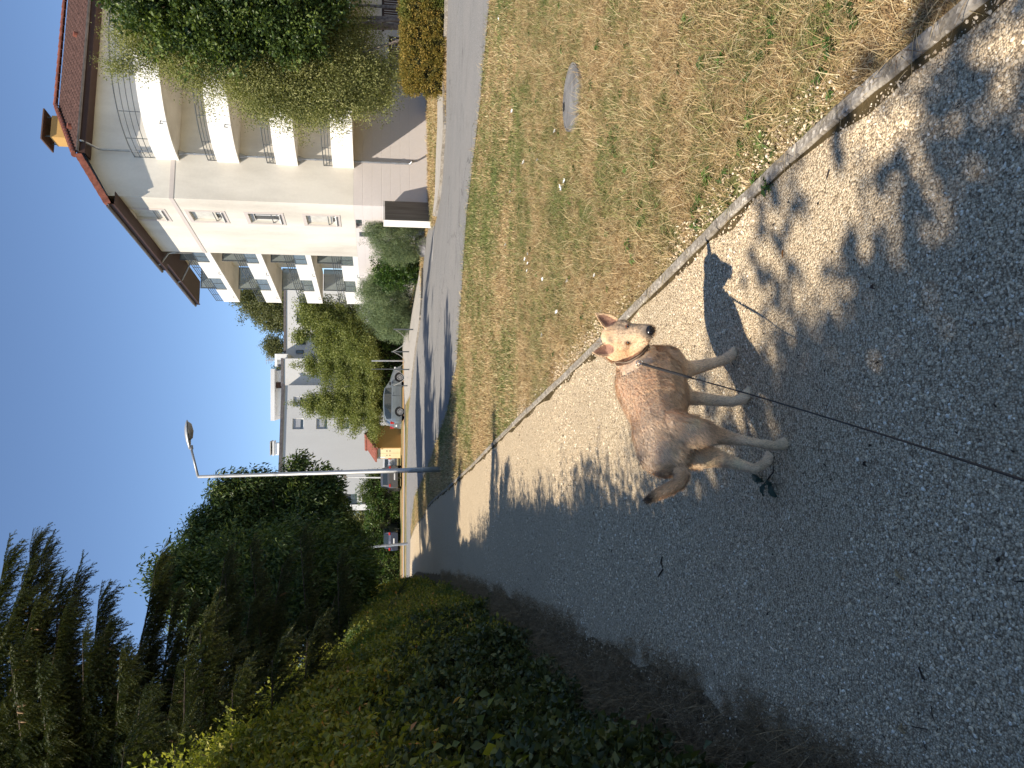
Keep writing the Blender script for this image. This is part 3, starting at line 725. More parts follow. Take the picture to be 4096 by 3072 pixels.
# loggias along the left face
for i, z in enumerate(FL):
    lg = empty('loggia', (0, 0, 0)); lg.parent = B
    bx('floor_slab', M_wall, .14, 1.6, 7.06, 16.2, z+.004, z+.2, lg); 
    bx('ceiling_slab', M_wall, 1.6, 2.2, 13.71, 16.2, z+.004, z+.2, lg)
    bx('parapet_panel', M_wallw, 0.0, .13, 7.06, 16.3, z, z+.30, lg)
    for a_, b_ in ((8.7, 11.45), (13.75, 16.3)): bx('parapet_panel', M_wallw, 0.002, .128, a_, b_, z+.3, z+1.0, lg)
    bx('parapet_panel', M_wallw, .13, 2.1, 16.17, 16.3, z, z+.3, lg)
    for a_, b_ in ((7.08, 8.69), (11.46, 13.74)):
        bx('glass_panel', M_glass, .05, .065, a_+.04, b_-.04, z+.34, z+.96, lg)
        bm = bmesh.new()
        for q_ in ((a_, b_, z+.3, z+.34), (a_, b_, z+.96, z+1.0), (a_, a_+.04, z+.34, z+.96), (b_-.04, b_, z+.34, z+.96), ((a_+b_)/2-.02, (a_+b_)/2+.02, z+.34, z+.96)): box(bm, .035, .085, *q_)
        bm_obj('panel_frame', bm, M_rail, lg)
    for yb, xb in ((8.72, 1.05), (13.9, 1.55)):     # glazed screens across the loggia
        sc_ = bx('glass_screen', glass('screen_glass', (.30, .34, .33), .72) if i == 0 and yb < 9 else bpy.data.materials['screen_glass'], .18, xb, yb, yb+.012, z+.22, z+(2.35 if i < 3 else 1.95), lg)
        bm = bmesh.new(); z1 = z+(2.35 if i < 3 else 1.95)
        for q_ in ((.14, .18, z+.2, z1+.04), (xb, xb+.04, z+.2, z1+.04), (.18, xb, z1, z1+.04), (.18, xb, z+1.02, z+1.06)): box(bm, q_[0], q_[1], yb-.02, yb+.03, q_[2], q_[3])
        bm_obj('screen_frame', bm, M_rail, lg)
    for k in range(4):
        bm = bmesh.new(); zz = z+1.0+.12*(k+1); tube(bm, [(.06, 7.06, zz), (.06, 16.28, zz)], .026 if k == 3 else .02, 6); bm_obj('railing_bar', bm, M_rail, lg)
    for k in range(8):
        bm = bmesh.new(); yy = 7.12+k*1.305; tube(bm, [(.06, yy, z+.98), (.06, yy, z+1.5)], .015, 6); bm_obj('railing_post', bm, M_rail, lg)
    for yy in (10.2, 14.9):
        bm = bmesh.new(); tube(bm, [(.03, yy, z+.14), (-.16, yy, z+.14), (-.16, yy, z+.0)], .02, 6); bm_obj('drain_spout', bm, M_rail, lg)
    for a_, b_, c_ in ((8.0, 10.4, .05), (11.3, 12.9, .9)):
        w_ = bx('balcony_door' if c_ < .1 else 'window', M_glassd, 1.7, 1.71, a_, b_, z+c_, z+2.15, lg)
        bm = bmesh.new()
        for q_ in ((a_, b_, z+2.1, z+2.15), (a_, a_+.05, z+c_, z+2.1), (b_-.05, b_, z+c_, z+2.1), ((a_+b_)/2-.03, (a_+b_)/2+.03, z+c_, z+2.1)): box(bm, 1.66, 1.72, *q_)
        bm_obj('window_frame', bm, M_white, w_)
# potted plants and odds on the loggias
M_pl = leaf_mat('balcony_plant_leaf', [(0, (0.05, 0.09, 0.02)), (1, (0.12, 0.19, 0.05))], .3)
pp = clump_proto('balcony_plant', M_pl, 60, .22, .09, .035, np.random.default_rng(2), flat=1.0)
# (plants are top-level things standing on the loggia slabs)
def blocal(x, y, z): return B.matrix_basis @ Vector((x, y, z))
Bm = Matrix.Translation(B.location) @ Matrix.Rotation(math.atan2(.191, .982), 4, 'Z')
for (x, y, z, lab) in ((.35, 8.3, FL[3]+.9, 'leafy plant at the near end of the top loggia'), (.3, 13.9, FL[2]+1.1, 'bushy plant at the far end of the third floor loggia'), (.45, 11.0, FL[0]+.75, 'dark bushy plant on the lowest loggia beside the glass screen')):
    p0 = Bm @ Vector((x, y, z)); pr_ = empty('potted_plant', p0, lab, 'plant')
    o = link('foliage', pp.data, None, pr_); o.scale = (1.2, 1.2, 1.3)
    bm = bmesh.new(); tube(bm, [(0, 0, -.72+.02), (0, 0, -.35)], [.13, .18], 12); bm_obj('flower_pot', bm, M_redtile, pr_)
    bm = bmesh.new(); tube(bm, [(0, 0, -.4), (.02, 0, .1)], .015, 5); bm_obj('stem', bm, M_bark, pr_)

# roof
def roof_slab(name, poly, mat_top, thick=.16):
    bm = bmesh.new(); t = [bm.verts.new(p_) for p_ in poly]; b_ = [bm.verts.new((p_[0], p_[1], p_[2]-thick)) for p_ in poly]
    bm.faces.new(t); bm.faces.new(b_[::-1])
    for i in range(len(poly)): bm.faces.new((t[i], b_[i], b_[(i+1) % len(poly)], t[(i+1) % len(poly)]))
    bmesh.ops.recalc_face_normals(bm, faces=bm.faces); return bm_obj(name, bm, mat_top, B)
lp = lambda x, y: (x, y, zl(13.72)+.583*(x+.65)); fp = lambda x, y: (x, y, zl(15.02)+.6*(y+.8))
fe = lambda x: fp(x, -.8)
apex = (6.63, 4.0, zl(18.0)); 
rl = roof_slab('roof', [lp(-.6, -.55), (1.66, -.75, zl(15.06)), apex, (6.63, 8.3, zl(18.0)), lp(-.6, 8.3)], M_wood)
rf = roof_slab('roof', [(1.66, -.75, zl(15.04)), fe(22.5), (22.5, 4.0, zl(17.95)), (6.63, 4.0, zl(17.95))], M_wood)
lp2 = lambda x, y: (x, y, zl(13.95)+.583*x)
r2 = roof_slab('roof', [lp2(.05, 8.31), lp2(.05, 17.1), lp2(6.6, 14.5), lp2(6.6, 8.31)], M_wood)
roof_slab('roof', [(6.65, 4.02, zl(17.93)), (22.5, 4.02, zl(17.93)), (22.5, 14.5, zl(13.9)), (6.65, 14.5, zl(13.9))], M_wood)
# tile courses: rolls running up the slope, stepped at each course
def tile_field(name, origin, eu, ev, nv, width, length, left=0.0, right=0.0, mat=M_rooftile, parent=None, pitch=.30, course=.36):
    """eu along the eave, ev up the slope (unit), nv normal; left/right: how much the edge moves in per metre up"""
    O_ = Vector(origin); eu, ev, nv = Vector(eu), Vector(ev), Vector(nv); co = []; f = []
    nr = int(length/course)
    for r_ in range(nr):
        v0, v1 = r_*course, (r_+1)*course; ua, ub = left*v0, width-right*v0
        n = max(1, int((ub-ua)/pitch)); prof = [(0, 0), (.3, .055), (.55, .06), (.8, .0), (1, 0)]
        base = len(co); row = []
        for k in range(n):
            for (a_, h_) in prof[:-1]: row.append((ua+(k+a_)*pitch, h_))
        row.append((ua+n*pitch, 0))
        for (u_, h_) in row:
            co.append(O_+eu*u_+ev*v0+nv*(.05+h_)); co.append(O_+eu*u_+ev*v1+nv*(.02+h_)); co.append(O_+eu*u_+ev*v0+nv*(.01+h_*.2))
        m_ = len(row)
        for k in range(m_-1):
            a_ = base+3*k; f += [a_, a_+3, a_+4, a_+1]; f += [a_+2, a_+5, a_+3, a_]
    o = link(name, np_mesh(name, np.array([tuple(c) for c in co]), f, 4), mat, parent or B); o['kind'] = 'stuff'; return o
nf_ = Vector((0, -.6, 1)).normalized(); tile_field('tile_field', fp(1.66, -.8), (1, 0, 0), Vector((0, 1, .6)).normalized(), nf_, 20.6, 5.55, left=.86, parent=rf)
nl = Vector((-.583, 0, 1)).normalized(); tile_field('tile_field', lp(-.62, 8.3), (0, -1, 0), Vector((1, 0, .583)).normalized(), nl, 8.75, 8.2, right=.45, parent=rl)
tile_field('tile_field', lp2(.03, 17.1), (0, -1, 0), Vector((1, 0, .583)).normalized(), nl, 8.7, 6.5, parent=r2)
def ridge(pa, pb, n, parent, rad=.13, name='ridge_tile'):
    pa, pb = Vector(pa), Vector(pb); d = (pb-pa)/n; me = None
    for k in range(n):
        o_ = None
        if me is None:
            bm = bmesh.new(); u = d.normalized(); s_ = u.cross(Vector((0, 0, 1))).normalized(); w_ = s_.cross(u); rings = []
            for q_, rr_ in ((0, rad*1.12), (.97, rad*.92)):
                rings.append([bm.verts.new(d*q_+s_*math.cos(t)*rr_+w_*math.sin(t)*rr_) for t in np.linspace(-.25, PI+.25, 9)])
            for i in range(8): bm.faces.new((rings[0][i], rings[0][i+1], rings[1][i+1], rings[1][i]))
            bm.faces.new(rings[0][::-1])
            me = bpy.data.meshes.new(name); bm.to_mesh(me); bm.free(); me.materials.append(M_redtile)
        o_ = link(name, me, None, parent); o_.location = pa+d*k
hA = Vector((1.55, -.85, zl(15.12))); ridge(hA, Vector(apex)+Vector((0, 0, .08)), 17, rf)
ridge(Vector(apex)+Vector((0, 0, .08)), (22.5, 4.0, zl(18.08)), 34, rf)
# red verge tiles stepping down to the left eave
vA, vB = Vector((-.62, -.62, zl(13.80))), Vector((1.6, -.78, zl(15.12)))
d = (vB-vA)/7
for k in range(7):
    bm = bmesh.new(); p0 = vA+d*k; p1 = vA+d*(k+.985)
    pts = []
    for (p_, zz) in ((p0, 0), (p1, -.02)):
        pts.append([p_+Vector((0, -.06, -.26+zz)), p_+Vector((0, -.06, .06+zz)), p_+Vector((0, .22, .06+zz)), p_+Vector((0, .22, -.02+zz))])
    a_ = [bm.verts.new(q_) for q_ in pts[0]]; b_ = [bm.verts.new(q_) for q_ in pts[1]]
    for i in range(4): bm.faces.new((a_[i], a_[(i+1) % 4], b_[(i+1) % 4], b_[i]))
    bm.faces.new(a_[::-1]); bm.faces.new(b_); bmesh.ops.recalc_face_normals(bm, faces=bm.faces)
    bm_obj('verge_tile', bm, M_redtile, rl)
# fascia, gutters, downpipes
def gutter(pa, pb, mat, n=1, r_=.085):
    pa, pb = Vector(pa), Vector(pb); bm = bmesh.new(); u = (pb-pa).normalized(); s_ = u.cross(Vector((0, 0, 1))).normalized(); rings = []
    for p_ in (pa, pb):
        rings.append([bm.verts.new(p_+s_*math.cos(t)*r_-Vector((0, 0, 1))*math.sin(t)*r_*1.15) for t in np.linspace(0, PI, 8)]+[bm.verts.new(p_+s_*math.cos(t)*r_*.86-Vector((0, 0, 1))*math.sin(t)*r_) for t in np.linspace(PI, 0, 8)])
    for i in range(16): bm.faces.new((rings[0][i], rings[0][(i+1) % 16], rings[1][(i+1) % 16], rings[1][i]))
    bm.faces.new(rings[0][::-1]); bm.faces.new(rings[1])
    L = (pb-pa).length
    for k in range(1, int(L)): 
        c = pa+u*k; box(bm, c.x-.02, c.x+.02, c.y-.02, c.y+.02, c.z-.005, c.z+.012)
    bmesh.ops.recalc_face_normals(bm, faces=bm.faces); return bm_obj('gutter', bm, mat, B)
gutter((1.7, -.90, zl(15.03)), (22, -.90, zl(15.03)), M_darkzinc); gutter((-.72, -.6, zl(13.72)), (-.72, 8.3, zl(13.72)), M_darkzinc); gutter((-.06, 8.0, zl(13.93)), (-.06, 17.1, zl(13.93)), M_darkzinc)
bx('fascia_board', M_wood, 1.66, 22, -.83, -.79, zl(14.72), zl(15.0)); bx('fascia_board', M_wood, -.66, -.62, -.55, 8.3, zl(13.4), zl(13.66)); bx('fascia_board', M_wood, .0, .04, 8.31, 17.1, zl(13.62), zl(13.88))
bx('soffit_board', M_wood, 1.7, 22, -.79, -.02, zl(14.74), zl(14.77)); bx('soffit_board', M_wood, -.62, -.02, -.52, 8.3, zl(13.42), zl(13.45)); bx('soffit_board', M_wood, .04, 1.6, 8.31, 17.0, zl(13.66), zl(13.69))
bx('soffit_board', M_wood, .05, 1.55, 7.06, 8.29, zl(13.6), zl(13.63))
def pipe(pts, rad=.05, mat=M_zinc):
    bm = bmesh.new(); tube(bm, pts, rad, 10); o = bm_obj('downpipe', bm, mat, B, True); return o
dp = pipe([(2.2, -.9, zl(14.98)), (2.2, -.86, zl(14.85)), (2.2, -.2, zl(14.4)), (2.2, -.13, zl(14.25)), (2.2, -.13, zl(.35)), (2.2, -.16, zl(.22)), (2.2, -.42, zl(.14))])
bm = bmesh.new()
for z in (12.6, 10.2, 9.2, 7.4, 6.4, 4.7, 3.8, 2.2, .9): tube(bm, [(2.2, -.13, zl(z)), (2.2, -.13, zl(z)+.07)], .064, 10)
bm_obj('pipe_collar', bm, M_zinc, B)
for z in FL[1:]:
    bm = bmesh.new(); tube(bm, [(2.2, -.13, z-.02), (2.2, -.13, z-.28)], [.14, .06], 12); bm_obj('rain_hopper', bm, M_zinc, B)
pipe([(-.7, 7.3, zl(13.66)), (-.6, 7.3, zl(13.5)), (-.1, 7.1, zl(13.1)), (-.03, 7.12, zl(12.9)), (-.03, 7.12, zl(11.9))], .045)
pipe([(-.06, 12.2, zl(13.86)), (.1, 12.2, zl(13.6)), (1.3, 11.6, zl(12.9)), (1.5, 11.2, zl(12.7)), (1.52, 11.2, FL[3])], .045)
# chimney with its flat hood, roof vents
ch = bx('chimney', M_ochre, 5.1, 6.3, 4.0, 5.0, zl(17.0), zl(18.45)); ch.location.y = .5
for a_ in (5.15, 6.2):
    for b_ in (4.55, 5.4): bx('hood_post', M_rail, a_, a_+.05, b_, b_+.05, zl(18.45), zl(18.72))
bx('chimney_hood', M_hood, 4.85, 6.55, 4.25, 5.75, zl(18.72), zl(18.80), None, .01)
for x, y in ((3.6, .55), (8.6, .9), (13.4, .8)):
    p_ = Vector(fp(x, y)); bm = bmesh.new(); tube(bm, [p_, p_+nf_*.24], [.14, .12], 10); bm_obj('roof_vent', bm, M_redtile, rf)
# low brick planter corner seen under the birch
bx('basement_wall', M_band, 7.3, 9.4, -1.7, -1.2, zl(-.6), zl(1.15))

# ---- stained concrete wall at the corner: face coloured as shaded, end as sunlit
wl = empty('concrete_screen_wall', (8.5, 37.45, GB), 'short stained concrete wall with its face coloured dark as shaded and its end white as sunlit, beside the corner of the cream building', 'wall')
M_stain_shade, nt, b = base_mat('stained_shaded_concrete', .9, .2); g = wpos(nt); mp = NN(nt, 'ShaderNodeMapping'); mp.inputs['Scale'].default_value = (7, 7, .5); nt.links.new(g, mp.inputs[0])
nt.links.new(ramp(nt, tex_noise(nt, mp.outputs[0], 1.2, 5), [(0.3, (0.14, 0.115, 0.095)), (0.75, (0.27, 0.24, 0.215))]), b.inputs['Base Color'])  # streaks are stain, the dark tone stands for the face's shade
dv = Vector((-.56, -.83)).normalized(); n2 = Vector((dv.y, -dv.x))*-.3
def wq(a_, c_, z): return (dv.x*a_+n2.x*c_, dv.y*a_+n2.y*c_, z)
bm = bmesh.new(); box(bm, 0, 2.35, 0, 1, -.3, 2.13, wq); bmesh.ops.recalc_face_normals(bm, faces=bm.faces); bm_obj('wall_slab', bm, M_stain_shade, wl)
bm = bmesh.new(); box(bm, 2.353, 2.39, -.02, 1.02, -.3, 2.15, wq); bmesh.ops.recalc_face_normals(bm, faces=bm.faces); bm_obj('sunlit_end_face', bm, M_wallw, wl)  # thin white facing paints the sunlight on the wall's end
bm = bmesh.new(); box(bm, 0, 2.39, -.03, 1.03, 2.153, 2.19, wq); bmesh.ops.recalc_face_normals(bm, faces=bm.faces); bm_obj('coping', bm, M_wallw, wl)

# ============================================================ FAR GREY BUILDING
u0, v0 = 1539, 0
FB = empty('flat_roofed_block', (0, 84, 0), 'long pale grey flat roofed apartment block behind the trees', 'building')
def fx(y, Y): return P(1500, y, Y).x        # world X of an image row at a depth
def fz(x, Y): return P(x, 1500, Y).z
def fbox(name, mat, ya, yb, Y0, Y1, z0, z1, parent=None):
    """front face from image row ya to yb at depth Y0"""
    bm = bmesh.new(); xa, xb = fx(ya, Y0), fx(yb, Y0); box(bm, min(xa, xb), max(xa, xb), Y0-84, Y1-84, z0, z1); bmesh.ops.recalc_face_normals(bm, faces=bm.faces)
    return bm_obj(name, bm, mat, FB if parent is None else parent)
# main block: its front runs slightly towards us on the left (16 degrees)
def lerp(a, b, t): return a+(b-a)*t
XA, YA, XB, YB = fx(1541, 84.5), 84.5, fx(1974, 81.3), 81.3
du = Vector((XB-XA, YB-YA)); LB = du.length; du.normalize(); dn = Vector((-du.y, du.x)); dn = dn if dn.y > 0 else -dn
TOPF = fz(1134, 84.5)
def ff(u, v, d): return (XA+du.x*u+dn.x*d, YA-84+du.y*u+dn.y*d, v)
def uof(y):      # image row -> distance along the front
    best = min(np.linspace(-12, 16, 2801), key=lambda u: abs(P(1300, y, YA+du.y*u).x-(XA+du.x*u))); return float(best)
hol = []
for (ya, yb, xa, xb) in ((1586, 1625, 1173, 1212), (1673, 1716, 1170, 1215), (1673, 1716, 1265, 1311), (1673, 1716, 1360, 1398)):
    ua, ub = sorted((uof(ya), uof(yb))); Yw = YA+du.y*(ua+ub)/2
    hol.append((ua, ub, fz(xb, Yw), fz(xa, Yw)))
bm = bmesh.new(); wall_holes(bm, ff, (0, LB), (-.5, TOPF), hol, .3); wall_holes(bm, lambda u, v, d: (ff(0, v, u)), (0, 9), (-.5, TOPF), [], .1)
wall_holes(bm, lambda u, v, d: (ff(LB, v, u)), (1.8, 12), (-.5, TOPF), [], .1)
wall_holes(bm, lambda u, v, d: (ff(LB-1.8+u, v, 9)), (0, 1.8), (-.5, TOPF), [], .1)
bm.faces.new([bm.verts.new(q) for q in (ff(0, TOPF, 0), ff(LB, TOPF, 0), ff(LB, TOPF, 12), ff(0, TOPF, 12))])
bm_obj('wall', bm, M_far, FB)
M_blind = simple('grey_blind', (0.42, 0.43, 0.46), .6, var=.1)
for k, h in enumerate(hol):
    bm = bmesh.new(); bm.faces.new([bm.verts.new(ff(*q)) for q in ((h[0], h[2], .22), (h[1], h[2], .22), (h[1], h[3], .22), (h[0], h[3], .22))]); w_ = bm_obj('window', bm, M_glassd, FB)
    bm = bmesh.new(); zz = h[2]+(h[3]-h[2])*.3
    for a_, b_, c_, d_ in ((h[0], h[1], h[2], h[2]+.06), (h[0], h[0]+.06, h[2], h[3]), (h[1]-.06, h[1], h[2], h[3]), (h[0], h[1], h[3]-.06, h[3])): box(bm, a_, b_, c_, d_, .15, .2, lambda u, v, d: ff(u, v, d))
    bm_obj('window_frame', bm, M_white, w_)
    bm = bmesh.new(); box(bm, h[0]+.06, h[1]-.06, zz, h[3]-.05, .12, .14, lambda u, v, d: ff(u, v, d)); bmesh.ops.recalc_face_normals(bm, faces=bm.faces); bm_obj('blind', bm, M_blind, w_)
bm = bmesh.new(); box(bm, -.15, LB+.15, TOPF-.12, TOPF+.2, -.12, 0, lambda u, v, d: ff(u, v, d)); bmesh.ops.recalc_face_normals(bm, faces=bm.faces); bm_obj('roof_edge', bm, M_darkzinc, FB)
# stepped parts to the right
z2 = fz(1133, 85.4); fbox('wall', M_far, 1436, 1545, 85.5, 95, -.5, z2); fbox('roof_edge', M_darkzinc, 1434, 1545, 85.4, 85.7, z2, z2+.25)
z3 = fz(1143, 89); w3 = fbox('wall', M_far, 1100, 1440, 89, 99, -.5, z3); fbox('roof_edge', M_darkzinc, 1100, 1440, 88.9, 89.1, z3, z3+.22)
for ya, yb, xa, xb in ((1256, 1296, 1187, 1226), (1343, 1381, 1186, 1224), (1403, 1416, 1184, 1215), (1256, 1296, 1300, 1330), (1343, 1381, 1300, 1330)):
    w_ = fbox('window', M_glassd, ya+2, yb-2, 88.93, 88.96, fz(xb-2, 89), fz(xa+2, 89))
    bm = bmesh.new(); x0, x1 = sorted((fx(ya, 89), fx(yb, 89))); za, zb = fz(xb, 89), fz(xa, 89)
    for q_ in ((x0, x1, za, za+.07), (x0, x1, zb-.07, zb), (x0, x0+.07, za+.07, zb-.07), (x1-.07, x1, za+.07, zb-.07)): box(bm, q_[0], q_[1], 4.86, 4.99, q_[2], q_[3])
    bm_obj('window_frame', bm, M_rail, w_)
# balcony wing at the left end
xl0, xl1 = fx(2036, 82), fx(1976, 82)
for k, (xa, xb) in enumerate(((1330, 1345), (1428, 1448), (1255, 1268), (1500, 1530))):
    bm = bmesh.new(); box(bm, xl0, xl1, -1.7, 1.4, fz(xb, 82), fz(xa, 82)); bmesh.ops.recalc_face_normals(bm, faces=bm.faces); bm_obj('balcony_slab', bm, M_farw, FB)
bm = bmesh.new(); box(bm, xl0-.1, xl0+.5, -1.9, 1.2, -.3, fz(1190, 82)); bmesh.ops.recalc_face_normals(bm, faces=bm.faces); bm_obj('balcony_wall', bm, M_farw, FB)
bm = bmesh.new(); box(bm, xl0+.3, xl1-.05, -1.45, -1.4, fz(1432, 82), fz(1403, 82)); bmesh.ops.recalc_face_normals(bm, faces=bm.faces); bm_obj('balcony_window', bm, M_glassd, FB)
bm = bmesh.new(); box(bm, xl0+.3, xl1, .9, 1.0, -.3, fz(1190, 82)); bmesh.ops.recalc_face_normals(bm, faces=bm.faces); bm_obj('balcony_back', bm, M_wall, FB)
# roof-top structures
def rbox(nm, mat, ya, yb, xa, xb, Y, dp_, parent=None): return fbox(nm, mat, ya, yb, Y, Y+dp_, fz(xb, Y), fz(xa, Y), parent)
rt = rbox('rooftop_room', M_farw, 1484, 1662, 1098, 1131, 87.5, 4); rbox('room_door', M_wood, 1529, 1552, 1100, 1129, 87.4, .08, rt); rbox('roof_slab', M_far, 1477, 1680, 1082, 1098, 86.3, 6, rt)
rt2 = rbox('rooftop_room', M_far, 1425, 1458, 1108, 1131, 87, 3); rbox('roof_slab', M_farw, 1418, 1467, 1099, 1108, 86.5, 4, rt2)
rbox('stair_tower', M_farw, 1418, 1440, 1106, 1150, 86, 3)
c_ = rbox('chimney', M_farw, 1769, 1815, 1093, 1124, 84.5, 1.6); rbox('chimney_hood', M_conc, 1761, 1816, 1079, 1083, 84.3, 2, c_)
for yy in (1763, 1808): rbox('hood_post', M_conc, yy, yy+5, 1083, 1092, 84.6, .3, c_)
rbox('chimney_cap', M_farw, 1761, 1818, 1090, 1094, 84.3, 2, c_)
for yy, x0, x1 in ((1437, 1073, 1100), (1441, 1062, 1100)):
    a_ = P(x0, yy, 87); b2 = P(x1, yy, 87); bm = bmesh.new(); tube(bm, [b2, a_], .04, 5)
    for t in (0.1, .35, .6): c0 = a_.lerp(b2, t); tube(bm, [c0-Vector((.5-.3*t, 0, 0)), c0+Vector((.5-.3*t, 0, 0))], .03, 4)
    prop(bm_obj('television_aerial', bm, M_steel), 'thin roof aerial on the grey flat roofed block'+(', taller of the two' if x0 == 1062 else ', shorter of the two'), 'aerial')
# ============================================================ VEGETATION
rv = np.random.default_rng(21)
M_l_birch = leaf_mat('birch_leaf', [(0, (0.1275, 0.1425, 0.045)), (0.5, (0.255, 0.27, 0.0975)), (1, (0.435, 0.42, 0.18))], .4)
M_l_dark = leaf_mat('dark_leaf', [(0, (0.0327, 0.0607, 0.0189)), (0.6, (0.0743, 0.1148, 0.0297)), (1, (0.1782, 0.2295, 0.054))], .3, .4)
M_l_yel = leaf_mat('yellow_green_leaf', [(0, (0.1, 0.128, 0.0338)), (0.5, (0.21, 0.244, 0.0743)), (1, (0.354, 0.372, 0.135))], .4)
M_l_mid = leaf_mat('mid_green_leaf', [(0, (0.042, 0.072, 0.0192)), (0.6, (0.09, 0.132, 0.036)), (1, (0.204, 0.24, 0.072))], .38)
M_l_silver = leaf_mat('silver_conifer', [(0, (0.0725, 0.116, 0.058)), (0.6, (0.1595, 0.2175, 0.1087)), (1, (0.2755, 0.319, 0.145))], .2)
M_l_laurel = leaf_mat('laurel_leaf', [(0, (0.0216, 0.054, 0.012)), (0.6, (0.048, 0.102, 0.0216)), (1, (0.144, 0.228, 0.048))], .3, .3)
M_l_hedge = leaf_mat('clipped_hedge_leaf', [(0, (0.1125, 0.1125, 0.0225)), (0.5, (0.2375, 0.1875, 0.0375)), (1, (0.4125, 0.275, 0.0625))], .3, .55, (0.45, (0.12, 0.15, 0.03), .5, .62))
M_l_poplar = leaf_mat('poplar_leaf', [(0, (0.078, 0.091, 0.0364)), (0.5, (0.156, 0.169, 0.0715)), (1, (0.26, 0.26, 0.117))], .35)
M_l_ivy = leaf_mat('ivy_bank_leaf', [(0, (0.1008, 0.11, 0.0216)), (0.45, (0.2128, 0.21, 0.036)), (0.85, (0.3584, 0.33, 0.0504)), (0.97, (0.4256, 0.34, 0.072)), (1, (0.7616, 0.32, 0.126))], .4, .45, (0.8, (0.09, 0.14, 0.035), .52, .62))
M_l_shoot = leaf_mat('fresh_shoot_leaf', [(0, (0.20, 0.22, 0.03)), (.6, (0.34, 0.35, 0.05)), (1, (0.50, 0.45, 0.10))], .45)
M_needle = leaf_mat('spruce_needle', [(0, (0.030, 0.044, 0.015)), (.6, (0.062, 0.078, 0.024)), (1, (0.15, 0.145, 0.04))], .12, .5)
M_core = simple('dark_hedge_core', (0.022, 0.024, 0.012), 1.0, .05, var=.5, scale=8)  # near-black surface added behind hedge leaves, standing in for the dark inside
def protos(mat, nm, n, R0, L, W, k=4, **kw): return [clump_proto(nm, mat, n, R0, L, W, rv, **kw) for _ in range(k)]

def blob_pts(blobs, n, rng, shell=.55, hollow=0.0):
    vol = np.array([b[3]*b[4]*b[5] for b in blobs])**.8; cnt = (vol/vol.sum()*n).astype(int); out = []
    for b, c in zip(blobs, cnt):
        d = unit(rng.normal(size=(c, 3))); r_ = (shell+(1-shell)*rng.random(c))
        # lumpy outline
        lump = np.array([mnoise.noise(Vector((float(q[0])*2.3+b[0], float(q[1])*2.3+b[1], float(q[2])*2.3+b[2]))) for q in d])
        l2 = np.array([mnoise.noise(Vector((float(q[0])*6.1+b[1], float(q[1])*6.1+b[2], float(q[2])*6.1+b[0]))) for q in d]); r_ = r_*(1+.42*lump+.40*l2)
        out.append(np.array(b[:3])+d*r_[:, None]*np.array(b[3:6]))
    return np.concatenate(out)
def limbs_mesh(base, top, blobs, r0, rng, n_per=3):
    bm = bmesh.new(); base, top = Vector(base), Vector(top)
    m = base.lerp(top, .5)+Vector((rng.normal()*.15, rng.normal()*.15, 0))*r0*6
    tube(bm, [base-Vector((0, 0, .2)), base+Vector((0, 0, .25)), base.lerp(m, .5), m, m.lerp(top, .5), top], [r0*1.5, r0*1.1, r0*.9, r0*.65, r0*.35, r0*.1], 10)
    for b in blobs:
        for k in range(n_per):
            c = Vector(b[:3]); t = rng.uniform(.25, .8); s_ = base.lerp(top, t)
            e = c+Vector(tuple(unit(rng.normal(size=(1, 3)))[0]*np.array(b[3:6])*.75)); md = s_.lerp(e, .5)+Vector((0, 0, .1*(e-s_).length))
            tube(bm, [s_, md, e], [r0*.35, r0*.2, r0*.04], 5)
    return bm
def tree(name, label, cat, base, top, blobs, n, prs, smin, smax, r0=.12, bark=None, group=None, rng=rv, shell=.45, droop=0.0, n_per=3):
    root = empty(name, base, label, cat, group)
    p_ = blob_pts(blobs, n, rng, shell); p_ = p_[p_[:, 2] > base[2]+.05]; m_ = len(p_)
    o = scatter('crown', p_-np.array(base), np.c_[rng.normal(0, .5, (m_, 2)), rng.uniform(0, 6.3, m_)], rng.uniform(smin, smax, m_), rng.integers(0, len(prs), m_), prs, root); o['kind'] = 'stuff'
    bm = limbs_mesh(Vector((0, 0, 0)), Vector(top)-Vector(base), [(b[0]-base[0], b[1]-base[1], b[2]-base[2], *b[3:6]) for b in blobs], r0, rng, n_per)
    bm_obj('trunk', bm, bark or M_bark, root, True)
    return root
def blob(x, y, Y, r_, ry=None, rz=None):
    p_ = P(x, y, Y); return (p_.x, p_.y, p_.z, r_, ry or r_, rz or r_)

# ---- birch and dark broadleaf in front of the building (right)
birch_p = protos(M_l_birch, 'birch_spray', 36, .42, .075, .045, 5, droop=.6, flat=1.1, up=.3)
dark_p = protos(M_l_dark, 'dark_spray', 26, .36, .12, .09, 5, flat=.7, up=.9)
Yb = 30.0
bb = [blob(1150, 270, Yb, 2.5, 2.2, 2.6), blob(850, 200, Yb, 1.85, 2, 1.9), blob(1200, 400, Yb-.8, 1.0, 1, 1.7), blob(1520, 300, Yb-.6, 1.0, .9, 1.1), blob(620, 150, Yb, 1.4, 1.5, 1.3), blob(1350, 260, Yb-.3, 2.3, 2, 1.9), blob(1420, 330, Yb-.6, 1.25, 1.2, 1.5), blob(1080, 370, Yb-.6, 1.1, 1.2, 1.7), blob(740, 275, Yb-.5, .8, 1, 1.1), blob(560, 120, Yb, 1.3, 1.2, 1.2), blob(1250, 100, Yb-1, 1.8, 1.5, 2.2), blob(1300, 415, Yb-.8, .95, .9, 1.8), blob(1000, 330, Yb-.8, .7, .8, 1.2), blob(1500, 380, Yb-.7, .7, .7, 1.0), blob(480, 260, Yb-.4, .5, .5, .9)]
gb = gz(13.8, 30)
tree('birch_tree', 'tall pale green weeping birch in front of the curved balconies behind the clipped hedge', 'tree', (13.9, 30, gb), (13.4, 30, 10.6), bb, 6800, birch_p, .55, 1.15, .13, M_birchbark, shell=.25)
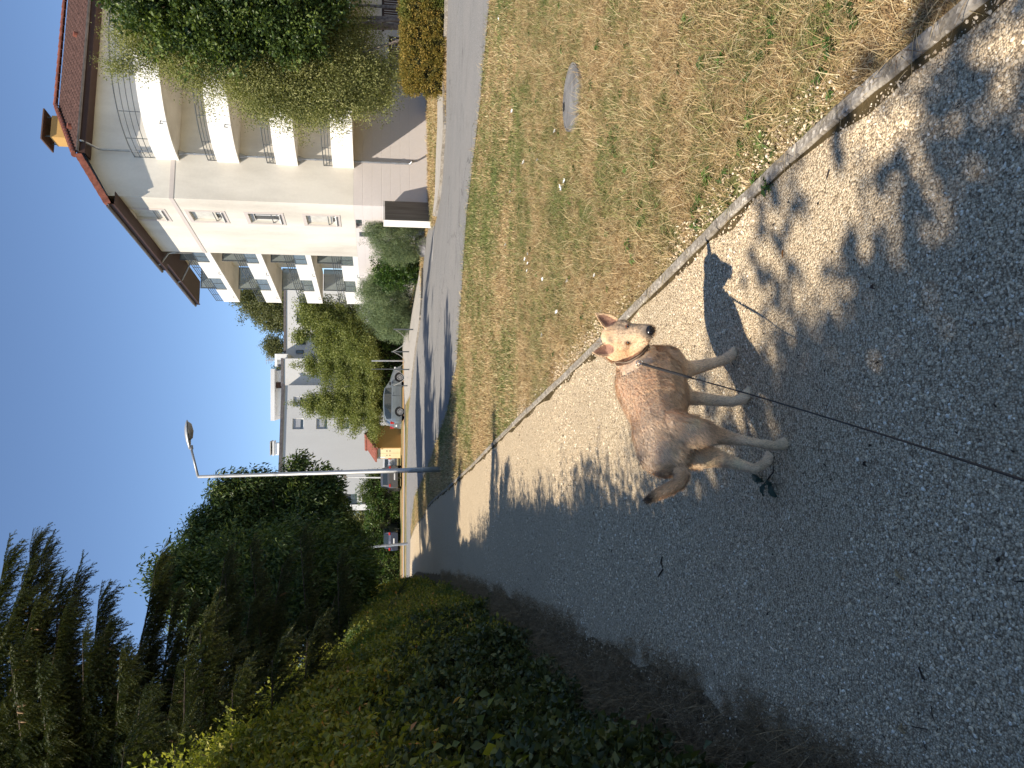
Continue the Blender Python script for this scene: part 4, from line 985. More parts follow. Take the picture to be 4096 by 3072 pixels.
# loose hanging sprays at the outline
dd = [blob(1000, 10, 27.8, 2.0, 1.3, 2.4), blob(750, 30, 27.8, 2.0, 1.3, 2.2), blob(1150, 130, 27.6, 1.2, 1, 1.6), blob(620, -60, 28, 1.6, 1.3, 1.8), blob(900, 160, 27.7, .9, .9, 1.0), blob(1300, 10, 28, 1.3, 1, 1.0)]
tree('broadleaf_tree', 'dense dark green broadleaf tree to the right of the weeping birch', 'tree', (15.0, 28.4, gz(15, 28.4)), (14.8, 28.2, 9.6), dd, 1650, dark_p, .75, 1.35, .16, shell=.35)
# extra leaning stems visible under the crown
lt = empty('multi_stem_tree', (13.6, 29.0, gz(13.6, 29)), 'cluster of pale leaning multi stem trunks behind the clipped hedge', 'tree')
for a_, b_, r_ in (((0, 0, 0), P(1330, 70, 29.2), .10), ((.2, 0, 0), P(1290, 110, 29), .08), ((-.2, .1, 0), P(1450, 210, 29), .08), ((.4, .1, 0), P(1400, 20, 29), .09)):
    bm = bmesh.new(); o0 = Vector(a_); e = b_-lt.location; tube(bm, [o0-Vector((0, 0, .1)), o0.lerp(e, .5)+Vector((.08, 0, -.1)), e], [r_, r_*.8, r_*.45], 8); bm_obj('trunk', bm, M_birchbark, lt, True)

# ---- clipped hedge along the far side of the road (right)
def hedge_shape(path, w, h, name, label, prs, dens, smin, smax, rng, cap=True, cat='hedge', zoff=0.0, lum=.1):
    """path: centre line; leaf clumps over a rounded box section around an added dark core"""
    root = empty(name, (path[0][0], path[0][1], gz(*path[0])), label, cat)
    off = np.array([*path[0], gz(*path[0])]); A = np.array(dense(path, .5)); sg = np.r_[0, np.cumsum(np.linalg.norm(np.diff(A, axis=0), axis=1))]
    L = sg[-1]; per = 2*h+w; n = int(L*per*dens); s = rng.uniform(0, L, n); t = rng.uniform(0, per, n)
    cx = np.interp(s, sg, A[:, 0]); cy = np.interp(s, sg, A[:, 1]); dx = np.interp(s+.3, sg, A[:, 0])-np.interp(s-.3, sg, A[:, 0]); dy = np.interp(s+.3, sg, A[:, 1])-np.interp(s-.3, sg, A[:, 1]); l_ = np.hypot(dx, dy)+1e-6; nx_, ny_ = -dy/l_, dx/l_
    e = np.minimum(s, L-s); endf = np.sqrt(np.clip(1-(1-np.clip(e/(w*.6), 0, 1))**2, 0.02, 1)) if cap else np.ones(n)
    lx = np.where(t < h, -w/2, np.where(t > h+w, w/2, t-h-w/2)); lz = np.where(t < h, t, np.where(t > h+w, per-t, h))
    r_ = .22*w; cor = np.clip((np.abs(lx)-(w/2-r_))/r_, 0, 1)*np.clip((lz-(h-r_))/r_, 0, 1); lx = lx*(1-.2*cor); lz = lz-cor*r_*.35
    lmp = np.array([mnoise.noise(Vector((float(a_)*.9, float(b_)*.9, float(c_)*.9))) for a_, b_, c_ in zip(cx+lx, cy, lz)]); f_ = 1+lum*lmp
    px = cx+nx_*lx*endf*f_; py = cy+ny_*lx*endf*f_; g_ = np.array([gz(a_, b_) for a_, b_ in zip(px, py)]); pz = g_+lz*(.85+.15*endf)*f_+zoff
    pts = np.c_[px, py, pz]+rng.normal(0, .05, (n, 3))
    scatter('foliage', pts-off, np.c_[rng.normal(0, .6, (n, 2)), rng.uniform(0, 6.3, n)], rng.uniform(smin, smax, n), rng.integers(0, len(prs), n), prs, root)['kind'] = 'stuff'
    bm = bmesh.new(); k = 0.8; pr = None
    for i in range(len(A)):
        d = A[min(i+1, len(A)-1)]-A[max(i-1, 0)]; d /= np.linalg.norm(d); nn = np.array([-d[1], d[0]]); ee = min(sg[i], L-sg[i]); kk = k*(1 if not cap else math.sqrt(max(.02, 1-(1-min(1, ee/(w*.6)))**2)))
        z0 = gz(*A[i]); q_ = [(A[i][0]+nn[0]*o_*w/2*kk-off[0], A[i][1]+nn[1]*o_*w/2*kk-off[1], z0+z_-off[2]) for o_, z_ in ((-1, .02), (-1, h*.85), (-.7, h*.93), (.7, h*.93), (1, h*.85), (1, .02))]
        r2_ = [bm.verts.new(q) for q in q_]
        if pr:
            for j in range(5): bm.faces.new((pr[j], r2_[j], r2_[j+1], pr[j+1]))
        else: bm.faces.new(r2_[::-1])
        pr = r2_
    bm.faces.new(pr); bmesh.ops.recalc_face_normals(bm, faces=bm.faces); bm_obj('hedge_core', bm, M_core, root)
    return root
hp = protos(M_l_hedge, 'hedge_sprig', 22, .11, .055, .028, 4, flat=.9, up=.5)
g1, g2 = G(1783, 345), G(1795, -120)
hedge_shape([(g1[0]+.1, g1[1]+.9), (lerp(g1[0], g2[0], .5), lerp(g1[1], g2[1], .5)+.9), (g2[0]+1.6, g2[1]+.1)], 1.5, 1.42, 'clipped_hedge', 'clipped golden orange hedge on the far roadside at the foot of the birch', hp, 120, .8, 1.3, rv)
# ---- vertical slat fence behind it
fn = empty('slat_fence', (12.4, 31.5, gz(13, 31)), 'dark vertical slat fence in two steps behind the clipped hedge', 'fence')
sl_m = None
for (ya, yb, xt) in ((-60, 118, 1530), (150, 250, 1558)):
    for yy in np.arange(ya, yb, 9.5):
        p_ = P(xt, yy, 31.5); 
        if sl_m is None:
            bm = bmesh.new(); box(bm, -.032, .032, -.012, .012, -2.4, 0); bmesh.ops.recalc_face_normals(bm, faces=bm.faces); sl_m = bpy.data.meshes.new('slat'); bm.to_mesh(sl_m); bm.free(); sl_m.materials.append(M_wood)
        o = link('slat', sl_m, None, fn); o.location = p_-fn.location
    a_, b_ = P(xt, ya-6, 31.5)-fn.location, P(xt, yb+4, 31.5)-fn.location
    for dz in (-.02, -1.2):
        bm = bmesh.new(); box(bm, min(a_.x, b_.x), max(a_.x, b_.x), .015, .07, a_.z+dz-.05, a_.z+dz+.05); bmesh.ops.recalc_face_normals(bm, faces=bm.faces); bm_obj('rail', bm, M_wood, fn)

# ---- bushes by the building's left corner
laur = protos(M_l_laurel, 'laurel_sprig', 16, .16, .12, .045, 4, flat=.9, up=.7)
silv = protos(M_l_silver, 'silver_sprig', 60, .26, .13, .014, 4, flat=1.1, up=.2)
def bush(name, label, cx, cy, r_, h, prs, n, smin, smax, extra=(), cat='bush'):
    z0 = gz(cx, cy); bl = [(cx, cy, z0+h*.48, r_, r_, h*.52)]+[(cx+a_, cy+b_, z0+c_, d_, d_, e_) for a_, b_, c_, d_, e_ in extra]
    tree(name, label, cat, (cx, cy, z0), (cx, cy, z0+h*.8), bl, n, prs, smin, smax, .05, shell=.6, n_per=5)
bush('juniper_bush', 'rounded grey green bush rising above the stained concrete wall', 7.35, 39.9, 1.05, 2.9, silv, 900, .6, 1.1, ((.5, 0, 2.6, .5, .6), (-.5, 0, 1.4, .7, .9)))
bush('laurel_bush', 'glossy dark green laurel bush between the grey bush and the silvery shrub', 6.35, 44.0, 1.0, 2.5, laur, 900, .8, 1.3)
bush('silvery_shrub', 'large feathery silver green shrub below the loggias', 4.75, 46.0, 1.8, 3.1, silv, 2200, .7, 1.3, ((-1.1, .3, 1.2, 1.1, 1.2), (1.0, .2, 1.8, .9, 1.3)))
# ---- the trees in front of the grey block
yel = protos(M_l_yel, 'hornbeam_spray', 26, .40, .11, .07, 5, flat=.8, up=.7)
def cone(x, y, Y, xb, wpx, k=6, skew=0):
    out = []
    for i in range(k):
        t = i/(k-1); xx = lerp(x, xb, t); ww = (10+wpx*t**.8)/FPX*Y; out.append(blob(xx, y+skew*t, Y, ww, ww, max(.55, (xb-x)/FPX*Y/k*.75)))
    return out
GRP = None
tree('hornbeam_tree', 'yellow green tree with a narrow pointed top, middle of three before the grey block', 'tree', (fx(1478, 62), 62, 0), tuple(P(1185, 1465, 62)), cone(1185, 1462, 62, 1490, 150), 2600, yel, .7, 1.3, .11, shell=.3)
tree('hornbeam_tree', 'yellow green tree over the silver car, leftmost of three before the grey block', 'tree', (fx(1603, 63), 63, 0), tuple(P(1190, 1615, 63)), cone(1180, 1612, 63, 1490, 135, skew=10), 2600, yel, .7, 1.3, .11, shell=.3)
tree('hornbeam_tree', 'broad yellow green tree behind the feathery silver shrub before the grey block', 'tree', (fx(1330, 58), 58, 0), tuple(P(1215, 1270, 58)), [blob(1260, 1265, 58, 1.5, 1.4, 1.2), blob(1310, 1290, 58, 2.0, 1.6, 1.5), blob(1390, 1310, 58, 2.3, 1.8, 1.6), blob(1300, 1360, 58.5, 1.3, 1.2, 1.0), blob(1240, 1215, 58, 1.0, 1, 1.0), blob(1205, 1340, 58, .5, .5, .8), blob(1440, 1370, 58, 1.6, 1.4, 1.0)], 3000, yel, .7, 1.3, .13, shell=.3)
# ---- trees beyond the roofs
pop = protos(M_l_poplar, 'poplar_spray', 26, .9, .26, .17, 4, flat=.9, up=.5)
tree('poplar_tree', 'tall olive poplar rising behind the roof of the grey block next to the loggias', 'tree', (fx(1225, 118), 118, 0), tuple(P(960, 1215, 118)), [blob(x, y, 118, r_, r_, rz_) for x, y, r_, rz_ in ((985, 1180, 2.2, 2.2), (1030, 1200, 3.2, 3.2), (1100, 1230, 3.6, 3.6), (1060, 1265, 2.2, 2.4), (1180, 1240, 4.2, 4), (1110, 1160, 3, 3.5), (1120, 1290, 1.6, 2.6))], 1700, pop, .7, 1.2, .3, shell=.35)
tree('poplar_tree', 'small dark tree top showing above the grey block beside the aerials', 'tree', (fx(1390, 118), 118, 0), tuple(P(1065, 1385, 118)), [blob(1085, 1385, 118, 1.7, 1.7, 1.4), blob(1110, 1390, 118, 1.9, 1.8, 1.8), blob(1125, 1475, 118, 1.4, 1.4, 1.2), blob(1095, 1400, 118, 1, 1, 1)], 420, pop, .5, .9, .25, shell=.35)
# ---- long laurel hedge behind the parked cars
hl = protos(M_l_laurel, 'long_hedge_sprig', 14, .26, .17, .07, 4, flat=.8, up=.9)
hm = protos(M_l_mid, 'mixed_hedge_sprig', 16, .28, .13, .07, 4, flat=.8, up=.7)
hedge_shape([(8.3, 60.5), (1, 62), (-2.2, 62.8)], 1.8, 2.5, 'laurel_hedge', 'long dark laurel hedge behind the silver car and the bollards', hl, 16, .8, 1.3, rv, lum=.15)
hedge_shape([(-7.8, 69.5), (-16, 70.5), (-36, 72)], 2.2, 2.7, 'mixed_hedge', 'long green mixed hedge behind the dark parked cars left of the ochre kiosk', hl[:2]+hm[:2], 15, .9, 1.5, rv, lum=.2)
tree('shrub', 'light green shrub top sticking out of the mixed hedge behind the lamp post', 'shrub', (-9.6, 69.3, 0), (-9.6, 69.3, 3.4), [(-9.6, 69.3, 2.9, 1.2, .8, 1.1), (-8.3, 69.4, 2.4, .8, .7, .8)], 220, hm, .7, 1.2, .05)
bgp = [blob(1420, 2060, 92, 2.5, 2.5, 3), blob(1440, 2110, 92, 3, 3, 2.6), blob(1400, 2170, 92, 3, 3, 3.5), blob(1420, 2260, 92, 4, 3, 3), blob(1380, 2340, 92, 4, 3, 5)]
tree('background_tree', 'olive brown trees showing between the dark spruces and the mixed hedge', 'tree', (fx(2150, 92), 92, 0), tuple(P(1400, 2150, 92)), bgp, 1100, pop, .6, 1.0, .25, shell=.3)

# ---- left side: the big walnut-like trees beyond the lamp
wal = protos(M_l_mid, 'walnut_spray', 26, .42, .17, .055, 5, droop=1.1, flat=.8, up=.5)
wald = protos(M_l_dark, 'dark_walnut_spray', 30, .42, .17, .06, 5, droop=1.0, flat=.8, up=.5)
T1 = [blob(x+12, y+25, Y, r_*.78, r_*.75, r_*rz_*.78) for x, y, Y, r_, rz_ in (
    (1180, 1960, 31, 1.1, .8), (1235, 1910, 31, .6, .8), (1120, 2040, 31, 1.4, .9), (1260, 2030, 30.5, 1.5, .8), (1010, 1985, 31, .9, .8), (960, 2060, 31, 1.1, .9), (900, 2120, 31, 1.3, .9), (815, 2120, 31, .8, .9), (870, 2230, 31, 1.8, .9), (1020, 2170, 31, 1.9, 1), (1180, 2180, 30, 2.0, 1), (1330, 2110, 30, 1.3, .8), (1380, 2200, 30, 1.6, .8), (760, 2230, 31, 1.0, 1), (1350, 2000, 31, .6, .7), (1310, 1945, 31, .6, .7))]
T1 += [blob(x, y, 30.6, a_, a_, b_) for x, y, a_, b_ in ((1035, 1925, .5, .8), (925, 1948, .5, .8), (888, 2000, .5, .7), (838, 2075, .5, .8), (806, 2125, .5, .75), (765, 2216, .45, .7), (1085, 1955, .45, .5), (1175, 1868, .3, .35), (1215, 1850, .28, .3), (985, 2030, .5, .7), (1290, 1905, .4, .35), (1335, 1935, .4, .35), (1150, 1925, .4, .5))]
tree('walnut_tree', 'dark leafy tree with drooping leaves standing behind the tall lamp post', 'tree', (-9.2, 31, 0), (-8.6, 31, 8.2), T1, 4300, wal[:2]+wald, .7, 1.25, .2, shell=.35)
T2 = [blob(660, 2262, 24, .32, .32, .6), blob(700, 2300, 24, .4, .4, .6), blob(640, 2330, 24, .3, .3, .6)]+[blob(x+8, y+10, Y, r_*.9, r_*.85, r_*rz_*.9) for x, y, Y, r_, rz_ in ((720, 2290, 24, 1.0, .9), (690, 2350, 24, .8, .9), (780, 2380, 24, 1.2, .9), (900, 2330, 24, 1.5, 1), (900, 2440, 24, 1.6, 1), (1060, 2300, 24, 1.7, 1), (1220, 2300, 23, 1.8, 1), (1080, 2430, 23, 1.8, 1), (1280, 2400, 22, 1.6, .9), (1400, 2330, 23, 1.3, .7), (1330, 2230, 24, 1.0, .8))]
tree('walnut_tree', 'leafy tree with sunlit top leaves between the lamp post and the spruces', 'tree', (-9.0, 24, 0), (-7.6, 24, 6.5), T2, 3600, wal+wald[:2], .65, 1.15, .16, shell=.35)

# ---- spruces
def spray_proto(name, rng, L=.62, nside=9):
    tw = [((0, 0, 0), (L, 0, -.05))]
    for k in range(nside):
        t = .1+.85*k/nside; sgn = 1 if k % 2 else -1; l_ = L*.42*(1-.45*t)*rng.uniform(.7, 1.2); b_ = np.array([L*t, 0, -.05*t]); e = b_+np.array([l_*.75, sgn*l_*.55, -l_*rng.uniform(.15, .8)]); tw.append((b_, e))
    co = []; f = []; rn = []
    for b_, e in tw:
        b_, e = np.array(b_, float), np.array(e, float); d = e-b_; ln = np.linalg.norm(d); d /= ln; n = int(ln*260)
        for i in range(n):
            t = rng.random(); v = rng.normal(size=3); v -= d*v.dot(d); v /= np.linalg.norm(v)+1e-9
            p0 = b_+d*ln*t; tip = p0+(v*.85+d*.6)*.030*rng.uniform(.7, 1.2); s_ = np.cross(v, d)*.0052; k0 = len(co); co += [p0+s_, p0-s_, tip]; f += [k0, k0+1, k0+2]; rn.append(rng.random()*.5)
        s_ = np.cross(d, [0, 0, 1]); s_ /= np.linalg.norm(s_)+1e-9; k0 = len(co); co += [b_+s_*.005, b_-s_*.005, e]; f += [k0, k0+1, k0+2]; rn.append(0)
    return proto(name, np_mesh(name, np.array(co), f, 3, attrs={'rnd': ('FACE', rn)}), M_needle)
spr = [spray_proto('spruce_spray', rv) for _ in range(4)]
M_cone = simple('spruce_cone_brown', (0.34, 0.21, 0.11), .8, var=.3, scale=30, bs=.8, bscale=80)
bm = bmesh.new(); tube(bm, [(0, 0, 0), (0, 0, -.015), (.003, 0, -.05), (.006, 0, -.10), (.008, 0, -.135), (.008, 0, -.15)], [.004, .014, .019, .018, .011, .003], 8); cone_me = bpy.data.meshes.new('spruce_cone'); bm.to_mesh(cone_me); bm.free(); cone_me.materials.append(M_cone)
def spruce(base, H, Rm, label, rng, limbs=(), nl=80, z0=.8, dens=1.0, cones=0, lo=0.0):
    root = empty('spruce_tree', (*base, 0), label, 'tree'); pts = []; rot = []; sc = []; bm = bmesh.new()
    tube(bm, [(0, 0, -.2), (0, 0, H*.3), (.05, 0, H*.7), (0, 0, H)], [.2, .16, .09, .02], 8)
    paths = []
    for i in range(nl):
        z = z0+(H-z0)*(i/nl)**.9; rr_ = Rm*(1-(z-z0)/(H-z0+.01))**.75*rng.uniform(.7, 1.1)+.15; az = i*2.399+rng.uniform(-.3, .3)
        d = Vector((math.cos(az), math.sin(az), 0)); e = Vector((0, 0, z))+d*rr_+Vector((0, 0, -.12*rr_-lo*rr_)); paths.append((Vector((0, 0, z)), Vector((0, 0, z))+d*rr_*.5+Vector((0, 0, .02*rr_)), e))
    for z, tip in limbs:
        t = Vector(tip)-root.location; s_ = Vector((0, 0, z)); paths.append((s_, s_.lerp(t, .55)+Vector((0, 0, -.12)), t))
    tips = []
    for s_, m_, e in paths:
        Ln = (e-s_).length; tube(bm, [s_, m_, e], [.04, .025, .006], 5)
        n = max(6, int(Ln*27*dens))
        for k in range(n):
            t = .12+.88*(k+rng.random())/n; q = (s_*(1-t)**2+m_*2*t*(1-t)+e*t*t); d = ((m_-s_)*(1-t)+(e-m_)*t).normalized(); az = math.atan2(d.y, d.x)+rng.choice([-1, 1])*rng.uniform(.1, 1.2)*(1.1-t*.9); pt = rng.uniform(.15, 1.35)*(1.1-t*.7)
            pts.append(tuple(q)); rot.append((rng.uniform(-.5, .5), pt-math.asin(max(-1, min(1, d.z)))*.6*t, az)); sc.append((.48+.68*(1-t)+.50*rng.random()**1.5))
        tips.append((s_, m_, e))
    bm_obj('trunk', bm, M_bark, root, True)
    scatter('needles', pts, rot, sc, rng.integers(0, 4, len(pts)), spr, root)['kind'] = 'stuff'
    cr_ = random.Random(5)
    for k in range(cones):
        s_, m_, e = tips[-1-(k % max(1, min(len(limbs), 6)))]; t = cr_.uniform(.6, .93); q = (s_*(1-t)**2+m_*2*t*(1-t)+e*t*t)
        o = link('spruce_cone', cone_me, None, root); o.location = q+Vector((cr_.uniform(-.12, .12), cr_.uniform(-.12, .12), -.05)); o.rotation_euler = (cr_.uniform(-.3, .3), cr_.uniform(-.3, .3), cr_.uniform(0, 6)); c_ = cr_.uniform(.85, 1.2); o.scale = (c_, c_, c_)
    return root
K1, K2 = 1.45, 1.4
spruce((-8.0, 15.0), 11.6, 4.2, 'nearest tall dark spruce with long hanging boughs and cones at the edge of the frame', rv,
       [(z*K1, P(x, y, Y*K1)) for z, x, y, Y in ((5.6, 120, 2180, 10.2), (5.4, 165, 2215, 10.6), (5.6, 300, 2320, 10.3), (5.0, 395, 2400, 10.0), (6.4, 20, 2230, 10.0), (5.6, 240, 2480, 9.6), (4.9, 330, 2560, 9.4), (4.6, 480, 2620, 9.2), (6.6, 60, 2420, 9.6), (5.2, 150, 2700, 9), (4.4, 560, 2800, 8.9), (4.1, 700, 2700, 8.9), (5.9, 90, 2300, 9.8), (5.3, 230, 2370, 10), (6.2, 130, 2440, 9.5), (4.7, 420, 2520, 9.6), (5.5, 40, 2620, 9.2))], 135, 2.0, 1.05, 42)
spruce((-7.4, 9.6), 5.2, 2.6, 'low dark spruce just behind the crest of the ivy bank', rv, [(3.7, P(800, 2520, 9.0)), (3.2, P(1090, 2640, 8.4)), (3.6, P(930, 2760, 8.2)), (3.0, P(1230, 2560, 9)), (4.2, P(740, 2680, 9))], 60, 1.0, 1.0, 6)
spruce((-9.6, 18.2), 12.0, 4.2, 'second dark spruce behind the nearest one, leaning its tip towards the path', rv,
       [(z*K2, P(x, y, Y*K2)) for z, x, y, Y in ((5.6, 628, 2250, 12.5), (5.4, 645, 2330, 12.5), (4.9, 760, 2430, 12.4), (3.8, 1000, 2420, 12.5), (3.2, 1180, 2480, 12.4), (4.4, 900, 2230, 13), (3.6, 1130, 2260, 13.4), (5.2, 700, 2560, 12), (4.2, 880, 2600, 12), (5.0, 690, 2400, 12.3))], 95, 1.8, .75, 10)
spruce((-8.6, 19.0), 24, 3.4, 'very tall dark spruce farther along the path rising out of the frame', rv, [(4.4, P(1000, 2180, 18)), (3.4, P(1200, 2150, 18)), (2.8, P(1350, 2250, 18)), (5.2, P(900, 2300, 18))], 120, 1.2, .75)
spruce((-11.5, 24.5), 20, 3.6, 'tall dark spruce standing deeper in the wood behind the walnut trees', rv, [], 100, 1.2, .7)
spruce((-10.2, 8.2), 7.0, 3.0, 'dark spruce standing behind the crest of the ivy bank near the camera', rv, [(4.6, P(700, 3000, 8.2)), (5.2, P(500, 2980, 8.4))], 80, 1.5, .8)
# dark undergrowth filling the wood edge behind the bank
for (cx, cy, r_, h_, lab) in ((-6.3, 8.0, 1.5, 3.3, 'dark leafy undergrowth bush behind the near end of the ivy bank'), (-6.6, 11.5, 1.6, 3.4, 'dark leafy undergrowth bush at the foot of the spruces'), (-7.4, 15.2, 1.8, 3.6, 'dark undergrowth bush beneath the second spruce'), (-8.6, 19.5, 1.9, 3.6, 'dark undergrowth bush beneath the very tall spruce'), (-10.6, 27.5, 2.2, 3.4, 'dark undergrowth bush at the foot of the walnut trees')):
    bush('undergrowth_bush', lab, cx, cy, r_, h_, wald, 520, .7, 1.2)
# the wood behind the hedge and behind the viewpoint, whose shade falls over the near path
def shade_tree(base, top, blobs, n, label): tree('plane_tree', label, 'tree', base, top, blobs, n, wald, .7, 1.25, .2, shell=.4, rng=np.random.default_rng(77))
shade_tree((-5.0, -3.4, 0), (-4.4, -2.4, 6.6), [(-4.4, -2.8, 5.2, 1.7, 1.6, 1.4), (-4.9, -.8, 5.0, 1.4, 1.3, 1.1), (-3.9, -2.0, 5.6, 1.0, 1.1, .8), (-4.0, -.9, 5.2, .9, 1.0, .8)], 1500, 'broadleaf tree behind the viewpoint, shading the near gravel path')
big_p = protos(M_l_dark, 'large_leaf_spray', 12, .34, .17, .13, 4, flat=.5, up=1.2)
tree('plane_tree', 'large leaved tree leaning over the viewpoint, throwing soft dapples on the gravel', 'tree', (-4.6, -4.6, 0), (-3.0, -2.2, 6.8), [(-3.1, -1.5, 5.6, 1.0, 1.2, .8), (-2.5, -2.7, 6.0, 1.0, 1.1, .7), (-3.4, -.7, 5.2, .7, .8, .6), (-2.6, -1.3, 5.4, .8, .9, .5), (-3.5, -.5, 5.4, .6, .9, .5)], 150, big_p, .42, .8, .10, shell=.3, n_per=1, rng=np.random.default_rng(5))
shade_tree((-6.6, 1.0, 0), (-5.6, 1.0, 6.4), [(-4.9, .3, 5.5, 1.15, 1.0, 1.0), (-5.6, 1.6, 5.4, 1.3, 1.1, 1.1), (-5.3, 2.1, 6.2, .6, .6, .5), (-6.4, .2, 4.9, 1.5, 1.4, 1.1)], 1300, 'broadleaf tree rising behind the ivy bank beside the viewpoint')

# ---- the ivy / privet bank along the path
EBa = dense(EB, .3)
def bank_h(y): return float(np.interp(y, [-2, 3, 6.5, 8.5, 11, 15, 25, 40], [2.4, 2.7, 3.0, 2.75, 2.1, 2.05, 2.2, 2.2]))
def bank_w(y): return float(np.interp(y, [-2, 5, 9, 15, 40], [1.25, 1.2, 1.05, .95, 1.1]))
def bank_pt(y, t):
    """t 0..1 up the face, 1..1.6 across the top"""
    x0 = float(xat(EB, y)); h, w_ = bank_h(y), bank_w(y)
    if t <= 1: return x0-.05-w_*(t**1.25)*.8, h*math.sin(t*PI/2)**.95
    return x0-.05-w_*(.8+(t-1)*1.6), h*(1+.05*math.sin((t-1)*5))
bk = empty('ivy_bank', (-2, 4, 0), 'high leafy olive green hedge bank running along the left side of the path', 'hedge')
ysb = np.arange(-2, 40, .4); ts = np.linspace(0, 1.7, 14); co = []; q = []
for y in ysb:
    for t in ts:
        x, z = bank_pt(y, t); nz_ = mnoise.noise(Vector((x*1.1, y*1.1, z*1.1)))*.14; co.append((x-.10+nz_+2, y-4, z*.95-.02))
m_ = len(ts)
for i in range(len(ysb)-1):
    for j in range(m_-1): k = i*m_+j; q += [k, k+m_, k+m_+1, k+1]
link('hedge_core', np_mesh('hedge_core', np.array(co), q, 4, True), M_core, bk)  # added dark core behind the leaves, blocks see-through
ivp = protos(M_l_ivy, 'ivy_sprig', 15, .12, .062, .034, 6, flat=.7, up=.6)
ivs = protos(M_l_ivy, 'ivy_sprig_small', 22, .13, .045, .025, 4, flat=.7, up=.6)
M_l_low = leaf_mat('shaded_ivy_leaf', [(0, (0.045, 0.058, 0.024)), (.7, (0.095, 0.115, 0.038)), (1, (0.18, 0.18, 0.06))], .25, .5)  # ivy coloured darker to deepen the self-shaded foot of the bank
ivl = protos(M_l_low, 'shaded_ivy_sprig', 14, .12, .07, .05, 4, flat=.6, up=.5)
def bank_scatter(y0, y1, n, prs, smin, smax, nm, tmax=1.7, tmin=0.0):
    y = rv.uniform(y0, y1, n); t = tmin+rv.random(n)**.9*(tmax-tmin); P_ = []
    for a_, b_ in zip(y, t):
        x, z = bank_pt(a_, b_); nz_ = mnoise.noise(Vector((x*1.1, a_*1.1, z*1.1)))*.20+mnoise.noise(Vector((x*3.3, a_*3.3, z*3.3)))*.13
        P_.append((x+nz_+2+rv.normal()*.03, a_-4, max(.03, z+.5*nz_*(b_ > .8)+rv.normal()*.03)))
    o = scatter(nm, P_, np.c_[rv.normal(0, .35, n), rv.normal(.5, .4, n), rv.uniform(-1.0, 1.0, n)], rv.uniform(smin, smax, n), rv.integers(0, len(prs), n), prs, bk); o['kind'] = 'stuff'; return o
bank_scatter(.5, 9, 11500, ivp, .7, 1.25, 'foliage', 1.7, .26); bank_scatter(.5, 12, 4600, ivl, .5, 1.05, 'shaded_ivy', .36); bank_scatter(9, 19, 8000, ivs, .8, 1.4, 'foliage'); bank_scatter(19, 40, 5000, ivs, 1.3, 2.2, 'foliage')
# fresh shoots sticking up from the crest
shp = protos(M_l_shoot, 'fresh_shoot', 22, .16, .055, .03, 4, flat=1.5, up=.3)
n = 4200; y = rv.uniform(2.3, 12.5, n); P_ = []
for a_ in y:
    x, z = bank_pt(a_, rv.uniform(.9, 1.5)); hh = abs(rv.normal())*.27*(1.0+.8*mnoise.noise(Vector((a_*1.7, 3, 0)))); P_.append((x+rv.normal()*.12+2, a_-4, z+hh))
scatter('fresh_shoots', P_, np.c_[rv.normal(0, .3, (n, 2)), rv.uniform(0, 6.3, n)], rv.uniform(.6, 1.15, n), rv.integers(0, 4, n), shp, bk)['kind'] = 'stuff'
bm = bmesh.new(); r_ = random.Random(8)
for k in range(46):
    a_ = r_.uniform(2.8, 11); x, z = bank_pt(a_, r_.uniform(.95, 1.3)); l_ = r_.uniform(.25, .7); d = Vector((r_.uniform(.0, .6), r_.uniform(-.3, .3), 1)).normalized()
    p0 = Vector((x+2, a_-4, z-.05)); tube(bm, [p0, p0+d*l_*.6, p0+d*l_+Vector((.06, 0, 0))], [.005, .004, .002], 4)
bm_obj('twigs', bm, M_bark, bk)['kind'] = 'stuff'
# dry weeds pushing up through the foot of the bank
dw = [tuft('dry_weed', bpy.data.materials['dead_brown_grass'], 8, .03, .20, .004, .8, rv, 4) for _ in range(3)]
n = 2600; y = rv.uniform(1.5, 16, n); x = xat(EB, y)+rv.normal(-.02, .13, n)
prop(scatter('dry_weeds', np.c_[x, y, np.full(n, .0)], np.c_[rv.normal(0, .3, (n, 2)), rv.uniform(0, 6.3, n)], rv.uniform(.4, 1.1, n), rv.integers(0, 3, n), dw), 'thin brown dry weeds along the foot of the ivy bank', 'weeds', kind='stuff')
# the largest single leaves in view, each one its own piece
lm = []
for k in range(5):
    c, f = leaf_geo(np.zeros((1, 3)), np.array([[0, 0, 1.]]), np.array([[1., 0, 0]]), np.array([.085]), np.array([.05+.006*k]), .12)
    me = np_mesh('leaf', c, f, 3, attrs={'rnd': ('FACE', np.full(4, k*.2))}); me.materials.append(M_l_ivy); lm.append(me)
r_ = random.Random(4)
for k in range(280):
    y = r_.uniform(2.4, 6.2); t = r_.uniform(.12, 1.1); x, z = bank_pt(y, t); nz_ = mnoise.noise(Vector((x*1.1, y*1.1, z*1.1)))*.16
    o = link('leaf', lm[k % 5], None, bk); o.location = (x+nz_+2.14, y-4, max(.05, z)+.03); o.rotation_euler = (r_.uniform(-.5, .5), r_.uniform(.1, 1.3), r_.uniform(-1.2, 1.2)); s_ = r_.uniform(.75, 1.35); o.scale = (s_, s_, s_)
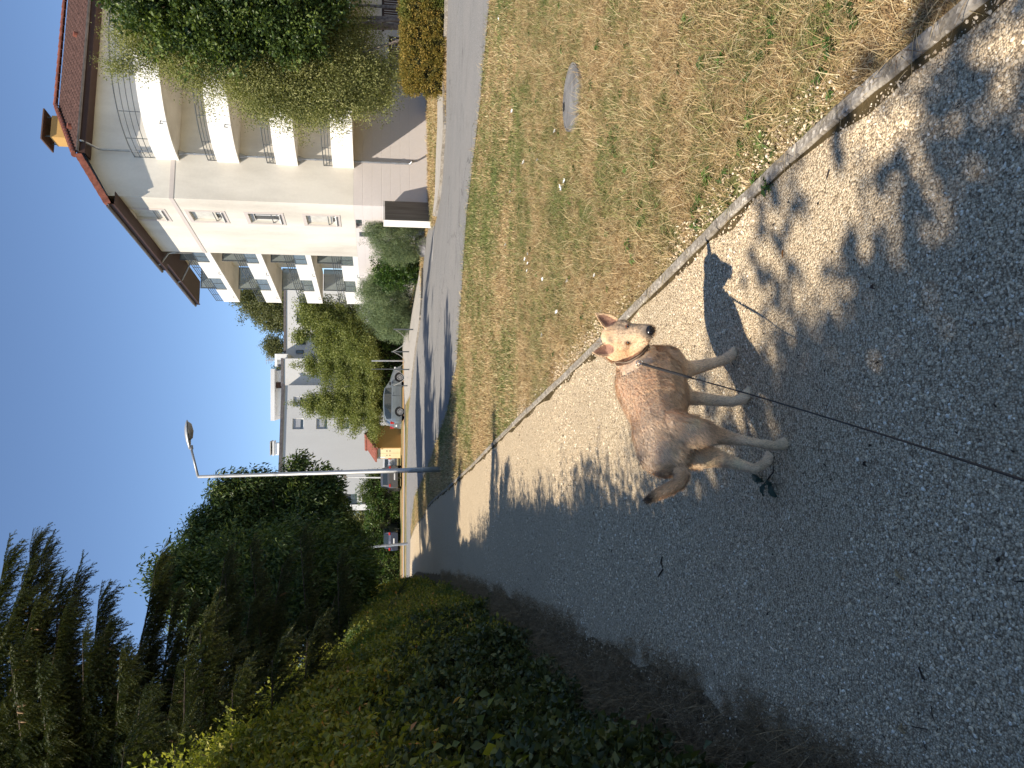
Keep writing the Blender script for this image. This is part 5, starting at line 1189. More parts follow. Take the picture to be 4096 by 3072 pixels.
# ============================================================ CARS
M_plate = simple('number_plate', (0.7, 0.7, 0.68), .5)
M_red = simple('red_lamp', (0.45, 0.02, 0.015), .2, .6)
M_rim = simple('alloy_rim', (0.45, 0.46, 0.47), .35, .5, .6)
M_cglass = glass('car_glass', (0.03, 0.04, 0.045), .93)
def paint(nm, c): return simple(nm, c, .28, .6, .35, .06, 2, coat=.8)
def car(label, loc, rz, mat, prof, W=1.72, wb=(0.78, 3.28), wr=.31, suv=False):
    """prof: stations (x, belt z, roof z, roof half width factor); x=0 rear bumper"""
    root = empty('parked_car', loc, label, 'car', None, rz); hw = W/2; bodyf = []; glf = []; rings = []
    for (x, bz, rz_, rf_, wf, lo) in prof:
        h_ = hw*wf; rings.append([(x, -h_*.96, lo), (x, -h_, lo+.14), (x, -h_*1.0, (lo+bz)/2+.06), (x, -h_*.97, bz-.05), (x, -h_*.92, bz), (x, -h_*rf_, rz_-.06), (x, -h_*rf_*.86, rz_), (x, 0, rz_+.025), (x, h_*rf_*.86, rz_), (x, h_*rf_, rz_-.06), (x, h_*.92, bz), (x, h_*.97, bz-.05), (x, h_, (lo+bz)/2+.06), (x, h_, lo+.14), (x, h_*.96, lo)])
    bb, bg_ = bmesh.new(), bmesh.new(); n = len(rings[0])
    for i in range(len(rings)-1):
        a, b = rings[i], rings[i+1]; ta, tb = prof[i][2]-prof[i][1], prof[i+1][2]-prof[i+1][1]
        for j in range(n-1):
            isg = (j in (4, 9) and ta > .25 and tb > .25) or (j in (5, 6, 7, 8, 4, 9) and abs(ta-tb) > .22 and max(ta, tb) > .3 and j in (6, 7))
            bm_ = bg_ if isg else bb
            bm_.faces.new([bm_.verts.new(q) for q in (a[j], a[j+1], b[j+1], b[j])])
        bb.faces.new([bb.verts.new(q) for q in (a[0], a[-1], b[-1], b[0])])
    for r_ in (rings[0], rings[-1]): bb.faces.new([bb.verts.new(q) for q in r_])
    for bm_ in (bb, bg_): bmesh.ops.remove_doubles(bm_, verts=bm_.verts, dist=.001); bmesh.ops.recalc_face_normals(bm_, faces=bm_.faces)
    bo = bm_obj('body', bb, mat, root); bm_obj('window_glass', bg_, M_cglass, root)
    for x in wb:
        for sy in (-1, 1):
            w_ = empty('wheel', (x, sy*(hw-.09), wr)); w_.parent = root
            bm = bmesh.new(); tube(bm, [(0, -.1, 0), (0, -.085, 0), (0, .085, 0), (0, .1, 0)], [wr*.9, wr, wr, wr*.9], 24); bm_obj('tyre', bm, M_black, w_)
            bm = bmesh.new(); o_ = sy*.102; tube(bm, [(0, o_, 0), (0, o_+sy*.012, 0)], [wr*.16, wr*.13], 12)
            for k in range(9):
                t = 2*PI*k/9; c_, s_ = math.cos(t), math.sin(t); bm.faces.new([bm.verts.new(q) for q in ((c_*.05-s_*.018, o_+sy*.008, s_*.05+c_*.018), (c_*.05+s_*.018, o_+sy*.008, s_*.05-c_*.018), (c_*wr*.64+s_*.03, o_+sy*.004, s_*wr*.64-c_*.03), (c_*wr*.64-s_*.03, o_+sy*.004, s_*wr*.64+c_*.03))])
            pr = None
            for k in range(25):
                t = 2*PI*k/24; r2_ = [bm.verts.new((math.cos(t)*q_, o_+sy*.004, math.sin(t)*q_)) for q_ in (wr*.62, wr*.7)]
                if pr: bm.faces.new((pr[0], pr[1], r2_[1], r2_[0]))
                pr = r2_
            bm_obj('rim', bm, M_rim, w_)
            bm = bmesh.new(); pr = None
            for k in range(13):
                t = PI*k/12; r2_ = [bm.verts.new((x+math.cos(t)*q_, sy*(hw+.012), wr+math.sin(t)*q_)) for q_ in (wr*.98, wr*1.2)]
                if pr: bm.faces.new((pr[0], pr[1], r2_[1], r2_[0]))
                pr = r2_
            bm_obj('wheel_arch', bm, M_black, root)
    def part(nm, m, *a):
        bm = bmesh.new(); box(bm, *a); bevel(bm, .012); return bm_obj(nm, bm, m, root)
    x0, x1 = prof[0][0], prof[-1][0]; lo = prof[2][5]
    part('number_plate', M_plate, x0-.035, x0-.005, -.26, .26, .5, .61)
    part('bumper', mat, x0-.06, x0+.12, -hw*.86, hw*.86, lo+.02, lo+.24); part('bumper', mat, x1-.12, x1+.05, -hw*.82, hw*.82, lo+.0, lo+.24)
    for sy in (-1, 1):
        a_, b_ = sorted((sy*hw*.62, sy*hw*.90)); part('tail_light', M_red, x0-.03, x0+.10, a_, b_, .72 if not suv else .86, .98 if not suv else 1.0)
        a_, b_ = sorted((sy*hw*.55, sy*hw*.84)); part('headlight', M_plate, x1-.10, x1+.02, a_, b_, .58, .7)
        a_, b_ = sorted((sy*(hw-.03), sy*(hw+.17))); part('wing_mirror', M_black, x1-1.35, x1-1.2, a_, b_, .93, 1.06)
        for xx in (x1-2.15, x1-1.22): 
            a_, b_ = sorted((sy*(hw*.985), sy*(hw+.006))); part('door_seam', M_black, xx, xx+.012, a_, b_, lo+.1, .86)
        a_, b_ = sorted((sy*(hw-.01), sy*(hw+.02))); part('door_handle', mat, x1-2.08, x1-1.92, a_, b_, .78, .81)
        for xx in (x1-2.12,): a_, b_ = sorted((sy*(hw*.70), sy*(hw*.90))); part('window_pillar', M_black, xx, xx+.05, a_, b_, .9, .92)
    return root
hatch = [(0.0, .72, .80, .8, .86, .33), (.08, .90, .98, .8, .95, .25), (.30, .92, 1.30, .78, .98, .2), (.62, .91, 1.43, .80, 1, .2), (1.3, .90, 1.47, .82, 1, .2), (2.1, .89, 1.46, .82, 1, .2), (2.55, .88, 1.38, .80, 1, .2), (3.15, .87, .99, .82, 1, .2), (3.6, .80, .87, .84, .97, .22), (3.98, .68, .74, .8, .88, .28), (4.08, .55, .6, .8, .8, .33)]
pc = P(1615, 1697, 55.2); cz = 0.0
M_silver = paint('silver_blue_paint', (0.20, 0.23, 0.25))
cx0 = fx(1703, 54.6); cx1 = fx(1482, 55.8)
car('silver hatchback seen from the side, parked in front of the long laurel hedge', (cx0, 54.6, .03), math.atan2(1.2, cx1-cx0), M_silver, hatch)
suvp = [(0.0, .85, .95, .85, .92, .35), (.06, 1.0, 1.1, .85, .98, .3), (.22, 1.02, 1.48, .8, 1, .28), (.6, 1.02, 1.62, .8, 1, .28), (1.6, 1.0, 1.66, .82, 1, .28), (2.4, .98, 1.6, .8, 1, .28), (3.1, .97, 1.08, .84, 1, .28), (3.7, .9, .98, .84, .96, .3), (4.2, .75, .8, .8, .86, .36), (4.3, .6, .66, .8, .8, .4)]
car('dark bronze suv seen from behind with red tail lights, beside the tall lamp post', (fx(1908, 62), 62.0, .03), R(101), paint('dark_bronze_paint', (0.10, 0.095, 0.09)), suvp, 1.84, (.85, 3.45), .36, True)
estate = [(0.0, .72, .80, .8, .86, .33), (.08, .92, .98, .8, .95, .25), (.32, .94, 1.38, .76, .98, .2), (1.2, .92, 1.44, .80, 1, .2), (2.2, .9, 1.43, .80, 1, .2), (2.6, .88, 1.36, .80, 1, .2), (3.2, .87, .98, .82, 1, .2), (3.8, .8, .87, .84, .96, .22), (4.3, .62, .7, .8, .84, .3)]
car('dark blue estate car half hidden behind the leaning pole at the end of the path', (fx(2168, 66), 66, .03), R(88), paint('dark_blue_paint', (0.028, 0.035, 0.06)), estate, 1.74, (.8, 3.4), .31, True)
car('small white car showing beside the cream doors of the ochre kiosk', (fx(1862, 71.5), 71.5, .03), R(96), paint('white_car_paint', (0.6, 0.6, 0.6)), hatch)

# ============================================================ OCHRE KIOSK
kx0 = fx(1702, 66.5); kc = fx(1790, 65.0); KP = Vector((kc, 65.0, 0))
kd = Vector((kx0-kc, 1.5, 0)).normalized(); kang = math.atan2(kd.y, kd.x)
kk = empty('transformer_kiosk', KP, 'ochre electricity kiosk with cream metal doors and a red tile gable roof', 'kiosk', rz=kang)
kw = (Vector((kx0, 66.5, 0))-KP).length; dep = 1.6; hK = fz(1503, 65)
def kb(nm, m, *a, parent=None, bv=0):
    bm = bmesh.new(); box(bm, *a); bmesh.ops.recalc_face_normals(bm, faces=bm.faces); return bm_obj(nm, bm, m, parent or kk)
kb('wall', M_ochre, 0, kw, .02, dep, -.2, hK)
bm = bmesh.new(); rp = .62
for y_ in (0, dep): pass
ov = .28
def gable(y0, y1, zz, mt, nm, o=0.0):
    bm = bmesh.new(); pts = [(-o, zz), (kw+o, zz), (kw/2, zz+rp*(1+o*.4))]; prism(bm, pts, y0, y1, lambda x, y, z: (x, z, y)); bmesh.ops.recalc_face_normals(bm, faces=bm.faces); return bm_obj(nm, bm, mt, kk)
# ridge runs away from us: the gable faces the road
g_ = gable(.0, dep, hK+.003, M_ochre, 'gable_wall')
rs = []
for sx in (0, 1):
    pts = [(-ov, hK-.10), (kw/2, hK+rp+.06)] if sx == 0 else [(kw+ov, hK-.10), (kw/2, hK+rp+.06)]
    bm = bmesh.new(); A_, B_ = pts; q4 = [(A_[0], -.3, A_[1]), (B_[0], -.3, B_[1]), (B_[0], dep+.12, B_[1]), (A_[0], dep+.12, A_[1])]
    lo_ = [bm.verts.new(p_) for p_ in q4]; hi_ = [bm.verts.new((p_[0], p_[1], p_[2]+.12)) for p_ in q4]; bm.faces.new(hi_); bm.faces.new(lo_[::-1])
    for i in range(4): bm.faces.new((lo_[i], lo_[(i+1) % 4], hi_[(i+1) % 4], hi_[i]))
    bmesh.ops.recalc_face_normals(bm, faces=bm.faces); rs.append(bm_obj('roof', bm, M_redtile, kk))
    for k in range(5):
        a_ = Vector((A_[0], -.34, A_[1]+.1)).lerp(Vector((B_[0], -.34, B_[1]+.1)), k/5); b_ = Vector((A_[0], -.34, A_[1]+.1)).lerp(Vector((B_[0], -.34, B_[1]+.1)), (k+.96)/5)
        bm = bmesh.new(); v_ = [(a_.x, -.36, a_.z-.2), (b_.x, -.36, b_.z-.2), (b_.x, -.36, b_.z+.08), (a_.x, -.36, a_.z+.12)]
        f_ = [bm.verts.new(p_) for p_ in v_]; r_ = [bm.verts.new((p_[0], -.1, p_[2])) for p_ in v_]; bm.faces.new(f_); bm.faces.new(r_[::-1])
        for i in range(4): bm.faces.new((f_[i], f_[(i+1) % 4], r_[(i+1) % 4], r_[i]))
        bmesh.ops.recalc_face_normals(bm, faces=bm.faces); bm_obj('verge_tile', bm, M_redtile, rs[-1])
bm = bmesh.new(); tube(bm, [(kw/2, -.4, hK+rp+.2), (kw/2, dep+.3, hK+rp+.2)], .13, 12); bm_obj('ridge_tile', bm, M_redtile, rs[0])
kb('string_course', M_cream, -.03, kw+.03, -.03, 0, hK-.05, hK+.06)
dr_ = kb('door', M_cream, -.03, -.003, .10, .78, .05, hK-.12); dr2 = kb('door', M_cream, -.03, -.003, 0.81, dep-.08, .05, hK-.12)
kb('door_frame', M_ochre, -.05, -.03, .04, .10, .02, hK-.08); kb('hinge', M_black, -.05, -.031, .14, .2, hK-.6, hK-.45, parent=dr_)
for z_ in (.9, 1.15): kb('vent_louvre', M_black, -.045, -.031, .35, .6, z_, z_+.05, parent=dr_); kb('vent_louvre', M_black, -.045, -.031, 1.0, 1.2, z_, z_+.05, parent=dr2)
kb('sign_plate', M_white, -.045, -.031, 1.3, 1.42, 1.3, 1.9, parent=dr2)

# ============================================================ LAMP POSTS, POLES, BOLLARDS
def P3(x, y, Y): return P(x, y, Y)
lb = Vector((*G(1763, 1877), 0)); L = empty('street_lamp', lb, 'tall grey steel street lamp with an angled arm standing where the path meets the road', 'street lamp')
top = P(792, 1907, lb.y)-lb; arm = P(765, 1795, lb.y)-lb; hd = P(752, 1679, lb.y)-lb
bm = bmesh.new(); tube(bm, [(0, 0, -.1), top*.14, top*.142, top], [.078, .072, .066, .040], 14); bm_obj('pole', bm, M_steel, L, True)
bm = bmesh.new(); tube(bm, [top, arm], [.034, .03], 10); bm_obj('arm', bm, M_steel, L, True)
bm = bmesh.new(); dD = (hd-arm); u_ = dD.normalized(); w_ = Vector((0, 1, 0)); v_ = u_.cross(w_); v_ = v_ if v_.z > 0 else -v_
prof = [(0, .045, .045), (.1, .06, .055), (.28, .10, .085), (.5, .115, .10), (.75, .10, .085), (.93, .06, .04), (1.0, .015, .01)]
rings = []
for t, hw_, hh_ in prof:
    c_ = arm+dD*t+v_*.02; rings.append([bm.verts.new(c_+w_*math.cos(a_)*hw_*1.25+v_*(math.sin(a_)*hh_ if math.sin(a_) > 0 else math.sin(a_)*hh_*.25)) for a_ in np.linspace(0, 2*PI, 17)[:-1]])
for a_, b_ in zip(rings, rings[1:]):
    for k in range(16): bm.faces.new((a_[k], a_[(k+1) % 16], b_[(k+1) % 16], b_[k]))
bm.faces.new(rings[0]); bm.faces.new(rings[-1]); bmesh.ops.recalc_face_normals(bm, faces=bm.faces); bm_obj('lamp_housing', bm, M_steel, L, True)
M_lens = simple('old_lamp_lens', (0.32, 0.29, 0.25), .35, .5)
bm = bmesh.new(); rings = []
for t, hw_, dp_ in ((.3, .05, .0), (.36, .10, .06), (.6, .12, .10), (.85, .08, .07), (.93, .03, .0)):
    c_ = arm+dD*t; rings.append([bm.verts.new(c_+w_*math.cos(a_)*hw_*1.1-v_*(.005+math.sin(a_)*dp_)) for a_ in np.linspace(0, PI, 9)])
for a_, b_ in zip(rings, rings[1:]):
    for k in range(8): bm.faces.new((a_[k], a_[k+1], b_[k+1], b_[k]))
bm_obj('lamp_lens', bm, M_lens, L, True)
bm = bmesh.new(); tube(bm, [arm-u_*.02, arm+dD*.12], .052, 10); bm_obj('arm_socket', bm, M_zinc, L)
bm = bmesh.new(); q_ = top*.1; box(bm, q_.x-.035, q_.x+.035, q_.y-.079, q_.y-.066, q_.z-.15, q_.z+.18); bevel(bm, .004); bm_obj('service_door', bm, M_steel, L)
# small far lamp
b_ = P(1598, 1911, 66); b_.z = 0; L2 = empty('street_lamp', b_, 'small thin white lamp post far away against the grey block', 'street lamp'); t_ = P(1385, 1909, 66)-b_
bm = bmesh.new(); tube(bm, [(0, 0, 0), t_*.5, t_], [.07, .06, .035], 8); bm_obj('pole', bm, M_white, L2)
bm = bmesh.new(); tube(bm, [t_-Vector((0, 0, .05)), t_+Vector((0, 0, .1)), t_+Vector((0, 0, .22)), t_+Vector((0, 0, .3))], [.05, .22, .3, .12], 12); bm_obj('lamp_head', bm, M_far, L2)
# leaning pole
b_ = Vector((*G(1632, 2174), 0)); L3 = empty('leaning_pole', b_, 'pale weathered pole leaning to the left at the far end of the path', 'pole'); t_ = P(1447, 2191, b_.y)-b_
bm = bmesh.new(); tube(bm, [(0, 0, -.2), t_*.5, t_], [.085, .075, .06], 10); bm_obj('pole', bm, M_zinc, L3)
bm = bmesh.new(); tube(bm, [t_*.48, t_*.5], .092, 10); bm_obj('pole_collar', bm, M_steel, L3)
# bollards with a slack chain
bl = []
for i, (xb, xt, y, lab) in enumerate(((1658, 1574, 1318, 'thin dark bollard at the near end of the chain, in front of the silvery shrub'), (1641, 1566, 1407, 'second thin dark bollard, with weeds at its foot'), (1642, 1573, 1478, 'third thin dark bollard, in front of the silver car bonnet'), (1634, 1569, 1543, 'last thin dark bollard, in front of the silver car door'))):
    x_, y_ = G(xb, y); b_ = Vector((x_, y_, gz(x_, y_))); h_ = P(xt, y, y_).z-b_.z; o = empty('bollard', b_, lab, 'bollard', 'dark bollards joined by a chain')
    bm = bmesh.new(); box(bm, -.035, .035, -.035, .035, -.1, h_-.03); bevel(bm, .006); bm_obj('post', bm, M_rail, o)
    bm = bmesh.new(); tube(bm, [(0, 0, h_-.03), (0, 0, h_)], [.045, .02], 8); bm_obj('post_cap', bm, M_rail, o); bl.append(b_+Vector((0, 0, h_-.05)))
M_chain = simple('pale_chain', (0.5, 0.49, 0.46), .5, .4, .4)
for i in range(3):
    a_, b_ = bl[i], bl[i+1]; ch = empty('chain', a_, ('slack pale chain between the first and second bollards', 'slack pale chain between the second and third bollards', 'slack pale chain between the third and last bollards, across the car wheel')[i], 'chain', 'chains between the bollards')
    n = 46; me = None
    for k in range(n):
        t = (k+.5)/n; q_ = a_.lerp(b_, t); q_.z -= .62*4*t*(1-t)
        if me is None:
            bm = bmesh.new(); dd_ = (b_-a_).length/n
            tube(bm, [(dd_*.75*math.cos(s_), .018*math.sin(s_), 0) for s_ in np.linspace(0, 2*PI, 9)], .006, 4, False); me = bpy.data.meshes.new('link'); bm.to_mesh(me); bm.free(); me.materials.append(M_chain)
        t2 = t+.01; q2 = a_.lerp(b_, t2); q2.z -= .62*4*t2*(1-t2); d_ = q2-q_
        o = link('chain_link', me, None, ch); o.location = q_-a_; o.rotation_euler = (PI/2*(k % 2), -math.asin(d_.z/d_.length), math.atan2(d_.y, d_.x))
# thin posts beyond
for (y, xt, xb, Y, m_, r_, lab) in ((1443, 1486, 1592, 57.5, M_steel, .055, 'thin grey post in front of the long laurel hedge'), (1476, 1486, 1600, 58.5, M_rail, .04, 'thin black post just left of the grey one')):
    a_, b_ = P(xb, y, Y), P(xt, y, Y); a_.z = 0; bm = bmesh.new(); tube(bm, [(0, 0, -.1), b_-a_], r_, 8); o = bm_obj('metal_post', bm, m_); o.location = a_; prop(o, lab, 'post')
# small white slab post on the grass, boulder, planter stone
x_, y_ = G(1664, 1099); b_ = Vector((x_, y_, gz(x_, y_))); o = empty('marker_post', b_, 'low white rectangular marker post on the dry grass beside the laurel bush', 'post')
bm = bmesh.new(); box(bm, -.085, .085, -.06, .06, -.1, .86); bevel(bm, .01); bm_obj('post', bm, M_white, o)
bm = bmesh.new(); box(bm, -.09, .09, -.065, .065, .72, .745); bm_obj('dark_band', bm, M_rail, o)
x_, y_ = G(1703, 985); bo = empty('boulder', (x_, y_, gz(x_, y_)), 'large dark grey split boulder lying beside the white end of the concrete wall', 'boulder')
M_rock = simple('split_rock', (0.19, 0.185, 0.19), .9, .2, var=.5, scale=2.5, bs=1.0, bscale=12)
bm = bmesh.new(); bmesh.ops.create_icosphere(bm, subdivisions=4, radius=1)
for v in bm.verts:
    n_ = mnoise.noise(v.co*1.6)*.35+mnoise.noise(v.co*5)*.1; v.co = Vector((v.co.x*.66, v.co.y*.5, v.co.z*.52))*(1+n_); v.co.z = v.co.z*(1+.5*v.co.x)+.12
    for pl in ((Vector((.5, -.7, .5)).normalized(), .38), (Vector((-.7, -.3, .65)).normalized(), .34), (Vector((0, 0, 1)), .5)):
        d_ = v.co.dot(pl[0]); 
        if d_ > pl[1]: v.co -= pl[0]*(d_-pl[1])*.9
bm_obj('rock', bm, M_rock, bo)
# pebbly grass slope between boulder and pavement: dry tufts
rs_ = np.random.default_rng(4)
def in_poly(x, y, poly):
    p_ = np.array(poly); c = np.zeros(len(x), bool); j = len(p_)-1
    for i in range(len(p_)):
        cond = ((p_[i, 1] > y) != (p_[j, 1] > y)) & (x < (p_[j, 0]-p_[i, 0])*(y-p_[i, 1])/(p_[j, 1]-p_[i, 1]+1e-12)+p_[i, 0]); c ^= cond; j = i
    return c
x, y = rs_.uniform(-2, 22, 60000), rs_.uniform(23, 60, 60000)
ok = ~in_poly(x, y, road_poly) & ~in_poly(x, y, pv) & ~in_poly(x, y, pv2) & (y < 53)
lx = (x-8.58)*.982+(y-37.68)*.191; ly = -(x-8.58)*.191+(y-37.68)*.982; ok &= ~((lx > -.1) & (ly > -.05)); ok &= (x > .5)
x, y = x[ok], y[ok]
bgr = [tuft('bank_tuft', mat_grass('bank_blades', 1.1) if k == 0 else bpy.data.materials['bank_blades'], 12, .10, .11, .014, 1.0, rs_, 2) for k in range(3)]
g__ = grasspack(x, y, .7, 1.4, 3, rs_)
prop(scatter('bank_grass', *g__, bgr), 'dry straw coloured grass on the bank before the buildings', 'grass', kind='stuff')
# ============================================================ THE DOG
def DP(x, y, Y): return P(2300+.518*x, 1200+.518*y, Y)
def RR(r, Y): return r*.518/FPX*Y*1.03
caps = []      # (p0, r0, p1, r1)
def chain(*pts):
    q = [(DP(x, y, Y), RR(r, Y)) for x, y, Y, r in pts]
    for a_, b_ in zip(q, q[1:]): caps.append((*a_, *b_))
# trunk: pelvis, loin, ribs, chest, shoulders, neck
chain((690, 1160, 2.92, 205), (665, 1040, 2.96, 215), (640, 900, 3.02, 200), (618, 770, 3.10, 252), (590, 650, 3.17, 272), (548, 565, 3.235, 222), (480, 485, 3.26, 160), (432, 405, 3.27, 128), (400, 335, 3.245, 116))
chain((640, 560, 3.19, 215), (700, 520, 3.20, 165))                 # brisket / shoulder mass
chain((545, 430, 3.28, 80), (640, 490, 3.235, 138))                 # front of the neck
chain((740, 1000, 2.93, 170), (760, 1180, 2.95, 150))               # croup
# right foreleg (forward)
chain((690, 530, 3.19, 150), (800, 540, 3.20, 100), (880, 535, 3.22, 60), (980, 510, 3.24, 47), (1090, 482, 3.265, 38), (1150, 465, 3.28, 37), (1200, 430, 3.285, 40), (1232, 395, 3.30, 27))
# left foreleg
chain((780, 700, 3.24, 120), (880, 755, 3.22, 58), (1000, 765, 3.20, 45), (1120, 780, 3.18, 40), (1210, 785, 3.165, 36), (1290, 765, 3.155, 42), (1335, 715, 3.16, 33))
# right hind leg
chain((800, 1020, 2.90, 165), (900, 1020, 2.87, 130), (1010, 1035, 2.84, 98), (1110, 1050, 2.82, 68), (1210, 1070, 2.80, 47), (1330, 1093, 2.78, 32), (1430, 1110, 2.79, 31), (1540, 1130, 2.82, 35), (1610, 1112, 2.845, 43), (1635, 1095, 2.86, 34))
# left hind leg
chain((850, 1170, 2.97, 120), (960, 1200, 2.96, 105), (1070, 1215, 2.96, 78), (1180, 1245, 2.95, 52), (1290, 1280, 2.94, 40), (1385, 1305, 2.93, 33), (1450, 1270, 2.95, 33), (1505, 1225, 2.965, 38), (1540, 1200, 2.98, 28))
# tail
chain((735, 1180, 2.90, 56), (790, 1260, 2.86, 50), (832, 1345, 2.83, 46), (808, 1415, 2.81, 44), (725, 1462, 2.80, 40), (640, 1502, 2.79, 34), (566, 1542, 2.78, 18))
# head (skull, cheeks, muzzle, jaw)
def HPt(x, y, Y): return P(x, y, Y)
def hcap(a, ra, b, rb): caps.append((HPt(*a), ra, HPt(*b), rb))
hcap((2462, 1345, 3.24), .060, (2490, 1342, 3.20), .060)
hcap((2490, 1318, 3.20), .042, (2490, 1370, 3.20), .045)
hcap((2520, 1338, 3.17), .048, (2555, 1332, 3.13), .037)
hcap((2555, 1332, 3.13), .037, (2590, 1323, 3.085), .027)
hcap((2528, 1388, 3.205), .042, (2574, 1356, 3.135), .029)
hcap((2572, 1347, 3.12), .028, (2588, 1338, 3.095), .021)
hcap((2500, 1395, 3.22), .044, (2465, 1400, 3.25), .05)
hcap((2503, 1302, 3.175), .020, (2500, 1318, 3.18), .022)
hcap((2505, 1372, 3.175), .022, (2500, 1360, 3.18), .022)
def capsule(bm, p0, r0, p1, r1, n=14, m=5):
    d = p1-p0; L = d.length; u = d.normalized(); s = u.orthogonal().normalized(); w_ = u.cross(s); rings = []
    prof = [(-r0*math.cos(t), r0*math.sin(t)) for t in np.linspace(0, PI/2, m)]+[(L+r1*math.sin(t), r1*math.cos(t)) for t in np.linspace(0, PI/2, m)]
    for h_, r_ in prof:
        r_ = max(r_, 1e-4); rings.append([bm.verts.new(p0+u*h_+(s*math.cos(2*PI*k/n)+w_*math.sin(2*PI*k/n))*r_) for k in range(n)])
    for a_, b_ in zip(rings, rings[1:]):
        for k in range(n): bm.faces.new((a_[k], a_[(k+1) % n], b_[(k+1) % n], b_[k]))
    bm.faces.new(rings[0][::-1]); bm.faces.new(rings[-1])
bm = bmesh.new()
for c_ in caps: capsule(bm, *c_)
# toes
toe = []
for (x, y, Y, dxs) in ((1228, 392, 3.30, ((-26, -6), (-8, -16), (12, -14), (28, 4))), (1335, 712, 3.16, ((-24, -6), (-6, -20), (14, -16), (28, 2))), (1632, 1092, 2.86, ((-24, -4), (-6, -10), (14, -6), (26, 10))), (1540, 1196, 2.985, ((-18, -6), (-4, -14), (12, -10), (22, 4)))):
    for a_, b_ in dxs:
        p0 = DP(x+a_*.6, y+b_*.4+10, Y-.01); p1 = DP(x+a_, y+b_, Y); p1.z = .014; p0.z = max(p0.z, .02); capsule(bm, p0, .013, p1, .0115, 10, 4); toe.append(p1)
# ears: cupped leaf shapes, inner side towards the camera
def ear(base_a, base_b, tip, Yb_, Yt, bulge):
    a_, b_, t_ = P(*base_a, Yb_), P(*base_b, Yb_), P(*tip, Yt); c = (a_+b_)/2; toC = Vector((0, -1, .15)).normalized(); n = 9; outr = []; inr = []
    for i in range(n):
        t = i/(n-1); w_ = (1-t**1.7)*(1+.30*math.sin(t*PI)); m_ = c.lerp(t_, t); rw = (a_-b_)/2*w_; ro, ri = [], []
        for k in range(9):
            s_ = -1+2*k/8; q = m_+rw*s_; cup = (1-s_*s_)*.020*w_; ro.append(q-toC*(cup+.004)); ri.append(q-toC*(cup*.75-.003)+toC*0)
        outr.append([bm.verts.new(q) for q in ro]); inr.append([bm.verts.new(q) for q in ri])
    for R_ in (outr, inr):
        for p_, q_ in zip(R_, R_[1:]):
            for k in range(8): bm.faces.new((p_[k], p_[k+1], q_[k+1], q_[k]))
    for i in range(n-1):
        for k in (0, 8): bm.faces.new((outr[i][k], inr[i][k], inr[i+1][k], outr[i+1][k]))
    bm.faces.new(outr[0]+inr[0][::-1]); bm.faces.new(outr[-1]+inr[-1][::-1])
ear((2476, 1278), (2446, 1328), (2376, 1250), 3.225, 3.21, 0)
ear((2462, 1360), (2452, 1420), (2365, 1412), 3.225, 3.22, 0)
bmesh.ops.recalc_face_normals(bm, faces=bm.faces)
me = bpy.data.meshes.new('dog_raw'); bm.to_mesh(me); bm.free()
tmp = bpy.data.objects.new('dog_raw', me); COL.objects.link(tmp)
md = tmp.modifiers.new('r', 'REMESH'); md.mode = 'VOXEL'; md.voxel_size = .0042
md2 = tmp.modifiers.new('s', 'SMOOTH'); md2.factor = .5; md2.iterations = 5
dg = bpy.context.evaluated_depsgraph_get(); em = bpy.data.meshes.new_from_object(tmp.evaluated_get(dg)); bpy.data.objects.remove(tmp)
nv = len(em.vertices); V = np.empty(nv*3, np.float32); em.vertices.foreach_get('co', V); V = V.reshape(-1, 3).astype(float)
Nn = np.empty(nv*3, np.float32); em.vertices.foreach_get('normal', Nn); Nn = Nn.reshape(-1, 3).astype(float)
V[:, 2] = np.maximum(V[:, 2], .001)
# coat colour: fawn, sable grey over the back, pale legs, dark muzzle and tail tip (its own colours, plus painted armpit shade)
from mathutils.bvhtree import BVHTree
bvh = BVHTree.FromPolygons([Vector(v) for v in V], [tuple(p_.vertices) for p_ in em.polygons])
def onto(x, y, Yd=3.17):
    o_ = Vector((0, 0, HC)); d_ = (P(x, y, Yd)-o_).normalized(); h_ = bvh.ray_cast(o_, d_, 6)
    return h_[0] if h_[0] is not None else P(x, y, Yd)
def near(p_, r_, soft=.5):
    d_ = np.linalg.norm(V-np.array(p_), axis=1); return np.clip(1-(d_-r_*(1-soft))/(r_*2*soft), 0, 1)
fawn = np.array([.86, .62, .395]); pale = np.array([.84, .69, .50]); sable = np.array([.77, .62, .465]); dark = np.array([.06, .05, .045]); rust = np.array([.52, .29, .14])
C = np.tile(fawn, (nv, 1))
def mixc(m, c): 
    global C
    C = C*(1-m[:, None])+c*m[:, None]
nzs = np.array([mnoise.noise(Vector(v)*14) for v in V]); nzl = np.array([mnoise.noise(Vector(v)*5) for v in V])
mixc(np.clip((.30-V[:, 2])/.12, 0, 1)*.75, pale)
backm = np.clip((Nn[:, 2]-.1)*1.6, 0, 1)*np.clip((V[:, 2]-.40)/.06, 0, 1)*np.clip(1.35-np.linalg.norm(V-np.array(DP(400, 335, 3.24)), axis=1)*0, 0, 1)
headd = np.linalg.norm(V-np.array(P(2500, 1340, 3.19)), axis=1); notface = np.clip((headd-.10)/.05, 0, 1)
mixc(backm*notface*np.clip(.5+1.1*nzl, 0, 1), sable)
for (x, y, Y, r_, k_) in ((325, 600, 3.24, .022, .75), (385, 770, 3.16, .018, .7), (520, 1090, 2.96, .035, .35), (700, 1215, 2.90, .04, .55), (780, 1280, 2.85, .03, .6), (815, 615, 3.16, .016, .8), (430, 560, 3.22, .03, .2)): mixc(near(DP(x, y, Y), r_, .8)*k_*np.clip(.8+1.2*nzs, 0, 1), dark*1.6)  # coat patches; the spot behind the right foreleg paints armpit shade
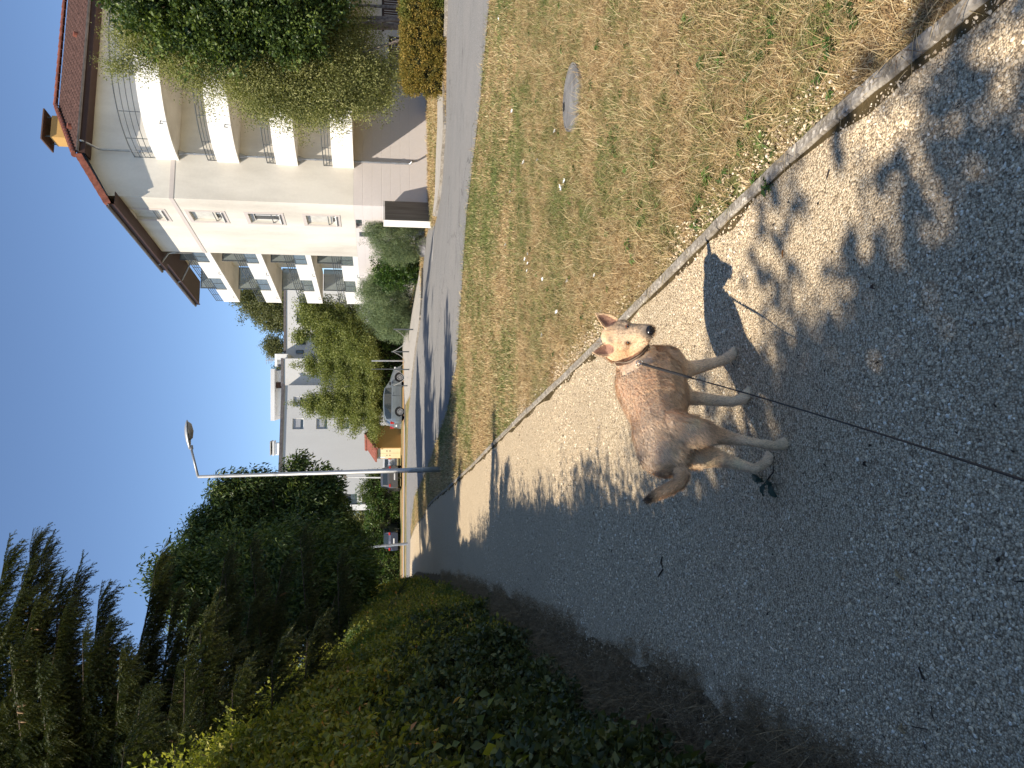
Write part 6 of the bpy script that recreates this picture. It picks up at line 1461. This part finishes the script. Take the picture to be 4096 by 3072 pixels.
mixc(near(DP(1120, 1035, 2.8), .05, .8)*.7, rust); mixc(near(DP(600, 700, 3.05), .07, .9)*.4, rust*1.2); mixc(near(P(2470, 1405, 3.2), .035, .7)*.8, rust*1.25)
mixc(near(DP(900, 700, 3.1), .13, .8)*.5, pale); mixc(near(DP(860, 1200, 2.9), .08, .9)*.6, pale)
mixc(near(DP(565, 1542, 2.78), .035, .5), dark)
mixc(np.clip(1-(headd-.07)/.05, 0, 1)*.8, np.array([.66, .445, .26]))
# face: positions are found on the head's own surface
mixc(near(onto(2515, 1345), .045, .8)*.15, pale*.9); mixc(near(onto(2555, 1388), .042, .9)*.45, pale*.9)
mixc(near(onto(2484, 1335), .038, .9)*.55, sable*.75); mixc(near(onto(2535, 1325), .020, .9)*.35, sable*.8); mixc(near(onto(2440, 1360), .016, .8)*.7, dark*2); mixc(near(onto(2520, 1410), .022, .9)*.5, rust*1.3); mixc(near(onto(2500, 1290), .028, .9)*.45, sable*.7)
mixc(near(onto(2576, 1322), .027, .8)*.8, dark*2.2); mixc(near(onto(2598, 1330), .026, .5)*.95, dark*1.0)
mixc(near(onto(2598, 1347), .014, .6)*.8, dark*1.6); mixc(near(onto(2562, 1312), .010, .8)*.35, dark*3)
for (x, y) in ((2510, 1307), (2511, 1371)):
    mixc(near(onto(x, y), .0125, .55)*.97, dark*.8); mixc(near(onto(x-14, y-3), .010, .8)*.3, pale)
for t in np.linspace(0, 1, 14): mixc(near(onto(2494+62*t, 1333-5*t), .0035, .6)*.35, dark*2.2)
for t in np.linspace(0, 1, 14): mixc(near(onto(2560+42*t, 1371-18*t), .0032, .6)*.4, dark*2.0)
# ear insides
for b0, b1, tp in (((2472, 1286), (2450, 1320), (2378, 1252)), ((2458, 1370), (2452, 1410), (2367, 1411))):
    cc = P((b0[0]+b1[0])/2, (b0[1]+b1[1])/2, 3.225); tt = P(*tp, 3.225); ax_ = (tt-cc); L_ = ax_.length; ax_ = np.array(ax_.normalized()); rel = V-np.array(cc); tpar = rel@ax_/L_; perp = np.linalg.norm(rel-np.outer(rel@ax_, ax_), axis=1)
    inn = (tpar > .06) & (tpar < .93) & (Nn[:, 1] < .1) & (perp < .022*(1-tpar**2)+.002)
    mixc(inn*.85, np.array([.30, .155, .12])); rim = (tpar > -.05) & (tpar < 1.1) & (perp < .04) & ~inn; mixc(rim*.5, fawn*.8)
C *= (1+.22*nzs[:, None]); C = np.clip(C, .01, .9)
em.vertices.foreach_set('co', V.astype(np.float32).ravel()); em.update()
ca = em.attributes.new('coat', 'FLOAT_COLOR', 'POINT'); ca.data.foreach_set('color', np.c_[C, np.ones(nv)].astype(np.float32).ravel())
em.polygons.foreach_set('use_smooth', [True]*len(em.polygons)); em.name = 'body'
def coat_mat(nm, gloss=.65):
    m, nt, b = base_mat(nm, gloss, .2); a_ = NN(nt, 'ShaderNodeAttribute', attribute_name='coat')
    rn = NN(nt, 'ShaderNodeAttribute', attribute_name='rnd').outputs['Fac']
    nt.links.new(mix(nt, 1.0, a_.outputs['Color'], ramp(nt, rn, [(0, (.66, .63, .60)), (.5, (1.0, 1.0, 1.0)), (1, (1.26, 1.25, 1.23))]) if nm == 'fur' else (1.0, 1.0, 1.0), 'MULTIPLY'), b.inputs['Base Color'])
    b.inputs['Sheen Weight'].default_value = .15; return m
M_skin, M_fur = coat_mat('short_coat', .8), coat_mat('fur', .55)
dog = empty('dog', (-.05, 3.1, 0), 'slim fawn shepherd type dog with upright ears standing on the gravel path, looking back', 'dog')
em.materials.clear(); em.transform(Matrix.Translation(-dog.location)); body = link('body', em, M_skin, dog)
# fur: short hairs lying backwards along the coat
nh = 120000
F = np.empty(len(em.polygons)*3, np.float32); em.polygons.foreach_get('center', F); F = F.reshape(-1, 3).astype(float)+np.array(dog.location)
FN = np.empty(len(em.polygons)*3, np.float32); em.polygons.foreach_get('normal', FN); FN = FN.reshape(-1, 3).astype(float)
FA = np.empty(len(em.polygons), np.float32); em.polygons.foreach_get('area', FA)
lpv = np.empty(len(em.polygons), np.int32); em.polygons.foreach_get('loop_start', lpv); lv = np.empty(len(em.loops), np.int32); em.loops.foreach_get('vertex_index', lv); fv = lv[lpv]
rh = np.random.default_rng(9); ii = rh.choice(len(F), nh, p=FA/FA.sum()); p0 = F[ii]+rh.normal(0, .0015, (nh, 3)); nn = FN[ii]; cc = C[fv[ii]]
axd = np.array((DP(700, 1200, 2.9)-DP(480, 480, 3.25)).normalized()); flow = np.tile(axd, (nh, 1)); flow[:, 2] -= .5
leg = (p0[:, 2] < .33); flow[leg] = np.array([0, 0, -1.0])
hdm = np.linalg.norm(p0-np.array(P(2500, 1340, 3.19)), axis=1); face = hdm < .13; flow[face] = unit(p0[face]-np.array(P(2595, 1328, 3.08)))
tl = np.linalg.norm(p0-np.array(DP(700, 1440, 2.8)), axis=1) < .10; flow[tl] = np.array((DP(560, 1545, 2.78)-DP(820, 1380, 2.82)).normalized())
flow = unit(flow); fl_ = flow-nn*(np.sum(flow*nn, 1))[:, None]; fl_ = unit(fl_+rh.normal(0, .22, (nh, 3))); Ln = np.where(face, .006, np.where(leg, .009, .022))*rh.uniform(.6, 1.4, nh)
Ln = np.where(tl, .024, Ln); neck = np.linalg.norm(p0-np.array(DP(470, 470, 3.2)), axis=1) < .13; Ln = np.where(neck & ~face, .026*rh.uniform(.7, 1.3, nh), Ln); Ln = np.where(hdm < .055, Ln*.8, Ln)
cA_, cB_, cC_ = onto(2484, 1450), onto(2583, 1398), onto(2548, 1443); cn_ = (cB_-cA_).cross(cC_-cA_).normalized(); cd_ = np.abs((p0-np.array(cA_))@np.array(cn_)); Ln = np.where((cd_ < .022) & neck, .004, Ln); nose_d = np.linalg.norm(p0-np.array(onto(2597, 1321)), axis=1); eyed = np.minimum(np.linalg.norm(p0-np.array(onto(2510, 1304)), axis=1), np.linalg.norm(p0-np.array(onto(2511, 1371)), axis=1)); eard = np.minimum(np.linalg.norm(p0-np.array(P(2415, 1278, 3.215)), axis=1), np.linalg.norm(p0-np.array(P(2412, 1402, 3.22)), axis=1)); Ln = np.where(eard < .05, .003, Ln); Ln[(nose_d < .031) | (eyed < .013)] = .0004
lift = rh.uniform(.12, .42, nh)[:, None]; d_ = unit(fl_+nn*lift); tip = p0+d_*Ln[:, None]; s_ = unit(np.cross(d_, nn))*.0011; m_ = p0+unit(fl_+nn*(lift+.35))*Ln[:, None]*.5
co = np.stack([p0-s_, p0+s_, m_+s_*.8, m_-s_*.8, tip], 1).reshape(-1, 3)-np.array(dog.location)
f_ = (np.arange(nh)[:, None]*5+np.array([0, 1, 2, 0, 2, 3, 3, 2, 4])[None, :]).ravel()
fm = np_mesh('fur', co, f_, 3, attrs={'rnd': ('FACE', np.repeat(rh.random(nh), 3))})
ca = fm.attributes.new('coat', 'FLOAT_COLOR', 'POINT'); ca.data.foreach_set('color', np.c_[np.repeat(cc, 5, 0), np.ones(nh*5)].astype(np.float32).ravel())
link('fur', fm, M_fur, dog)
# eyes, nose, claws
M_eye = simple('dog_iris', (0.20, 0.075, 0.02), .08, .8, var=.2, scale=200, coat=1); M_pup = simple('dog_pupil', (0.006, 0.005, 0.005), .05, .8, coat=1)
M_nose = simple('wet_black_nose', (0.012, 0.011, 0.012), .25, .6)
off = Vector(dog.location)
for x, y in ((2511, 1307), (2511, 1371)):
    sp_ = onto(x, y); vd = (Vector((0, 0, HC))-sp_).normalized(); c_ = sp_-vd*.0060-off; bm = bmesh.new(); bmesh.ops.create_uvsphere(bm, u_segments=20, v_segments=14, radius=.0115); e_ = bm_obj('eye', bm, M_eye, dog, True); e_.location = c_
    bm = bmesh.new(); bmesh.ops.create_uvsphere(bm, u_segments=16, v_segments=12, radius=.0062); q_ = bm_obj('pupil', bm, M_pup, e_, True); q_.location = vd*.0072
bm = bmesh.new(); bmesh.ops.create_icosphere(bm, subdivisions=3, radius=1)
nc = onto(2601, 1322)+Vector((.0, .002, -.001)); up_ = Vector((0, .25, 1)).normalized()
for v in bm.verts: 
    w_ = 1-.25*max(0, -v.co.z); v.co = Vector((v.co.x*.0225*w_, v.co.y*.015, v.co.z*.0185))
    for sx in (-1, 1):
        dd_ = (v.co-Vector((sx*.009, -.012, -.001))).length
        if dd_ < .006: v.co.y += .005
no = bm_obj('nose', bm, M_nose, dog, True); no.location = nc-off
for sx in (-1, 1):
    bm = bmesh.new(); bmesh.ops.create_uvsphere(bm, u_segments=10, v_segments=8, radius=.0038); q_ = bm_obj('nostril', bm, M_pup, no); q_.location = (sx*.0088, -.0115, -.001); q_.scale = (1, .6, 1.2)
for t_ in toe:
    bm = bmesh.new(); d_ = Vector((.5, .35, -.5)).normalized(); s0_ = t_-off+Vector((.006, .004, .006)); tube(bm, [s0_, s0_+d_*.007+Vector((0, 0, .002)), s0_+d_*.015], [.0034, .0028, .0006], 6); bm_obj('claw', bm, M_pup, dog)
# collar with keeper, ring and tag
M_leather = simple('brown_leather', (0.10, 0.055, 0.035), .5, .4, var=.25, scale=60, bs=.3, bscale=200); M_chrome = simple('chrome', (0.42, 0.41, 0.40), .3, .5, .9)
cA, cB, cC = onto(2484, 1450), onto(2583, 1398), onto(2548, 1443)
cax = (cB-cA).cross(cC-cA).normalized(); cax = -cax if cax.dot(P(2490, 1340, 3.2)-cC) < 0 else cax
mid_ = (cA+cB)/2; bk_ = Vector((0, 1, -.25)); bk_ = (bk_-cax*bk_.dot(cax)).normalized(); ccn = mid_+bk_*.045
col = empty('dog_collar', ccn, 'brown stitched leather collar with a chrome ring round the neck of the dog', 'collar')
sx_ = cax.orthogonal().normalized(); sy_ = cax.cross(sx_)
def ringpt(t, r_, h_): return sx_*math.cos(t)*r_+sy_*math.sin(t)*r_+cax*h_
# ring radius follows the neck surface
rad = []
for k in range(48):
    t = 2*PI*k/48; d_ = ringpt(t, 1, 0); o_ = ccn-d_*0.0; h_ = bvh.ray_cast(ccn, d_, .3); rad.append(h_[3] if h_[0] is not None else .08)
rad = [min(max(r_, .045), .12) for r_ in rad]; rad = [np.mean([rad[(k+j) % 48] for j in range(-2, 3)])+.008 for k in range(48)]
bm = bmesh.new(); pr = None
for k in range(49):
    t = 2*PI*(k % 48)/48; r_ = rad[k % 48]; ro = [bm.verts.new(ringpt(t, r_+a_, h_)) for a_, h_ in ((-.012, -.013), (.0, -.013), (.003, -.008), (.003, .008), (.0, .013), (-.012, .013))]
    if pr:
        for j in range(5): bm.faces.new((pr[j], pr[j+1], ro[j+1], ro[j]))
    pr = ro
bmesh.ops.recalc_face_normals(bm, faces=bm.faces); bm_obj('strap', bm, M_leather, col, True)
for h_ in (-.0095, .0095):
    bm = bmesh.new(); tube(bm, [ringpt(2*PI*k/48, rad[k % 48]+.0035, h_) for k in range(49)], .0011, 4, False); bm_obj('stitching', bm, simple('pale_thread', (.4, .33, .24), .8), col)
rs__ = onto(2563, 1450); rp_ = rs__+(Vector((0, 0, HC))-rs__).normalized()*.016; 
bm = bmesh.new(); c_ = rp_-ccn; tube(bm, [c_+Vector((math.cos(t)*.009, -.002, math.sin(t)*.009)) for t in np.linspace(0, 2*PI, 19)], .0018, 6, False); bm_obj('ring', bm, M_chrome, col, True)
bm = bmesh.new(); tube(bm, [c_+Vector((math.cos(t)*.011-.004, .004, math.sin(t)*.009+.010)) for t in np.linspace(0, 2*PI, 15)], .0022, 6, False); bm_obj('buckle', bm, M_chrome, col, True)
bm = bmesh.new(); tube(bm, [c_+Vector((-.018, -.004, -.022)), c_+Vector((-.018, -.0065, -.022))], .014, 20); bm_obj('name_tag', bm, M_zinc, col)
# leash running back up to the hand of whoever holds it, out of frame
M_leash = simple('black_leash', (0.028, 0.027, 0.028), .65, .3)
ls = empty('dog_leash', rp_, 'thin black leash running from the collar ring across the path towards the viewer', 'leash')
lp_ = [(2567, 1455, rp_.y), (2745, 1506, 2.82), (3013, 1581, 2.5), (3400, 1698, 1.88), (3730, 1801, 1.40), (4096, 1921, 1.02), (4500, 2060, .78)]
lq = [P(*q_)-rp_ for q_ in lp_]; lqs = []
for i in range(len(lq)-1):
    p0_, p1_, p2_, p3_ = lq[max(i-1, 0)], lq[i], lq[i+1], lq[min(i+2, len(lq)-1)]
    for k in range(8):
        t = k/8; lqs.append(.5*((2*p1_)+(-p0_+p2_)*t+(2*p0_-5*p1_+4*p2_-p3_)*t*t+(-p0_+3*p1_-3*p2_+p3_)*t**3))
lqs.append(lq[-1])
bm = bmesh.new(); tube(bm, lqs[:10], [.0058]*9+[.0032], 8); bm_obj('webbing', bm, M_leash, ls, True)
bm = bmesh.new(); tube(bm, lqs[9:], .0026, 8); bm_obj('cord', bm, M_leash, ls, True)
bm = bmesh.new(); d_ = (lqs[1]-lqs[0]).normalized(); tube(bm, [lqs[0]-d_*.02, lqs[0]-d_*.006, lqs[0]+d_*.012, lqs[0]+d_*.03], [.003, .0065, .0055, .005], 8); bm_obj('snap_hook', bm, M_chrome, ls, True)

# ============================================================ THINGS LYING ON THE PATH
M_tw = simple('dead_twig', (0.045, 0.033, 0.026), .9); M_fleaf = simple('fallen_green_leaf', (0.025, 0.05, 0.028), .5, .4, var=.25, scale=60)
tg = G(3085, 1935); tw = empty('leafy_twig', (*tg, .012), 'fallen twig with dark green leaves beside the left hind paw of the dog', 'twig')
def T3(x, y): a_ = G(x, y, .02); return Vector((a_[0]-tg[0], a_[1]-tg[1], .012))
bm = bmesh.new(); tube(bm, [T3(3098, 1865), T3(3096, 1890), T3(3080, 1910), T3(3070, 1925), T3(3060, 1935)], [.002, .0028, .003, .0024, .0015], 6); bm_obj('stem', bm, M_tw, tw)
def flat_leaf(a_, b_, wd_, curl=.010):
    bm = bmesh.new(); d_ = b_-a_; L_ = d_.length; u_ = d_.normalized(); s_ = Vector((u_.y, -u_.x, 0)).normalized(); rows = []
    for i in range(8):
        t = i/7; w_ = wd_*math.sin(PI*min(1, t*.94+.03))**.8*(1-.25*t); z_ = curl*math.sin(t*PI)+.004*(i % 2); rows.append([bm.verts.new(a_+d_*t+s_*w_*k_+Vector((0, 0, z_+abs(k_)*.008))) for k_ in (-1, -.5, 0, .5, 1)])
    for p_, q_ in zip(rows, rows[1:]):
        for k in range(4): bm.faces.new((p_[k], p_[k+1], q_[k+1], q_[k]))
    return bm
for a_, b_, w_ in (((3062, 1925), (3018, 1898), .019), ((3072, 1935), (3064, 1985), .022), ((3090, 1930), (3118, 1988), .026), ((3078, 1915), (3100, 1940), .014), ((3058, 1915), (3040, 1935), .014)):
    bm_obj('leaf', flat_leaf(T3(*a_), T3(*b_), w_), M_fleaf, tw, True)
def stick(pts, r_, lab, m_=M_tw, grp=None):
    q = [Vector((*G(x, y), .014)) for x, y in pts]; o0 = q[0]; bm = bmesh.new(); qq = []
    for i, p_ in enumerate(q): qq.append(p_-o0+Vector((0, 0, .003*(i % 2))))
    tube(bm, qq, [r_]*(len(q)-1)+[r_*.5], 6); o = bm_obj('stick', bm, m_); o.location = o0; return prop(o, lab, 'stick', grp)
stick([(2658, 2226), (2655, 2250), (2662, 2275), (2650, 2296), (2641, 2307)], .0042, 'small crooked dark stick lying alone in the shaded middle of the path')
stick([(3143, 1003), (3145, 1030)], .004, 'short orange brown stick on the sunlit gravel near the kerb', simple('orange_wood', (.3, .13, .04), .8))
for k, pts in enumerate((((3742, 2822), (3750, 2860), (3755, 2885)), ((3665, 2905), (3700, 2910), (3728, 2916)), ((3688, 2845), (3695, 2884)), ((3708, 2960), (3722, 2990), (3728, 3000)), ((3370, 2752), (3368, 2792)), ((3270, 2690), (3274, 2706)), ((3692, 2668), (3712, 2712), (3718, 2718)), ((3432, 2892), (3460, 2912)))):
    stick(pts, .0016 if k != 6 else .003, 'thin dark pine needle or twig lying on the shaded gravel near the dead grass', grp='tiny dark twigs on the shaded gravel')
M_dry = simple('dry_pale_leaf', (0.42, 0.30, 0.16), .8, var=.3, scale=80)
for a_, b_, w_, lab, m_ in (((3608, 2275), (3642, 2318), .008, 'pale dry leaf on the shaded gravel, the one farther from the hedge', M_dry), ((3630, 2892), (3646, 2932), .010, 'small pale yellow leaf on the gravel near the thin twigs', M_dry), ((3516, 1138), (3522, 1156), .009, 'small red brown seed husk on the sunlit gravel by the leash shadow', M_leather), ((3485, 1843), (3492, 1866), .007, 'small black leaf fragment on the gravel beyond the leash', M_tw), ((3505, 1778), (3512, 1784), .006, 'tiny black crumb beside the leash', M_tw), ((2712, 2870), (2750, 2960), .022, 'curled brown dead leaf at the foot of the ivy bank', M_dry), ((3535, 1446), (3541, 1452), .007, 'tiny black pebble in the middle of the path', M_tw)):
    A_, B_ = Vector((*G(*a_), .016)), Vector((*G(*b_), .016)); o = bm_obj('fallen_leaf', flat_leaf(Vector((0, 0, 0)), B_-A_, w_, .006), m_, None, True); o.location = A_; prop(o, lab, 'leaf')
n = 900; y = rv.uniform(1.0, 9, n); x = xat(PL, y)+(xat(KERB, y)-xat(PL, y))*rv.random(n)
deb = [ico('crumb', 1, s_, 30+i, M_tw, .5) for i, s_ in enumerate([(1, .4, .2), (1.6, .25, .2), (.7, .5, .3)])]
prop(scatter('path_debris', np.c_[x, y, np.full(n, .018)], np.c_[np.zeros((n, 2)), rv.uniform(0, 6.3, n)], rv.uniform(.003, .008, n)*np.where(rv.random(n) < .1, 1.8, 1), rv.integers(0, 3, n), deb), 'dark crumbs of leaves and twigs on the gravel', 'debris', kind='stuff')
for k_ in ('dog_raw',):
    if k_ in bpy.data.meshes and bpy.data.meshes[k_].users == 0: bpy.data.meshes.remove(bpy.data.meshes[k_])
